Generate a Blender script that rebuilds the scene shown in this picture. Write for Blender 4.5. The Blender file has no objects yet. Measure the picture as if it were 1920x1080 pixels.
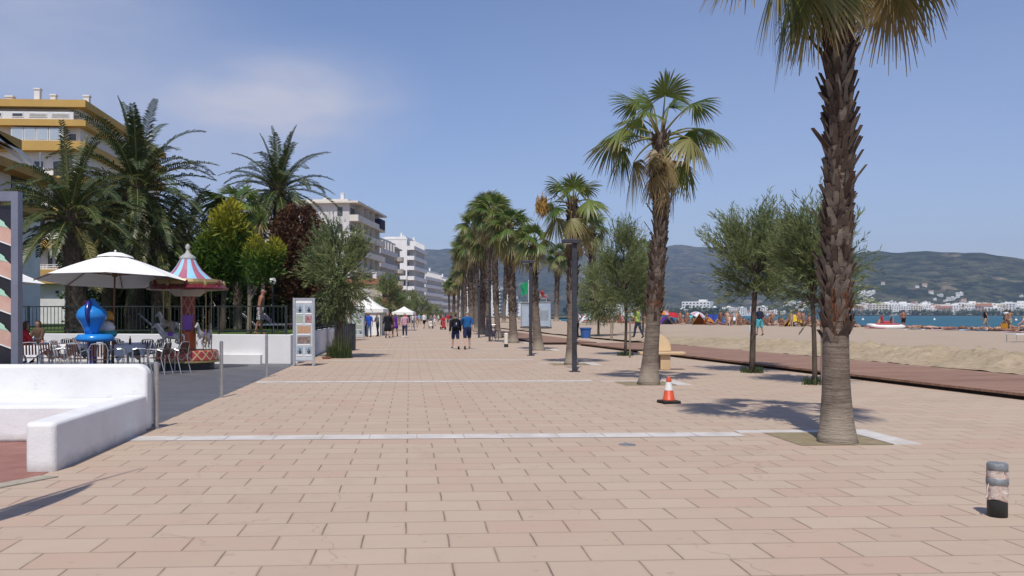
import bpy, math, random
from mathutils import Vector, Matrix, noise
D = bpy.data
SC = bpy.context.scene
COL = SC.collection
R = math.radians
# ------------------------------------------------------------------ camera
F, EYE, PCX, PCY, YAW = 1650.0, 1.6, 854.5, 590.0, R(3.0)
cam = D.cameras.new("Camera")
cam.sensor_width = 36.0
cam.lens = 36.0 * F / 1920.0
cam.shift_x = (960 - PCX) / 1920.0
cam.shift_y = (PCY - 540) / 1920.0
cam.clip_start = 0.05
cam.clip_end = 20000
camo = D.objects.new("Camera", cam)
camo.location = (0, 0, EYE)
camo.rotation_euler = (R(90), 0, -YAW)
COL.objects.link(camo)
SC.camera = camo

# ------------------------------------------------------------------ sun and sky
SUN_EL = R(58)
sdir = Vector((0.22 * math.cos(SUN_EL), 0.975 * math.cos(SUN_EL), -math.sin(SUN_EL))).normalized()
sun = D.lights.new("Sun", 'SUN')
sun.energy = 4.15
sun.angle = R(0.53)
sun.color = (1.0, 0.945, 0.86)
suno = D.objects.new("Sun", sun)
suno.rotation_euler = sdir.to_track_quat('-Z', 'Y').to_euler()
suno.location = (-20, -60, 90)
COL.objects.link(suno)

W = D.worlds.new("World")
SC.world = W
W.use_nodes = True
wt = W.node_tree
wt.nodes.clear()
def wn(t, **k):
    n = wt.nodes.new(t)
    for a, b in k.items():
        setattr(n, a, b)
    return n
sky = wn('ShaderNodeTexSky', sky_type='NISHITA')
sky.sun_disc = False
sky.sun_elevation = SUN_EL
sky.sun_rotation = math.atan2(-sdir.x, -sdir.y)
sky.altitude = 0
sky.air_density = 1.0
sky.dust_density = 0.6
sky.ozone_density = 3.2
tint = wn('ShaderNodeMix', data_type='RGBA', blend_type='MULTIPLY')
tint.inputs[0].default_value = 1.0
tint.inputs[7].default_value = (0.93, 0.885, 1.0, 1)
wt.links.new(sky.outputs[0], tint.inputs[6])
geo = wn('ShaderNodeTexCoord')
def soft(direction, r0, r1):
    """1 near a direction of the sky, 0 away from it"""
    d = wn('ShaderNodeVectorMath', operation='DISTANCE')
    mp = wn('ShaderNodeVectorMath', operation='MULTIPLY')
    mp.inputs[1].default_value = (1, 1, 1.9)
    wt.links.new(geo.outputs['Generated'], mp.inputs[0])
    wt.links.new(mp.outputs[0], d.inputs[0])
    d.inputs[1].default_value = (direction.x, direction.y, direction.z * 1.9)
    m = wn('ShaderNodeMapRange', interpolation_type='SMOOTHSTEP')
    m.inputs[1].default_value = r0
    m.inputs[2].default_value = r1
    m.inputs[3].default_value = 1
    m.inputs[4].default_value = 0
    wt.links.new(d.outputs['Value'], m.inputs[0])
    return m.outputs[0]
def wmath(op, a, b):
    n = wn('ShaderNodeMath', operation=op)
    n.use_clamp = True
    for i, x in enumerate((a, b)):
        if isinstance(x, (int, float)):
            n.inputs[i].default_value = x
        else:
            wt.links.new(x, n.inputs[i])
    return n.outputs[0]
def ray(px, py):
    u, v = (px - PCX) / F, (PCY - py) / F
    return Vector((math.cos(YAW) * u + math.sin(YAW), -math.sin(YAW) * u + math.cos(YAW), v))
nz = wn('ShaderNodeTexNoise')
nz.inputs['Scale'].default_value = 9
nz.inputs['Detail'].default_value = 7
nz.inputs['Roughness'].default_value = 0.5
nz.inputs['Distortion'].default_value = 0.25
mpn = wn('ShaderNodeMapping')
mpn.inputs['Scale'].default_value = (0.8, 0.8, 2.2)
wt.links.new(geo.outputs['Generated'], mpn.inputs[0])
wt.links.new(mpn.outputs[0], nz.inputs['Vector'])
ramp = wn('ShaderNodeMapRange')
ramp.inputs[1].default_value = 0.30
ramp.inputs[2].default_value = 0.62
wt.links.new(nz.outputs[0], ramp.inputs[0])
c1 = soft(ray(575, 195).normalized(), 0.0, 0.165)
c1b = soft(ray(470, 190).normalized(), 0.0, 0.13)
c2 = soft(ray(40, 60).normalized(), 0.0, 0.30)
c3 = soft(ray(400, 290).normalized(), 0.0, 0.22)
c4 = soft(ray(1650, 230).normalized(), 0.1, 0.55)
m1 = wmath('MULTIPLY', wmath('ADD', wmath('MULTIPLY', c1, 0.75), wmath('MULTIPLY', c1b, 0.4)), wmath('ADD', wmath('MULTIPLY', ramp.outputs[0], 0.75), 0.25))
m2 = wmath('MULTIPLY', wmath('ADD', wmath('MULTIPLY', c2, 0.6), wmath('ADD', wmath('MULTIPLY', c3, 0.5), wmath('MULTIPLY', c4, 0.12))), wmath('ADD', wmath('MULTIPLY', ramp.outputs[0], 0.5), 0.5))
mm = wmath('MULTIPLY', wmath('ADD', m1, m2), 1.05)
cl = wn('ShaderNodeMix', data_type='RGBA')
cl.inputs[7].default_value = (4.5, 4.65, 5.6, 1)
wt.links.new(mm, cl.inputs[0])
wt.links.new(tint.outputs[2], cl.inputs[6])
bg = wn('ShaderNodeBackground')
SKY_STRENGTH = 0.126
bg.inputs[1].default_value = SKY_STRENGTH
wt.links.new(cl.outputs[2], bg.inputs[0])
wo = wn('ShaderNodeOutputWorld')
wt.links.new(bg.outputs[0], wo.inputs[0])

SC.view_settings.view_transform = 'Standard'
SC.view_settings.look = 'None'
SC.view_settings.exposure = 0.0
SC.view_settings.gamma = 1.0
SC.cycles.max_bounces = 6
SC.cycles.transparent_max_bounces = 8
SC.cycles.volume_bounces = 0
SC.cycles.use_denoising = True

# ------------------------------------------------------------------ pixel -> place
def G(px, py, z=0.0):
    d = ray(px, py)
    t = (z - EYE) / d.z
    return Vector((d.x * t, d.y * t, z))
def A(px, py, Y):
    d = ray(px, py)
    t = Y / d.y
    return Vector((d.x * t, Y, EYE + d.z * t))
def XA(px, Y):
    return A(px, 590, Y).x
def ZA(py, Y, px=800):
    return A(px, py, Y).z

# ------------------------------------------------------------------ helpers
def tag(o, label=None, cat=None, group=None, kind=None):
    if label: o['label'] = label
    if cat: o['category'] = cat
    if group: o['group'] = group
    if kind: o['kind'] = kind
    return o
def thing(name, label, cat, loc=(0, 0, 0), rz=0.0, group=None, s=1.0):
    o = D.objects.new(name, None)
    o.empty_display_size = 0.2
    o.location = loc
    o.rotation_euler = (0, 0, rz)
    o.scale = (s, s, s)
    COL.objects.link(o)
    return tag(o, label, cat, group)
def copy_tree(o, parent=None):
    c = o.copy()
    COL.objects.link(c)
    if parent is not None:
        c.parent = parent
    for ch in list(o.children):
        copy_tree(ch, c)
    return c
def again(proto, loc, rz=0.0, s=None, label=None, group=None):
    c = copy_tree(proto)
    c.location = loc
    c.rotation_euler = (0, 0, rz)
    if s is not None: c.scale = (s, s, s) if not hasattr(s, '__len__') else s
    if label: c['label'] = label
    if group: c['group'] = group
    return c

class MB:
    def __init__(s):
        s.v, s.f, s.m, s.c = [], [], [], []
        s.has_c = False
    def vert(s, p, c=None):
        s.v.append((p[0], p[1], p[2]))
        if c is not None: s.has_c = True
        s.c.append(c or (0, 0, 0))
        return len(s.v) - 1
    def face(s, idx, m=0):
        s.f.append(tuple(idx)); s.m.append(m)
    def poly(s, pts, m=0, c=None):
        s.face([s.vert(p, c) for p in pts], m)
    def box(s, cx, cy, z0, sx, sy, sz, m=0, rz=0.0):
        ca, sa = math.cos(rz), math.sin(rz)
        b = len(s.v)
        for z in (z0, z0 + sz):
            for x, y in ((-.5, -.5), (.5, -.5), (.5, .5), (-.5, .5)):
                x *= sx; y *= sy
                s.vert((cx + x * ca - y * sa, cy + x * sa + y * ca, z))
        for q in ((3, 2, 1, 0), (4, 5, 6, 7), (0, 1, 5, 4), (1, 2, 6, 5), (2, 3, 7, 6), (3, 0, 4, 7)):
            s.face([b + i for i in q], m)
        return s
    def prism(s, pts, z0, z1, m=0, mtop=None):
        n = len(pts); b = len(s.v)
        for z in (z0, z1):
            for p in pts: s.vert((p[0], p[1], z))
        s.face([b + i for i in range(n)][::-1], m)
        s.face([b + n + i for i in range(n)], m if mtop is None else mtop)
        for i in range(n):
            j = (i + 1) % n
            s.face((b + i, b + j, b + n + j, b + n + i), m)
        return s
    def tube(s, pts, rad, n=8, m=0, cap=True, c=None):
        pts = [Vector(p) for p in pts]
        if not hasattr(rad, '__len__'): rad = [rad] * len(pts)
        k = len(pts); b = len(s.v)
        ref = None
        for i, p in enumerate(pts):
            t = (pts[min(i + 1, k - 1)] - pts[max(i - 1, 0)]).normalized()
            if ref is None:
                ref = Vector((0, 0, 1)) if abs(t.z) < .9 else Vector((1, 0, 0))
            u = t.cross(ref).normalized(); w = u.cross(t).normalized()
            ref = w
            for a in range(n):
                th = 2 * math.pi * a / n
                s.vert(p + (u * math.cos(th) + w * math.sin(th)) * rad[i], c)
        for i in range(k - 1):
            for a in range(n):
                a2 = (a + 1) % n
                s.face((b + i * n + a, b + i * n + a2, b + (i + 1) * n + a2, b + (i + 1) * n + a), m)
        if cap:
            s.face([b + a for a in range(n)][::-1], m)
            s.face([b + (k - 1) * n + a for a in range(n)], m)
        return s
    def lathe(s, prof, n=24, c=(0, 0, 0), m=0, mf=None, a0=0.0):
        b = len(s.v); k = len(prof)
        for r, z in prof:
            for a in range(n):
                th = a0 + 2 * math.pi * a / n
                s.vert((c[0] + r * math.cos(th), c[1] + r * math.sin(th), c[2] + z))
        for i in range(k - 1):
            for a in range(n):
                a2 = (a + 1) % n
                s.face((b + i * n + a, b + i * n + a2, b + (i + 1) * n + a2, b + (i + 1) * n + a), mf(i, a) if mf else m)
        return s
    def grid(s, fn, nu, nv, m=0, cf=None):
        b = len(s.v)
        for j in range(nv + 1):
            for i in range(nu + 1):
                p = fn(i / nu, j / nv)
                s.vert(p, cf(i / nu, j / nv) if cf else None)
        for j in range(nv):
            for i in range(nu):
                a = b + j * (nu + 1) + i
                s.face((a, a + 1, a + nu + 2, a + nu + 1), m)
        return s
    def build(s, name, mats, parent=None, smooth=False, bevel=0.0, loc=None, kind=None, rz=0.0):
        me = D.meshes.new(name)
        me.from_pydata(s.v, [], s.f)
        if not isinstance(mats, (list, tuple)): mats = [mats]
        for q in mats: me.materials.append(q)
        if len(mats) > 1: me.polygons.foreach_set('material_index', s.m)
        if smooth: me.polygons.foreach_set('use_smooth', [True] * len(s.f))
        if s.has_c:
            at = me.color_attributes.new('tint', 'FLOAT_COLOR', 'POINT')
            flat = []
            for q in s.c: flat += [q[0], q[1], q[2], 1.0]
            at.data.foreach_set('color', flat)
        me.update()
        o = D.objects.new(name, me)
        COL.objects.link(o)
        if parent is not None: o.parent = parent
        if loc is not None: o.location = loc
        if rz: o.rotation_euler = (0, 0, rz)
        if bevel > 0:
            bv = o.modifiers.new("bevel", 'BEVEL')
            bv.width = bevel; bv.segments = 2 if bevel < .04 else 5; bv.limit_method = 'ANGLE'
        if kind: o['kind'] = kind
        return o
def part(name, parent, mats, fn, **k):
    mb = MB(); fn(mb)
    return mb.build(name, mats, parent, **k)

# ------------------------------------------------------------------ materials
class NT:
    def __init__(s, name):
        s.mat = D.materials.new(name)
        s.mat.use_nodes = True
        s.t = s.mat.node_tree
        s.bsdf = s.t.nodes['Principled BSDF']
        s.out = s.t.nodes['Material Output']
    def n(s, typ, ins=None, **k):
        x = s.t.nodes.new(typ)
        for a, b in k.items(): setattr(x, a, b)
        for a, b in (ins or {}).items():
            if hasattr(b, 'is_output') or isinstance(b, bpy.types.NodeSocket): s.t.links.new(b, x.inputs[a])
            else: x.inputs[a].default_value = b
        return x
    def noise(s, scale, detail=4, rough=.55, vec=None, dist=0.0):
        x = s.n('ShaderNodeTexNoise', {'Scale': scale, 'Detail': detail, 'Roughness': rough, 'Distortion': dist})
        if vec is not None: s.t.links.new(vec, x.inputs['Vector'])
        return x.outputs[0]
    def pos(s, scale=None, obj=False):
        o = s.n('ShaderNodeTexCoord').outputs['Object'] if obj else s.n('ShaderNodeNewGeometry').outputs['Position']
        if scale is not None:
            o = s.n('ShaderNodeVectorMath', {0: o, 1: scale}, operation='MULTIPLY').outputs[0]
        return o
    def rng(s, v, a, b, c=0.0, d=1.0):
        return s.n('ShaderNodeMapRange', {0: v, 1: a, 2: b, 3: c, 4: d}).outputs[0]
    def math(s, op, a, b=0.0):
        return s.n('ShaderNodeMath', {0: a, 1: b}, operation=op).outputs[0]
    def mix(s, f, a, b, mode='MIX'):
        x = s.n('ShaderNodeMix', data_type='RGBA', blend_type=mode)
        for i, v in ((0, f), (6, a), (7, b)):
            if isinstance(v, bpy.types.NodeSocket): s.t.links.new(v, x.inputs[i])
            elif i == 0: x.inputs[0].default_value = v
            else: x.inputs[i].default_value = (v[0], v[1], v[2], 1)
        return x.outputs[2]
    def set(s, **k):
        names = {'col': 'Base Color', 'rough': 'Roughness', 'metal': 'Metallic', 'spec': 'Specular IOR Level', 'normal': 'Normal', 'trans': 'Transmission Weight', 'alpha': 'Alpha', 'coat': 'Coat Weight'}
        for a, v in k.items():
            i = s.bsdf.inputs[names[a]]
            if isinstance(v, bpy.types.NodeSocket): s.t.links.new(v, i)
            elif a == 'col': i.default_value = (v[0], v[1], v[2], 1)
            else: i.default_value = v
        return s
    def bump(s, h, strength=.4, dist=.01):
        b = s.n('ShaderNodeBump', {'Height': h, 'Strength': strength, 'Distance': dist})
        s.t.links.new(b.outputs[0], s.bsdf.inputs['Normal'])
        return s
def pm(name, col, col2=None, scale=6.0, rough=.75, spec=.3, metal=0.0, bump=0.0, bscale=40.0, obj=True, amt=1.0, stretch=None):
    """plain surface with uneven colour, some roughness change and a fine bump"""
    t = NT(name)
    if col2 is None: col2 = tuple(c * .78 for c in col)
    p = t.pos(stretch, obj=obj)
    f = t.rng(t.noise(scale, 6, .6, p), .35, .68, 0, amt)
    t.set(col=t.mix(f, col, col2), spec=spec, metal=metal, rough=t.rng(t.noise(scale * 2.3, 3, .5, p), .3, .7, max(0.02, rough - .08), min(1, rough + .08)))
    if bump: t.bump(t.noise(bscale, 5, .6, p), bump, .01)
    return t.mat
def leafmat(name, a, b, dead=(.30, .22, .12), trans=.25, rough=.5, spec=.35, a3=None):
    t = NT(name)
    at = t.n('ShaderNodeAttribute', attribute_name='tint')
    sp = t.n('ShaderNodeSeparateColor', {0: at.outputs[0]})
    c = t.mix(sp.outputs[0], a, b)
    if a3: c = t.mix(sp.outputs[2], c, a3)
    c = t.mix(sp.outputs[1], c, dead)
    t.set(col=c, rough=rough, spec=spec)
    tl = t.n('ShaderNodeBsdfTranslucent', {0: c})
    ms = t.n('ShaderNodeMixShader', {0: trans, 1: t.bsdf.outputs[0], 2: tl.outputs[0]})
    t.t.links.new(ms.outputs[0], t.out.inputs[0])
    return t.mat
# ------------------------------------------------------------------ the setting
def mat_paving():
    t = NT("paving")
    p = t.pos()
    off = t.n('ShaderNodeVectorMath', {0: p, 1: (0.02, 0.0, 0)}, operation='ADD').outputs[0]
    wob = t.n('ShaderNodeVectorMath', {0: t.n('ShaderNodeTexNoise', {'Vector': p, 'Scale': 3.0, 'Detail': 2}).outputs[1], 1: (0.016, 0.012, 0)}, operation='MULTIPLY').outputs[0]
    v = t.n('ShaderNodeVectorMath', {0: off, 1: wob}, operation='ADD').outputs[0]
    def brick(mortar, smooth):
        b = t.n('ShaderNodeTexBrick', {'Vector': v, 'Color1': (0, 0, 0, 1), 'Color2': (1, 1, 1, 1), 'Mortar': (0, 0, 0, 1), 'Scale': 1.0, 'Mortar Size': mortar, 'Mortar Smooth': smooth, 'Bias': 0.0, 'Brick Width': 0.606, 'Row Height': 0.378})
        b.offset = 0.5
        return b
    b = brick(0.007, 0.2)
    soil = brick(0.03, 1.0)
    rnd = b.outputs[0]
    base = t.mix(rnd, (.475, .370, .278), (.432, .328, .246))
    pink = t.rng(t.noise(0.42, 3, .6, p), .46, .60)
    sel = t.math('MULTIPLY', t.rng(rnd, .50, .58), pink)
    base = t.mix(t.math('MULTIPLY', sel, .6), base, (.465, .305, .235))
    big = t.rng(t.noise(0.25, 5, .65, p), .35, .7)
    base = t.mix(t.math('MULTIPLY', big, .35), base, (.43, .335, .255))
    stain = t.rng(t.noise(.8, 7, .72, p, .6), .56, .70)
    base = t.mix(t.math('MULTIPLY', stain, .30), base, (.30, .225, .17))
    blot = t.rng(t.noise(2.2, 6, .7, p), .45, .8)
    base = t.mix(t.math('MULTIPLY', blot, .28), base, (.37, .28, .215))
    fine = t.rng(t.noise(90, 3, .6, p), .3, .75)
    base = t.mix(t.math('MULTIPLY', fine, .22), base, (.52, .41, .32))
    spots = t.rng(t.noise(7, 2, .4, p), .69, .74)
    base = t.mix(t.math('MULTIPLY', spots, .22), base, (.22, .165, .13))
    sx = t.n('ShaderNodeSeparateXYZ', {0: p}).outputs[0]
    drift = t.math('MULTIPLY', t.rng(sx, 4.5, 13.0), t.rng(t.noise(.7, 7, .72, t.n('ShaderNodeVectorMath', {0: p, 1: (.45, 1.3, 1)}, operation='MULTIPLY').outputs[0], .5), .42, .66))
    gum = t.n('ShaderNodeTexVoronoi', {'Vector': p, 'Scale': 1.7})
    base = t.mix(t.math('MULTIPLY', t.rng(gum.outputs['Distance'], .026, .038, 1, 0), .22), base, (.20, .155, .125))
    # hairline cracks across single slabs
    vo = t.n('ShaderNodeTexVoronoi', {'Vector': t.n('ShaderNodeVectorMath', {0: p, 1: t.n('ShaderNodeVectorMath', {0: t.n('ShaderNodeTexNoise', {'Vector': p, 'Scale': 5.0}).outputs[1], 1: (.35, .35, 0)}, operation='MULTIPLY').outputs[0]}, operation='ADD').outputs[0], 'Scale': 0.55}, feature='DISTANCE_TO_EDGE')
    crack = t.rng(vo.outputs[0], 0.0, 0.006, 1, 0)
    crack = t.math('MULTIPLY', crack, t.rng(t.noise(0.6, 2, .5, p), .50, .58))
    base = t.mix(t.math('MULTIPLY', crack, .38), base, (.22, .15, .11))
    # dirt in and beside the joints, in patches
    base = t.mix(t.math('MULTIPLY', soil.outputs[1], t.rng(t.noise(1.4, 4, .6, p), .3, .7, .12, .32)), base, (.30, .215, .165))
    joint = t.math('MULTIPLY', b.outputs[1], t.rng(t.noise(2.6, 4, .65, p), .3, .66, .40, .95))
    vy = t.math('FRACT', t.math('DIVIDE', t.n('ShaderNodeSeparateXYZ', {0: v}).outputs[1], .378))
    course = t.rng(t.math('ABSOLUTE', t.math('SUBTRACT', vy, .5)), .46, .48)
    joint = t.math('MULTIPLY', joint, t.math('SUBTRACT', 1.0, t.math('MULTIPLY', course, .38)))
    base = t.mix(joint, base, (.165, .12, .09))
    base = t.mix(t.math('MULTIPLY', drift, .75), base, (.47, .375, .285))      # sand blown in from the beach
    t.set(col=base, rough=t.rng(fine, 0, 1, .78, .9), spec=.25)
    h = t.math('SUBTRACT', t.math('MULTIPLY', t.noise(60, 4, .6, p), .12), t.math('MULTIPLY', b.outputs[1], 1.0))
    t.bump(t.math('ADD', h, t.math('MULTIPLY', rnd, .12)), .5, .008)
    return t.mat
def mat_sand(name, c1, c2, rough_scale=14, bump=.6, dark=.38):
    t = NT(name)
    p = t.pos()
    f = t.rng(t.noise(.35, 6, .65, p), .3, .7)
    g = t.rng(t.noise(rough_scale, 5, .65, p), .3, .72)
    c = t.mix(f, c1, c2)
    c = t.mix(t.math('MULTIPLY', g, dark), c, tuple(x * .62 for x in c2))
    c = t.mix(t.math('MULTIPLY', t.rng(t.noise(3.3, 3, .5, p), .66, .74), .4), c, (.17, .13, .09))
    t.set(col=c, rough=.95, spec=.1)
    ft = t.n('ShaderNodeTexVoronoi', {'Vector': p, 'Scale': 2.3, 'Randomness': 1.0}).outputs['Distance']
    t.bump(t.math('ADD', t.noise(rough_scale * .6, 6, .7, p), t.math('MULTIPLY', t.rng(ft, .0, .4), .55)), bump, .09)
    return t.mat
M = {}
M['paving'] = mat_paving()
M['white_stone'] = pm('white_stone', (.60, .57, .54), (.46, .42, .38), 3, .8, bump=.2, obj=False)
M['soil'] = pm('soil', (.30, .235, .15), (.20, .17, .09), 7, .95, bump=.8, obj=False)
M['sand'] = mat_sand('sand', (.47, .375, .285), (.415, .325, .245), 11, .5)
M['dune'] = mat_sand('dune', (.52, .42, .30), (.37, .29, .19), 4.5, 1.0, .62)
def mat_deck():
    t = NT("boardwalk")
    p = t.pos(obj=True)
    sx = t.n('ShaderNodeSeparateXYZ', {0: p}).outputs
    k = t.math('DIVIDE', sx[1], .145)
    fr = t.math('FRACT', k)
    idx = t.math('FLOOR', k)
    gap = t.rng(t.math('ABSOLUTE', t.math('SUBTRACT', fr, .5)), .455, .475)
    w = t.n('ShaderNodeTexWhiteNoise', {1: idx}, noise_dimensions='1D').outputs[0]
    c = t.mix(w, (.36, .20, .128), (.225, .122, .08))
    wear = t.rng(t.noise(.9, 6, .7, t.n('ShaderNodeVectorMath', {0: p, 1: (1, 2.5, 1)}, operation='MULTIPLY').outputs[0]), .42, .72)
    c = t.mix(t.math('MULTIPLY', wear, .6), c, (.37, .26, .19))
    c = t.mix(t.math('MULTIPLY', t.rng(t.noise(22, 3, .5, t.n('ShaderNodeVectorMath', {0: p, 1: (.12, 1, 1)}, operation='MULTIPLY').outputs[0]), .35, .7), .35), c, (.15, .075, .055))
    sandy = t.math('MULTIPLY', t.rng(t.noise(1.2, 5, .7, p), .55, .7), t.rng(sx[0], 2.9, 4.1))
    c = t.mix(sandy, c, (.40, .30, .20))
    c = t.mix(t.math('MULTIPLY', gap, .8), c, (.03, .018, .014))
    t.set(col=c, rough=.7, spec=.3)
    t.bump(t.math('SUBTRACT', t.math('MULTIPLY', t.noise(30, 4), .3), gap), .5, .01)
    return t.mat
M['deck'] = mat_deck()
M['dark_edge'] = pm('dark_edge', (.06, .04, .032), (.035, .025, .02), 9, .85)
def mat_slate():
    t = NT("slate_tiles")
    p = t.pos()
    b = t.n('ShaderNodeTexBrick', {'Vector': p, 'Color1': (0, 0, 0, 1), 'Color2': (1, 1, 1, 1), 'Mortar': (0, 0, 0, 1), 'Scale': 1, 'Mortar Size': .008, 'Mortar Smooth': .1, 'Brick Width': .6, 'Row Height': .4})
    b.offset = .5
    c = t.mix(b.outputs[0], (.118, .118, .13), (.088, .088, .10))
    c = t.mix(t.math('MULTIPLY', t.rng(t.noise(1.1, 6, .65, p), .4, .72), .5), c, (.17, .165, .17))
    c = t.mix(t.math('MULTIPLY', b.outputs[1], .7), c, (.16, .155, .155))
    t.set(col=c, rough=.55, spec=.4)
    t.bump(t.math('SUBTRACT', t.noise(35, 4), b.outputs[1]), .35, .006)
    return t.mat
M['slate'] = mat_slate()
def mat_redtile():
    t = NT("red_tiles")
    p = t.pos()
    b = t.n('ShaderNodeTexBrick', {'Vector': p, 'Color1': (0, 0, 0, 1), 'Color2': (1, 1, 1, 1), 'Mortar': (0, 0, 0, 1), 'Scale': 1, 'Mortar Size': .006, 'Brick Width': .28, 'Row Height': .14})
    c = t.mix(b.outputs[0], (.30, .125, .095), (.235, .095, .075))
    c = t.mix(t.math('MULTIPLY', t.rng(t.noise(3, 5, .6, p), .4, .7), .5), c, (.33, .19, .15))
    c = t.mix(t.math('MULTIPLY', b.outputs[1], .6), c, (.20, .13, .11))
    t.set(col=c, rough=.7)
    return t.mat
M['redtile'] = mat_redtile()
M['lawn'] = pm('lawn', (.085, .135, .03), (.05, .09, .02), 2.5, .9, bump=1.0, bscale=60, obj=False)
M['earth'] = pm('earth', (.10, .11, .06), (.06, .075, .04), .02, .95, obj=False)

def sheet(name, pts, z, mat, kind='structure'):
    mb = MB()
    mb.poly([(x, y, z) for x, y in pts])
    return mb.build(name, mat, kind=kind)
sheet('ground', [(-7000, -300), (7000, -300), (7000, 7500), (-7000, 7500)], -2.2, M['earth'])
# paved seafront: follows the gentle bend of the promenade to the right
def edge_x(Y):
    """line where paving and boardwalk end and sand begins"""
    T = ((-20, 18.6), (16, 15.2), (29, 14.4), (44, 13.0), (70, 11.4), (100, 10.2), (150, 11.2), (200, 14), (300, 27), (420, 50))
    for (a, b), (c, d) in zip(T, T[1:]):
        if Y <= c: return b + (d - b) * (Y - a) / (c - a)
    return T[-1][1]
ys = [-20, -5, 5, 16, 29, 44, 70, 100, 150, 200, 300, 420]
sheet('promenade', [(-90, -20)] + [(edge_x(y) + .6, y) for y in ys] + [(-90, 420)], 0.0, M['paving'])
for i, (Y, x0, x1) in enumerate(((11.55, -3.60, 4.42), (21.05, -3.62, 4.42), (31.0, -3.0, 4.4), (40.6, -2.9, 4.4), (50.3, -2.9, 4.4), (60, -2.9, 4.4), (69.7, -2.9, 4.4), (79.4, -2.9, 4.4), (89, -2.6, 4.6), (99, -2.3, 4.8))):
    n = 13
    mb = MB()
    for k in range(n):      # a row of pale slabs with thin joints
        a = x0 + (x1 - x0) * k / n; b_ = x0 + (x1 - x0) * (k + 1) / n - .012
        mb.poly([(a, Y - .21, .004), (b_, Y - .21, .004), (b_, Y + .21, .004), (a, Y + .21, .004)])
    mb.build('paving_band', M['white_stone'], kind='structure')
sheet('terrace_floor', [(-40, 12.4), (-3.68, 12.4), (-3.68, 28.9), (-40, 36)], .004, M['slate'])
sheet('patio_floor', [(-22, 7.35), (-4.6, 7.35), (-3.66, 8.9), (-3.66, 12.4), (-22, 12.4)], .004, M['redtile'])
mb = MB(); mb.prism([(-4.62, 7.2), (-4.40, 7.2), (-3.45, 8.85), (-3.64, 8.9)], 0, .012); mb.prism([(-22, 7.2), (-4.62, 7.2), (-4.62, 7.345), (-22, 7.345)], 0, .010)
mb.build('kerb', pm('old_kerb', (.40, .36, .29), (.28, .25, .19), 8, .9, bump=.4, obj=False), kind='structure')
# raised lawn behind the white wall
mb = MB(); mb.prism([(-3.95, 29.15), (-3.95, 57), (-5.5, 90), (-70, 90), (-70, 45)], -.2, .86)
mb.build('lawn', M['lawn'], kind='structure')

# tree pits (bare soil with a pale kerb along two sides)
PALM_BASE = [G(1570, 829), G(1216, 721), G(1071, 684), G(1010, 657), G(963, 643)]
for i, b in enumerate(PALM_BASE):
    x, y = b.x + .03, b.y + .28
    sheet('tree_pit', [(x - .62, y - .55), (x + .55, y - .55), (x + .55, y + .6), (x - .62, y + .6)], .005, M['soil'])
    mb = MB()
    mb.prism([(x - .95, y + .60), (x + .55, y + .60), (x + .55, y + .80), (x - .95, y + .80)], 0, .012)
    mb.prism([(x + .553, y - .55), (x + .90, y - .55), (x + .90, y + .80), (x + .553, y + .80)], 0, .013)
    mb.build('pit_kerb', M['white_stone'], kind='structure')

# the reddish boardwalk, two lengths
def deck(p0, p1, width, h):
    d = (Vector(p1) - Vector(p0)); L = d.length
    mb = MB()
    mb.box(width / 2, L / 2, h - .05, width, L, .05, 0)
    mb.box(width / 2 + .05, L / 2, 0, width - .2, L - .1, h - .052, 1)
    n = int(L / .145)
    o = mb.build('boardwalk', [M['deck'], M['dark_edge']], loc=(p0[0], p0[1], 0), kind='structure')
    o.rotation_euler = (0, 0, math.atan2(d.y, d.x) - math.pi / 2)
    return o
deck((12.15, 8.0), (8.75, 45.5), 4.1, .13)
deck((7.0, 46.5), (5.9, 78), 3.0, .13)

# beach: sand with a rough bank behind the boardwalk, then flat, then down to the water
def waterline(Y):
    T = ((-20, 66), (40, 60), (74, 53), (97, 51.5), (126, 43), (165, 36), (240, 36), (420, 66))
    for (a, b), (c, d) in zip(T, T[1:]):
        if Y <= c: return b + (d - b) * (Y - a) / (c - a)
    return T[-1][1]
def beach_z(x, Y):
    e, wl = edge_x(Y), waterline(Y)
    v = x - e
    z = .10 + .20 * min(1, max(0, v / 5.0))
    k = max(0, 1 - abs(Y - 26) / 26) ** .5 if Y < 52 else 0
    ridge = math.exp(-((v - 2.0) / 1.25) ** 2) * .31 * (k if Y > 26 else 1)
    n = noise.noise(Vector((x * .9, Y * .9, 0))) * .12 + noise.noise(Vector((x * 2.6, Y * 2.6, 3))) * .09
    lump = math.exp(-((v - 2.2) / 1.7) ** 2) * (k if Y > 26 else 1)
    z += ridge + lump * (n * 1.9 + noise.noise(Vector((x * 3.4, Y * 3.4, 9))) * .13 + max(0, noise.noise(Vector((x * 6.0, Y * 6.0, 5)))) * .14) + noise.noise(Vector((x * .25, Y * .25, 7))) * .04 + noise.noise(Vector((x * 1.2, Y * 1.2, 7))) * .012
    s = (x - (wl - 4)) / 12.0
    if s > 0: z -= 1.5 * min(1, s)
    return z
YS = []
y = -18.0
while y < 420:
    YS.append(y)
    y += .22 if 10 < y < 48 else (.8 if y < 110 else 4)
YS.append(420)
VS = [0, .3] + [.3 + i * .17 for i in range(1, 28)] + [5.5, 6.5, 8, 10, 12.5, 15, 18, 21, 24, 27, 30]
mb = MB()
for Y in YS:
    e, wl = edge_x(Y), waterline(Y)
    for v in VS:
        x = e + v
        mb.vert((x, Y, beach_z(x, Y)))
    for q in range(12):
        x = e + 30 + (wl + 9 - e - 30) * (q + 1) / 12 if wl - e > 26 else e + 30 + q * .6
        mb.vert((x, Y, beach_z(x, Y)))
nc = len(VS) + 12
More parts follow.
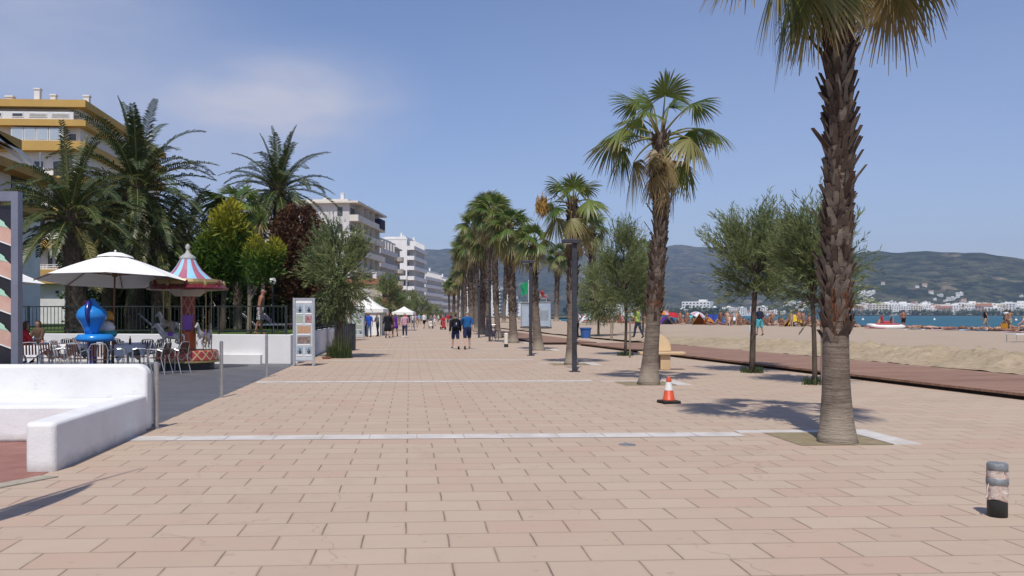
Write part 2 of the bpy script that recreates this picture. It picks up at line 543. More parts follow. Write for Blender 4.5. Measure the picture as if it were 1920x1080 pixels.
for j in range(len(YS) - 1):
    for i in range(nc - 1):
        a = j * nc + i
        mb.face((a, a + 1, a + nc + 1, a + nc), 1 if i < len(VS) - 10 and YS[j] < 50 else 0)
mb.build('beach', [M['sand'], M['dune']], smooth=True, kind='structure')

# sea
def mat_sea():
    t = NT("sea_water")
    p = t.pos((1, .55, 1))
    far = t.rng(t.noise(.012, 4, .6, p), .35, .65)
    t.set(col=t.mix(far, (.010, .078, .115), (.014, .105, .135)), rough=.4, spec=.10)
    t.bump(t.math('ADD', t.noise(.55, 5, .6, p), t.math('MULTIPLY', t.noise(.09, 3, .5, p), 2)), .5, .5)
    return t.mat
sheet('sea', [(20, -200), (6800, -200), (6800, 4200), (60, 4200), (60, 420), (36, 240), (36, 165), (43, 126), (20, 20)], -1.0, mat_sea())

# plain behind the town and far hills
def interp(T, x):
    if x <= T[0][0]: return T[0][1]
    for (a, b), (c, d) in zip(T, T[1:]):
        if x <= c:
            f = (x - a) / (c - a)
            return b + (d - b) * f
    return T[-1][1]
def mat_hill(name, a, b, c_, rock):
    t = NT(name)
    p = t.pos((1, 1, 2.2))
    f = t.rng(t.noise(.0035, 7, .68, p), .40, .60)
    g = t.rng(t.noise(.017, 7, .78, p), .44, .56)
    c = t.mix(f, a, b)
    c = t.mix(g, c, c_)
    c = t.mix(t.math('MULTIPLY', t.rng(t.noise(.045, 5, .75, p), .50, .58), .55), c, c_)
    c = t.mix(t.rng(t.noise(.006, 5, .7, p, .4), .58, .68), c, rock)
    t.set(col=c, rough=.95, spec=.1)
    t.bump(t.noise(.03, 6, .75, p), 1.0, 16)
    return t.mat
M['hill_far'] = mat_hill('hill_far', (.06, .072, .038), (.14, .13, .07), (.014, .026, .014), (.24, .20, .13))
M['hill_near'] = mat_hill('hill_near', (.05, .07, .032), (.135, .13, .068), (.008, .02, .009), (.26, .21, .13))
RIDGE_FAR = ((-1400, 470), (200, 470), (700, 470), (780, 468), (850, 465), (905, 458), (1000, 464), (1100, 474), (1190, 479), (1230, 468), (1262, 459), (1285, 458), (1320, 463), (1345, 463), (1420, 468), (1500, 474), (1600, 484), (1800, 500), (2400, 520))
RIDGE_NEAR = ((1380, 588), (1450, 560), (1520, 510), (1560, 486), (1600, 474), (1650, 471), (1690, 473), (1740, 470), (1790, 471), (1840, 473), (1880, 480), (1920, 486), (2000, 498), (2200, 520), (2500, 560), (2700, 580))
def hills(name, ridge, px0, px1, n, r_shore, r_foot, r_ridge, r_end, mat, seed):
    mb = MB()
    nr = 46
    for i in range(n + 1):
        px = px0 + (px1 - px0) * i / n
        d = ray(px, 590); d.z = 0
        k = d.length; d.normalize()
        rs, rf = interp(r_shore, px), interp(r_foot, px)
        Hr = (590 - interp(ridge, px)) / F / k * r_ridge + EYE
        for j in range(nr + 1):
            f = j / nr
            if f < .12:
                r = rs + (rf - rs) * f / .12
                z = -2.4 + 4.6 * min(1, f / .02)
            else:
                g = (f - .12) / .88
                r = rf + (r_end - rf) * g
                q = (r - rf) / (r_ridge - rf)
                if q <= 1:
                    z = 2.2 + (Hr - 2.2) * (q ** 1.25)
                else:
                    z = Hr * max(.3, 1 - (q - 1) * .55)
                P = Vector((d.x * r, d.y * r, seed * 997.0))
                rav = noise.fractal(P * .0016, .9, 2.1, 5)
                amp = max(0, min(1, q * 3)) * max(0.0, 1 - q) * 2.3
                z += rav * Hr * .16 * amp + noise.fractal(P * .008, .9, 2.1, 3) * Hr * .028 * min(1, q * 4)
            mb.vert((d.x * r, d.y * r, z))
    for i in range(n):
        for j in range(nr):
            a = i * (nr + 1) + j
            mb.face((a, a + nr + 1, a + nr + 2, a + 1))
    return mb.build(name, mat, smooth=True, kind='structure')
SH_FAR = ((-1400, 900), (1000, 900), (1080, 1200), (1240, 1500), (1480, 2200), (1560, 3500), (2400, 3800))
FT_FAR = ((-1400, 2600), (1000, 2700), (1240, 2900), (1480, 3100), (1600, 4200), (2400, 4300))
hills('far_hills', RIDGE_FAR, -900, 2300, 260, SH_FAR, FT_FAR, 5600, 6700, M['hill_far'], 1)
SH_NR = ((1380, 2150), (1480, 2150), (2700, 2250))
FT_NR = ((1380, 2500), (1480, 2400), (2700, 2420))
hills('headland', RIDGE_NEAR, 1385, 2690, 200, SH_NR, FT_NR, 3500, 4400, M['hill_near'], 2)
mb = MB(); mb.poly([(-5000, 420, -.3), (40, 420, -.3), (260, 900, -.3), (480, 1700, -.3), (-5000, 1700, -.3)]); mb.poly([(-5000, -100, -.05), (-89, -100, -.05), (-89, 420, -.05), (-5000, 420, -.05)])
mb.build('plain', M['earth'], kind='structure')

# haze: even air over bay and hills
haze = MB(); haze.box(0, 3400, -3.3, 15000, 8800, 660)
hz = NT('haze')
hz.t.nodes.remove(hz.bsdf)
pv = hz.n('ShaderNodeVolumePrincipled', {'Color': (.56, .70, 1.0, 1), 'Density': 1.02e-4, 'Anisotropy': .0})
hz.t.links.new(pv.outputs[0], hz.out.inputs['Volume'])
HAZE = haze.build('haze', hz.mat, kind='stuff')
# ------------------------------------------------------------------ plants
M['fan_leaf'] = leafmat('fan_leaf', (.062, .128, .022), (.155, .205, .036), (.34, .245, .125), .30, .42, .4, (.028, .065, .016))
M['feather_leaf'] = leafmat('feather_leaf', (.026, .056, .014), (.078, .102, .025), (.22, .16, .06), .18, .42, .45, (.018, .038, .014))
M['tamarisk_leaf'] = leafmat('tamarisk_leaf', (.16, .21, .09), (.30, .33, .135), (.15, .12, .06), .38, .6, .2, (.045, .078, .040))
M['gold_leaf'] = leafmat('gold_leaf', (.055, .115, .012), (.32, .30, .022), (.30, .2, .06), .25, .5, .3, (.03, .06, .012))
M['brown_leaf'] = leafmat('brown_leaf', (.085, .04, .022), (.135, .062, .032), (.05, .045, .02), .2, .6, .2, (.045, .028, .018))
M['dark_leaf'] = leafmat('dark_leaf', (.028, .055, .018), (.06, .095, .026), (.12, .10, .05), .18, .5, .3, (.014, .026, .010))
M['petiole'] = pm('petiole', (.16, .19, .05), (.22, .16, .06), 3, .5)
def mat_trunk(name, lo, hi, base):
    t = NT(name)
    p = t.pos(obj=True)
    z = t.n('ShaderNodeSeparateXYZ', {0: p}).outputs[2]
    wv = t.n('ShaderNodeTexNoise', {'Vector': t.n('ShaderNodeVectorMath', {0: p, 1: (2.5, 2.5, 26)}, operation='MULTIPLY').outputs[0], 'Scale': 1.0, 'Detail': 6, 'Roughness': .65}).outputs[0]
    f = t.rng(wv, .35, .66)
    c = t.mix(f, lo, hi)
    c = t.mix(t.math('MULTIPLY', t.rng(t.noise(5, 6, .65, p), .45, .7), .6), c, tuple(x * 1.35 for x in hi))
    g = t.math('ADD', z, t.math('MULTIPLY', t.math('SUBTRACT', t.noise(4, 4, .6, p), .5), .9))
    c = t.mix(t.math('MULTIPLY', t.rng(g, .62, .08), .85), c, base)      # pale dusty stain round the foot
    t.set(col=c, rough=.9, spec=.15)
    t.bump(t.math('ADD', wv, t.math('MULTIPLY', t.noise(38, 4, .6, p), .4)), .9, .03)
    return t.mat
M['palm_trunk'] = mat_trunk('palm_trunk', (.105, .082, .066), (.185, .148, .118), (.34, .29, .225))
M['boot'] = pm('leaf_base', (.105, .082, .065), (.215, .175, .14), 7, .85, .2, bump=.6)
M['boot_dark'] = pm('leaf_base_dark', (.05, .034, .027), (.10, .07, .053), 6, .9, .2, bump=.6)
M['fibre'] = pm('trunk_fibre', (.15, .062, .034), (.075, .038, .024), 12, .95, .1, bump=.8)
M['bark'] = pm('bark', (.115, .092, .072), (.065, .05, .04), 9, .95, .1, bump=.9, stretch=(1, 1, .3))
M['bark_pale'] = pm('bark_pale', (.23, .19, .15), (.13, .105, .085), 9, .95, .1, bump=.9, stretch=(1, 1, .3))
M['phoenix_trunk'] = pm('date_palm_trunk', (.085, .062, .046), (.15, .115, .085), 10, .95, .1, bump=1.0)
M['fruit'] = pm('palm_blossom', (.36, .215, .06), (.25, .15, .045), 9, .8)

def fan_frond(mb, org, az, el, Lp, Rb, rng, dead=0.0, sag=.35, wind=Vector((0, 0, 0)), close=1.0, nseg=26, tone=None, psag=None):
    """one fan leaf: bent stalk, then a folded fan whose outer half is split into drooping strips"""
    h = Vector((math.cos(az), math.sin(az), 0))
    d = h * math.cos(el) + Vector((0, 0, math.sin(el)))
    p = Vector(org); pts = [p.copy()]
    n = 6
    for i in range(n):
        d = (d + Vector((0, 0, -(sag if psag is None else psag) * .30)) + wind * .05).normalized()
        p = p + d * (Lp / n)
        pts.append(p.copy())
    w = [.030 * (1 - .6 * i / n) for i in range(n + 1)]
    st = (rng.random() * .4 + .3, min(1, dead * 1.0 + .15), 0)
    mb.tube(pts, w, 4, 1, False, st)
    t = (d + Vector((0, 0, -sag * .5))).normalized()
    s = t.cross(Vector((0, 0, 1)))
    if s.length < .1: s = Vector((math.sin(az), -math.cos(az), 0))
    s.normalize()
    s = (s + t.cross(s) * rng.uniform(-.5, .5)).normalized()
    nn = s.cross(t).normalized()
    span = R(rng.uniform(100, 128)) * close
    r_tone = rng.random() if tone is None else tone
    dk = rng.random() * .8
    for k in range(nseg):
        a = -span + 2 * span * (k + .5) / nseg
        fold = abs(math.sin(a))
        dirv = (t * math.cos(a) + s * math.sin(a) - nn * (.22 + .30 * fold)).normalized()
        side = (s * math.cos(a) - t * math.sin(a)).normalized()
        Rk = Rb * (.78 + .22 * math.cos(a * .8)) * rng.uniform(.92, 1.06)
        hw = span / nseg
        droop = rng.uniform(.14, .34) * (1 + dead * 1.6) * (.5 + sag)
        if rng.random() < .14: droop *= 2.0
        droop = min(droop, .30 + .28 * rng.random())
        side = (side + nn * rng.uniform(-.35, .35)).normalized()
        curl = rng.uniform(-.07, .07)
        prev = None
        for q, f in enumerate((.02, .28, .5, .64, .83, 1.0)):
            c = p + dirv * (Rk * f)
            c.z -= Rk * droop * f ** 3
            c += wind * (Rk * f * f * .30) + s * (curl * Rk * f ** 3)
            wd = Rk * hw * (.02, .29, .53, .60, .40, .02)[q] * (1 - .25 * dead)
            g = min(1, dead + (max(0, f - .66) * (1.0 + dk * 1.4) if dead < .5 else 0) + rng.uniform(-.06, .06))
            col = (min(1, max(0, r_tone + rng.uniform(-.15, .15))), max(0, g), .3 if k % 2 else 0.0)
            i0 = mb.vert(c - side * max(wd, .004), col); i1 = mb.vert(c + side * max(wd, .004), col)
            if prev: mb.face((prev[0], prev[1], i1, i0), 0)
            prev = (i0, i1)

def spline(pts, n):
    """Catmull-Rom points through a list"""
    P = [Vector(p) for p in pts]
    P = [P[0] * 2 - P[1]] + P + [P[-1] * 2 - P[-2]]
    out = []
    m = len(P) - 3
    for i in range(n + 1):
        u = i / n * m
        k = min(int(u), m - 1); f = u - k
        a, b, c, d = P[k:k + 4]
        out.append(.5 * ((2 * b) + (c - a) * f + (2 * a - 5 * b + 4 * c - d) * f * f + (3 * b - a - 3 * c + d) * f ** 3))
    return out

def fan_palm(root, rng, path, r_base, r_top, z_smooth, fronds=26, Lp=.95, Rb=.85, skirt=16, boots=True, fibre_z=None, wind=Vector((-.35, .1, 0)), low=-65, skirt_len=1.1, top_el=86, bunch=0, extra=(), nseg=26, skirt_R=1.0, sag0=.25):
    n = 40
    c = spline(path, n)
    zt = c[-1].z
    rad = []
    for p in c:
        f = p.z / zt
        flare = math.exp(-p.z / .38)
        rr = r_base * .64 + (r_top * .85 - r_base * .64) * f + r_base * .36 * flare
        if p.z > z_smooth: rr *= .94
        rad.append(rr * (1 + .03 * noise.noise(Vector((p.z * 6, root.location.x, 0)))))
    tr = MB(); tr.tube(c, rad, 18, 0)
    tr.build('trunk', M['palm_trunk'], root, smooth=True)
    def at(z):
        for a, b, ra, rb in zip(c, c[1:], rad, rad[1:]):
            if a.z <= z <= b.z:
                f = (z - a.z) / max(1e-6, b.z - a.z)
                return a.lerp(b, f), ra + (rb - ra) * f
        return c[-1], rad[-1]
    if boots:
        bt = MB()
        z = z_smooth - .40
        row = 0
        while z < zt - .05:
            ctr, rr = at(z)
            f = max(0, (z - z_smooth) / max(.1, zt - z_smooth))
            m = 8
            for k in range(m):
                if z < z_smooth and rng.random() > .15 + .5 * (1 - (z_smooth - z) / .4): continue
                a = 2 * math.pi * (k + .5 * (row % 2)) / m + rng.uniform(-.16, .16)
                o = Vector((math.cos(a), math.sin(a), 0)); s = Vector((-o.y, o.x, 0))
                L = rng.uniform(.10, .17) * (1 + .5 * f)
                out = rng.uniform(.012, .055) * (1 + .8 * f)
                if rng.random() < .06: L *= rng.uniform(1.3, 1.9); out *= rng.uniform(2.2, 4.5)
                wd = rr * rng.uniform(.24, .42)
                skew = s * rng.uniform(-.09, .09)
                b0 = ctr + o * (rr * .90); b0.z -= .04
                tip = ctr + o * (rr + out) + skew; tip.z += L
                th = .02
                p = [b0 - s * wd, b0 + s * wd, tip + s * wd * .48, tip - s * wd * .48]
                q = [x + o * th for x in p]
                i0 = [bt.vert(x) for x in p]; i1 = [bt.vert(x) for x in q]
                mm = 1 if rng.random() < .38 + .35 * f else 0
                bt.face(i1, mm)
                for u in range(4):
                    w = (u + 1) % 4
                    bt.face((i0[u], i0[w], i1[w], i1[u]), 1)
                bt.face(i0[::-1], mm)
            z += .085; row += 1
        bt.build('leaf_bases', [M['boot'], M['boot_dark']], root)
    if fibre_z:
        fb = MB()
        ctr, rr = at(fibre_z)
        for k in range(150):
            a = rng.uniform(0, 6.283); z0 = fibre_z + rng.uniform(-.2, .22)
            ctr, rr = at(z0)
            o = Vector((math.cos(a), math.sin(a), 0)); s = Vector((-o.y, o.x, 0)) * rng.uniform(.006, .016)
            p0 = ctr + o * (rr + .012); L = rng.uniform(.12, .34)
            p1 = ctr + o * (rr + rng.uniform(.02, .06)) + Vector((0, 0, -L)) + s * rng.uniform(-5, 5)
            fb.poly([p0 - s, p0 + s, p1 + s * .4, p1 - s * .4])
        fb.build('fibre', M['fibre'], root)
    heart = c[-1]
    cr = MB()
    for i in range(fronds):
        f = (i + .5) / fronds
        az = i * 2.39996 + rng.uniform(-.25, .25)
        el = R(top_el - (top_el - low) * f ** 1.05 + rng.uniform(-9, 9))
        dead = max(0, min(.92, (f - .74) * 2.4 + rng.uniform(-.1, .12)))
        lp = Lp * (.62 + .5 * min(1, f * 1.6)) * rng.uniform(.85, 1.12)
        o = heart + Vector((math.cos(az), math.sin(az), 0)) * .07 + Vector((0, 0, -.40 * f * f + .05))
        fan_frond(cr, o, az, el, lp, Rb * rng.uniform(.85, 1.1) * (.8 if f < .12 else 1), rng, dead, sag0 + .35 * f, wind, 1.0 if f > .1 else .55, nseg)
    for ex in extra:
        az, el, lp, rb, dead, sag = ex[:6]
        fan_frond(cr, heart + Vector((0, 0, -.12)), R(az), R(el), lp, rb, rng, dead, sag, wind * .3, .95, max(34, nseg), .9 if dead < .1 else None, ex[6] if len(ex) > 6 else None)
    cr.build('crown', [M['fan_leaf'], M['petiole']], root)
    if skirt:
        sk = MB()
        for i in range(skirt):
            az = rng.uniform(0, 6.283); f = rng.random()
            o = heart + Vector((math.cos(az), math.sin(az), 0)) * .12 + Vector((0, 0, -.35 - f * skirt_len * .55))
            fan_frond(sk, o, az, R(rng.uniform(-66, -30)), rng.uniform(.25, .5), Rb * skirt_R * rng.uniform(.6, .9), rng, rng.uniform(.8, 1), .75, wind * .4, .42, 18)
        sk.build('dead_leaves', [M['fan_leaf'], M['petiole']], root)
    if bunch:
        bm = MB()
        for q in range(620):
            u = Vector((rng.gauss(0, .085), rng.gauss(0, .085), rng.gauss(0, .12)))
            w = Vector((rng.uniform(-.3, .3), rng.uniform(-.3, .3), rng.uniform(-1.6, -.6))) * .11
            s = Vector((rng.uniform(-1, 1), rng.uniform(-1, 1), 0)) * .018
            b = heart + Vector((-.98, -.12, -.12)) + u
            bm.poly([b - s, b + s, b + s + w, b - s + w])
        bm.tube([heart + Vector((0, 0, -.2)), heart + Vector((-.5, -.06, .18)), heart + Vector((-.98, -.12, -.05))], .018, 5, 0)
        bm.build('blossom_bunch', M['fruit'], root)
    return root

def feather_palm(root, rng, path, r0, r1, fronds, L, low=-50, leaflets=34, rough=True, wind=Vector((-.1, 0, 0)), top=84, lean=None):
    c = spline(path, 24); zt = c[-1].z
    tr = MB()
    tr.tube(c, [r0 + (r1 - r0) * i / 24 + .015 * noise.noise(Vector((i * 1.7, root.location.x, 5))) for i in range(25)], 12, 0)
    if rough:
        for q in range(int(zt * 46)):
            i = rng.randrange(24); p = c[i].lerp(c[i + 1], rng.random())
            a = rng.uniform(0, 6.283); rr = (r0 + (r1 - r0) * i / 24) * .97
            o = Vector((math.cos(a), math.sin(a), 0)); s = Vector((-o.y, o.x, 0)) * .07
            b = p + o * rr; tip = p + o * (rr + rng.uniform(.03, .09)) + Vector((0, 0, .13))
            tr.poly([b - s, b + s, tip + s * .5, tip - s * .5]); tr.poly([tip - s * .5, tip + s * .5, p + o * rr * .9 + Vector((0, 0, .16)) + s * .5, p + o * rr * .9 + Vector((0, 0, .16)) - s * .5])
    tr.build('trunk', M['phoenix_trunk'], root)
    heart = c[-1]
    cr = MB()
    for i in range(fronds):
        f = (i + .5) / fronds
        az = i * 2.39996 + rng.uniform(-.2, .2)
        el = R(top - (top - low) * f ** 1.0 + rng.uniform(-7, 7))
        h = Vector((math.cos(az), math.sin(az), 0))
        d = h * math.cos(el) + Vector((0, 0, math.sin(el)))
        Lk = L * rng.uniform(.85, 1.08) * (.88 + .12 * f)
        n = 14; p = heart + h * .15 + Vector((0, 0, -.5 * f)); pts = [p.copy()]; ds = [d.copy()]
        curve = rng.uniform(.035, .075) * (1.25 - .5 * f)
        for q in range(n):
            d = (d + Vector((0, 0, -curve * (1 + q * .10))) + wind * .02).normalized()
            p = p + d * (Lk / n); pts.append(p.copy()); ds.append(d.copy())
        dead = max(0, min(.8, (f - .86) * 4 + rng.uniform(-.1, .1)))
        tone = rng.random(); dk = rng.uniform(0, .7)
        cr.tube(pts, [.035 * (1 - .85 * q / n) for q in range(n + 1)], 4, 1, False, (tone, .25 + dead * .5, 0))
        for q in range(leaflets):
            u = .10 + .90 * (q + .5) / leaflets
            k = min(n - 1, int(u * n)); g = u * n - k
            b = pts[k].lerp(pts[k + 1], g); t = ds[k].lerp(ds[k + 1], g).normalized()
            s = t.cross(Vector((0, 0, 1)))
            if s.length < .15: s = Vector((-h.y, h.x, 0))
            s.normalize(); up = s.cross(t)
            ll = L * .135 * math.sin(math.pi * min(.97, .16 + u * .80)) ** .6 * rng.uniform(.85, 1.1)
            for sg in (-1, 1):
                dv = (s * sg * .72 + t * .62 + up * .30 + Vector((0, 0, rng.uniform(-.25, .05)))).normalized()
                m_ = b + dv * ll * .55; e = b + dv * ll + Vector((0, 0, -ll * .28))
                w = t.cross(dv).cross(dv).normalized() * (L * .0085)
                col = (min(1, max(0, tone + rng.uniform(-.25, .25))), min(1, dead + max(0, rng.uniform(-.5, .25))), dk)
                i0 = cr.vert(b - w * .6, col); i1 = cr.vert(b + w * .6, col); i2 = cr.vert(m_ + w, col); i3 = cr.vert(m_ - w, col); i4 = cr.vert(e, (col[0], min(1, col[1] + .15), col[2]))
                cr.face((i0, i1, i2, i3), 0); cr.face((i3, i2, i4), 0)
    cr.build('crown', [M['feather_leaf'], M['petiole']], root)
    # stubs of cut leaves under the crown
    sb = MB()
    for q in range(46):
        a = rng.uniform(0, 6.283); o = Vector((math.cos(a), math.sin(a), 0)); z = rng.uniform(-1.0, .0)
        b = heart + o * r1 * .9 + Vector((0, 0, z)); e = b + o * rng.uniform(.1, .28) + Vector((0, 0, rng.uniform(.15, .4)))
        sb.tube([b, e], [.05, .03], 4, 0)
    sb.build('leaf_bases', M['boot'], root)
    return root

def sprig(mb, rng, p, d, L, n, ll, lw, tone, dead=0.0, dk=0.0):
    """a thin spray: many narrow leaves along a bent shoot"""
    d = d.normalized(); pos = Vector(p)
    for i in range(n):
        d = (d + Vector((rng.uniform(-.1, .1), rng.uniform(-.1, .1), rng.uniform(-.09, .06)))).normalized()
        pos = pos + d * (L / n)
        r = Vector((rng.uniform(-1, 1), rng.uniform(-1, 1), rng.uniform(-1, 1)))
        dv = (d * .95 + r * .55).normalized()
        w = dv.cross(Vector((rng.uniform(-1, 1), rng.uniform(-1, 1), rng.uniform(-1, 1)))).normalized() * lw * rng.uniform(.7, 1.3)
        l_ = ll * rng.uniform(.65, 1.25)
        c = (min(1, max(0, tone + rng.uniform(-.3, .3))), dead, dk)
        a, b = pos, pos + dv * l_
        m_ = pos + dv * l_ * .45
        mb.face((mb.vert(a, c), mb.vert(m_ + w, c), mb.vert(b, c), mb.vert(m_ - w, c)), 0)

def feathery_tree(root, rng, path, r0, limbs, crown_c, crown_r, sprigs, leaf, L=.75, ll=.16, lw=.014, n=15, up=.55, bark='bark', gaps=.5, tips=None, drop=.0):
    """slender trunk, forking limbs to clump centres, feathery sprays round them"""
    c = spline(path, 10)
    tr = MB(); tr.tube(c, [r0 * (1 - .5 * i / 10) for i in range(11)], 9, 0)
    top = c[-1]
    C = Vector(crown_c); RR = Vector(crown_r)
    clumps = []
    for k in range(limbs):
        a = k * 2.39996 + rng.uniform(-.4, .4); f = (k + .5) / limbs
        z = -0.9 + 1.9 * f
        q = max(.08, 1 - z * z) ** .5 * rng.uniform(.5, 1.0)
        e = C + Vector((math.cos(a) * RR.x * q, math.sin(a) * RR.y * q, RR.z * z * .95))
        st = c[5 + rng.randrange(6)] if e.z > top.z else c[6]
        if e.z < st.z + .1: st = c[5]
        m1 = st.lerp(e, .5) + Vector((rng.uniform(-.15, .15), rng.uniform(-.15, .15), .18 * RR.z * rng.random()))
        pts = spline([st, m1, e], 6)
        tr.tube(pts, [r0 * .42 * (1 - .8 * i / 6) + .006 for i in range(7)], 5, 0, False)
        clumps.append((e, (e - C), pts))
        for b in range(2):
            s = pts[rng.randrange(2, 6)]
            e2 = s + (e - C).normalized() * rng.uniform(.3, .7) * RR.x * .6 + Vector((rng.uniform(-.5, .5), rng.uniform(-.5, .5), rng.uniform(0, .6))) * RR.x * .5
            tr.tube([s, s.lerp(e2, .5) + Vector((0, 0, .06)), e2], [r0 * .18, r0 * .12, .005], 4, 0, False)
            clumps.append((e2, e2 - C, [s, s.lerp(e2, .5), e2]))
    tr.build('trunk', M[bark], root, smooth=True)
    cr = MB()
    tones = [rng.random() for _ in clumps]; dks = [rng.random() ** 2 * .7 for _ in clumps]
    for i in range(sprigs):
        k = rng.randrange(len(clumps))
        e, o, pts = clumps[k]
        b = pts[-1 - (rng.random() < .45)].lerp(pts[-2], rng.random()) + Vector((rng.gauss(0, 1), rng.gauss(0, 1), rng.gauss(0, 1))) * min(RR) * .15
        on = o.normalized() if o.length > .01 else Vector((0, 0, 1))
        d = on * .8 + Vector((0, 0, up)) + Vector((rng.uniform(-1, 1), rng.uniform(-1, 1), rng.uniform(-1, 1))) * .62
        d.z -= drop * max(0, -on.z + .3)
        sprig(cr, rng, b, d, L * rng.uniform(.6, 1.2), n, ll, lw, tones[k], 0.0 if rng.random() > .04 else .6, dks[k] * rng.uniform(.5, 1))
    if n >= 18:      # wind-combed plumes standing out of the top
        hi = [c_ for c_ in clumps if c_[1].z > -.2 * RR.z]
        for i in range(90):
            e, o, pts = hi[rng.randrange(len(hi))]
            d = Vector((o.x * .55 / RR.x + rng.uniform(-.3, .15), o.y * .5 / RR.y, .95 + rng.uniform(-.2, .2)))
            sprig(cr, rng, e + Vector((rng.gauss(0, .12), rng.gauss(0, .12), rng.gauss(0, .12))), d, L * rng.uniform(.8, 1.25), n + 8, ll, lw, rng.random(), 0, .2)
    cr.build('crown', M[leaf], root)
    return root

def blob_tree(root, rng, path, r0, clumps, n_leaf, leaf, ll=.16, lw=.05, bark='bark', tone_by_height=False, up=.3):
    """broad-leaved or scale-leaved crown made of leaf clumps (centre, radius)"""
    c = spline(path, 8)
    tr = MB(); tr.tube(c, [r0 * (1 - .55 * i / 8) for i in range(9)], 8, 0)
    for e, r in clumps:
        st = c[min(8, 4 + rng.randrange(5))]
        e = Vector(e)
        tr.tube(spline([st, st.lerp(e, .5) + Vector((0, 0, .1)), e], 5), [r0 * .4 * (1 - .8 * i / 5) + .004 for i in range(6)], 5, 0, False)
    tr.build('trunk', M[bark], root, smooth=True)
    cr = MB()
    tot = sum(r * r for _, r in clumps)
    zs = [e[2] for e, r in clumps]; z_lo, z_hi = min(zs), max(zs)
    for e, r in clumps:
        e = Vector(e); tone = rng.random(); dk = rng.random() * .6
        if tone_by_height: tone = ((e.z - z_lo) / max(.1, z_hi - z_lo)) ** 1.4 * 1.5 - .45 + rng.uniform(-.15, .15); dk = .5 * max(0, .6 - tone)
        for q in range(int(n_leaf * r * r / tot)):
            while True:
                u = Vector((rng.uniform(-1, 1), rng.uniform(-1, 1), rng.uniform(-1, 1)))
                if .05 < u.length < 1: break
            on = u.normalized()
            rad = r * (.45 + .6 * rng.random() ** .6) * (1 + .75 * noise.noise(e * 3 + on * 2.6))
            p = e + on * rad
            dv = (on * .7 + Vector((0, 0, up)) + Vector((rng.uniform(-1, 1), rng.uniform(-1, 1), rng.uniform(-1, 1))) * .7).normalized()
            w = dv.cross(Vector((rng.uniform(-1, 1), rng.uniform(-1, 1), rng.uniform(-1, 1)))).normalized() * lw * rng.uniform(.7, 1.3)
            l_ = ll * rng.uniform(.6, 1.3)
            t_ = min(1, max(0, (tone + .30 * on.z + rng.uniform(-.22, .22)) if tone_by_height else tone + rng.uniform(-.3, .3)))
            col = (t_, max(0, rng.uniform(-.6, .2)), dk * rng.random())
            m_ = p + dv * l_ * .5
            cr.face((cr.vert(p, col), cr.vert(m_ + w, col), cr.vert(p + dv * l_, col), cr.vert(m_ - w, col)), 0)
    cr.build('crown', M[leaf], root)
    return root

def tuft(parent, rng, n, r, h, name='grass_tuft', mat='dark_leaf', loc=None):
    mb = MB()
    for i in range(n):
        a = rng.uniform(0, 6.283); q = r * rng.random() ** .5
        b = Vector((math.cos(a) * q, math.sin(a) * q, 0))
        L = h * rng.uniform(.5, 1.1); o = Vector((rng.uniform(-1, 1), rng.uniform(-1, 1), 0)) * L * .35
        s = Vector((rng.uniform(-1, 1), rng.uniform(-1, 1), 0)).normalized() * .008
        col = (rng.random(), max(0, rng.uniform(-.6, .5)), rng.random() * .4)
        m_ = b + o * .3 + Vector((0, 0, L * .6)); e = b + o + Vector((0, 0, L))
        i0, i1, i2, i3, i4 = mb.vert(b - s, col), mb.vert(b + s, col), mb.vert(m_ + s, col), mb.vert(m_ - s, col), mb.vert(e, col)
        mb.face((i0, i1, i2, i3)); mb.face((i3, i2, i4))
    return mb.build(name, M[mat], parent, loc=loc)

# --- the row of fan palms along the promenade
GP = 'fan palms in the row along the promenade'
def local_path(base, pts):
    """pixel points (px, py, depth shift) -> local points above the base"""
    out = [(0, 0, -.05)]
    for px, py, dy in pts:
        p = A(px, py, base.y + dy) - Vector((base.x, base.y, 0))
        out.append((p.x, p.y, p.z))
    return out
b = PALM_BASE[0]
p1 = thing('fan_palm', 'largest fan palm, nearest the camera, its crown cut by the top of the picture', 'palm tree', (b.x, b.y, 0), 0, GP)
fan_palm(p1, random.Random(11), local_path(b, [(1567, 640, .02), (1571, 420, .03), (1574, 200, .0), (1570, -150, 0)]), .245, .158, 1.62, 12, 1.0, .80, 0, nseg=46, fibre_z=1.85, low=24, wind=Vector((-.10, .1, 0)),
         extra=((178, -6, 1.12, .80, .25, .5, .10), (186, 8, 1.15, .76, .20, .55, .15), (188, -33, 1.02, .76, .30, .7, .08), (208, -58, .95, .74, .38, .6, .05), (170, -50, .95, .78, .2, .7, .1), (-97, -66, .78, .56, 0.0, .2, .0), (-75, -74, .62, .6, .92, .4, .0), (-130, -72, .7, .6, .9, .4, .0), (150, -62, .8, .7, .88, .6, .05),
                (6, -38, 1.0, .74, .80, .9, .06), (14, -30, .98, .66, .85, .9, .06), (-4, -6, .92, .80, .10, .6, .1), (-16, -24, .98, .72, .35, .75, .1), (24, -12, 1.0, .78, .25, .7, .1), (2, 14, 1.0, .8, .05, .6, .15)))
b = PALM_BASE[1]
p2 = thing('fan_palm', 'leaning fan palm behind the traffic cone with a ragged half-dead crown', 'palm tree', (b.x, b.y, 0), 0, GP)
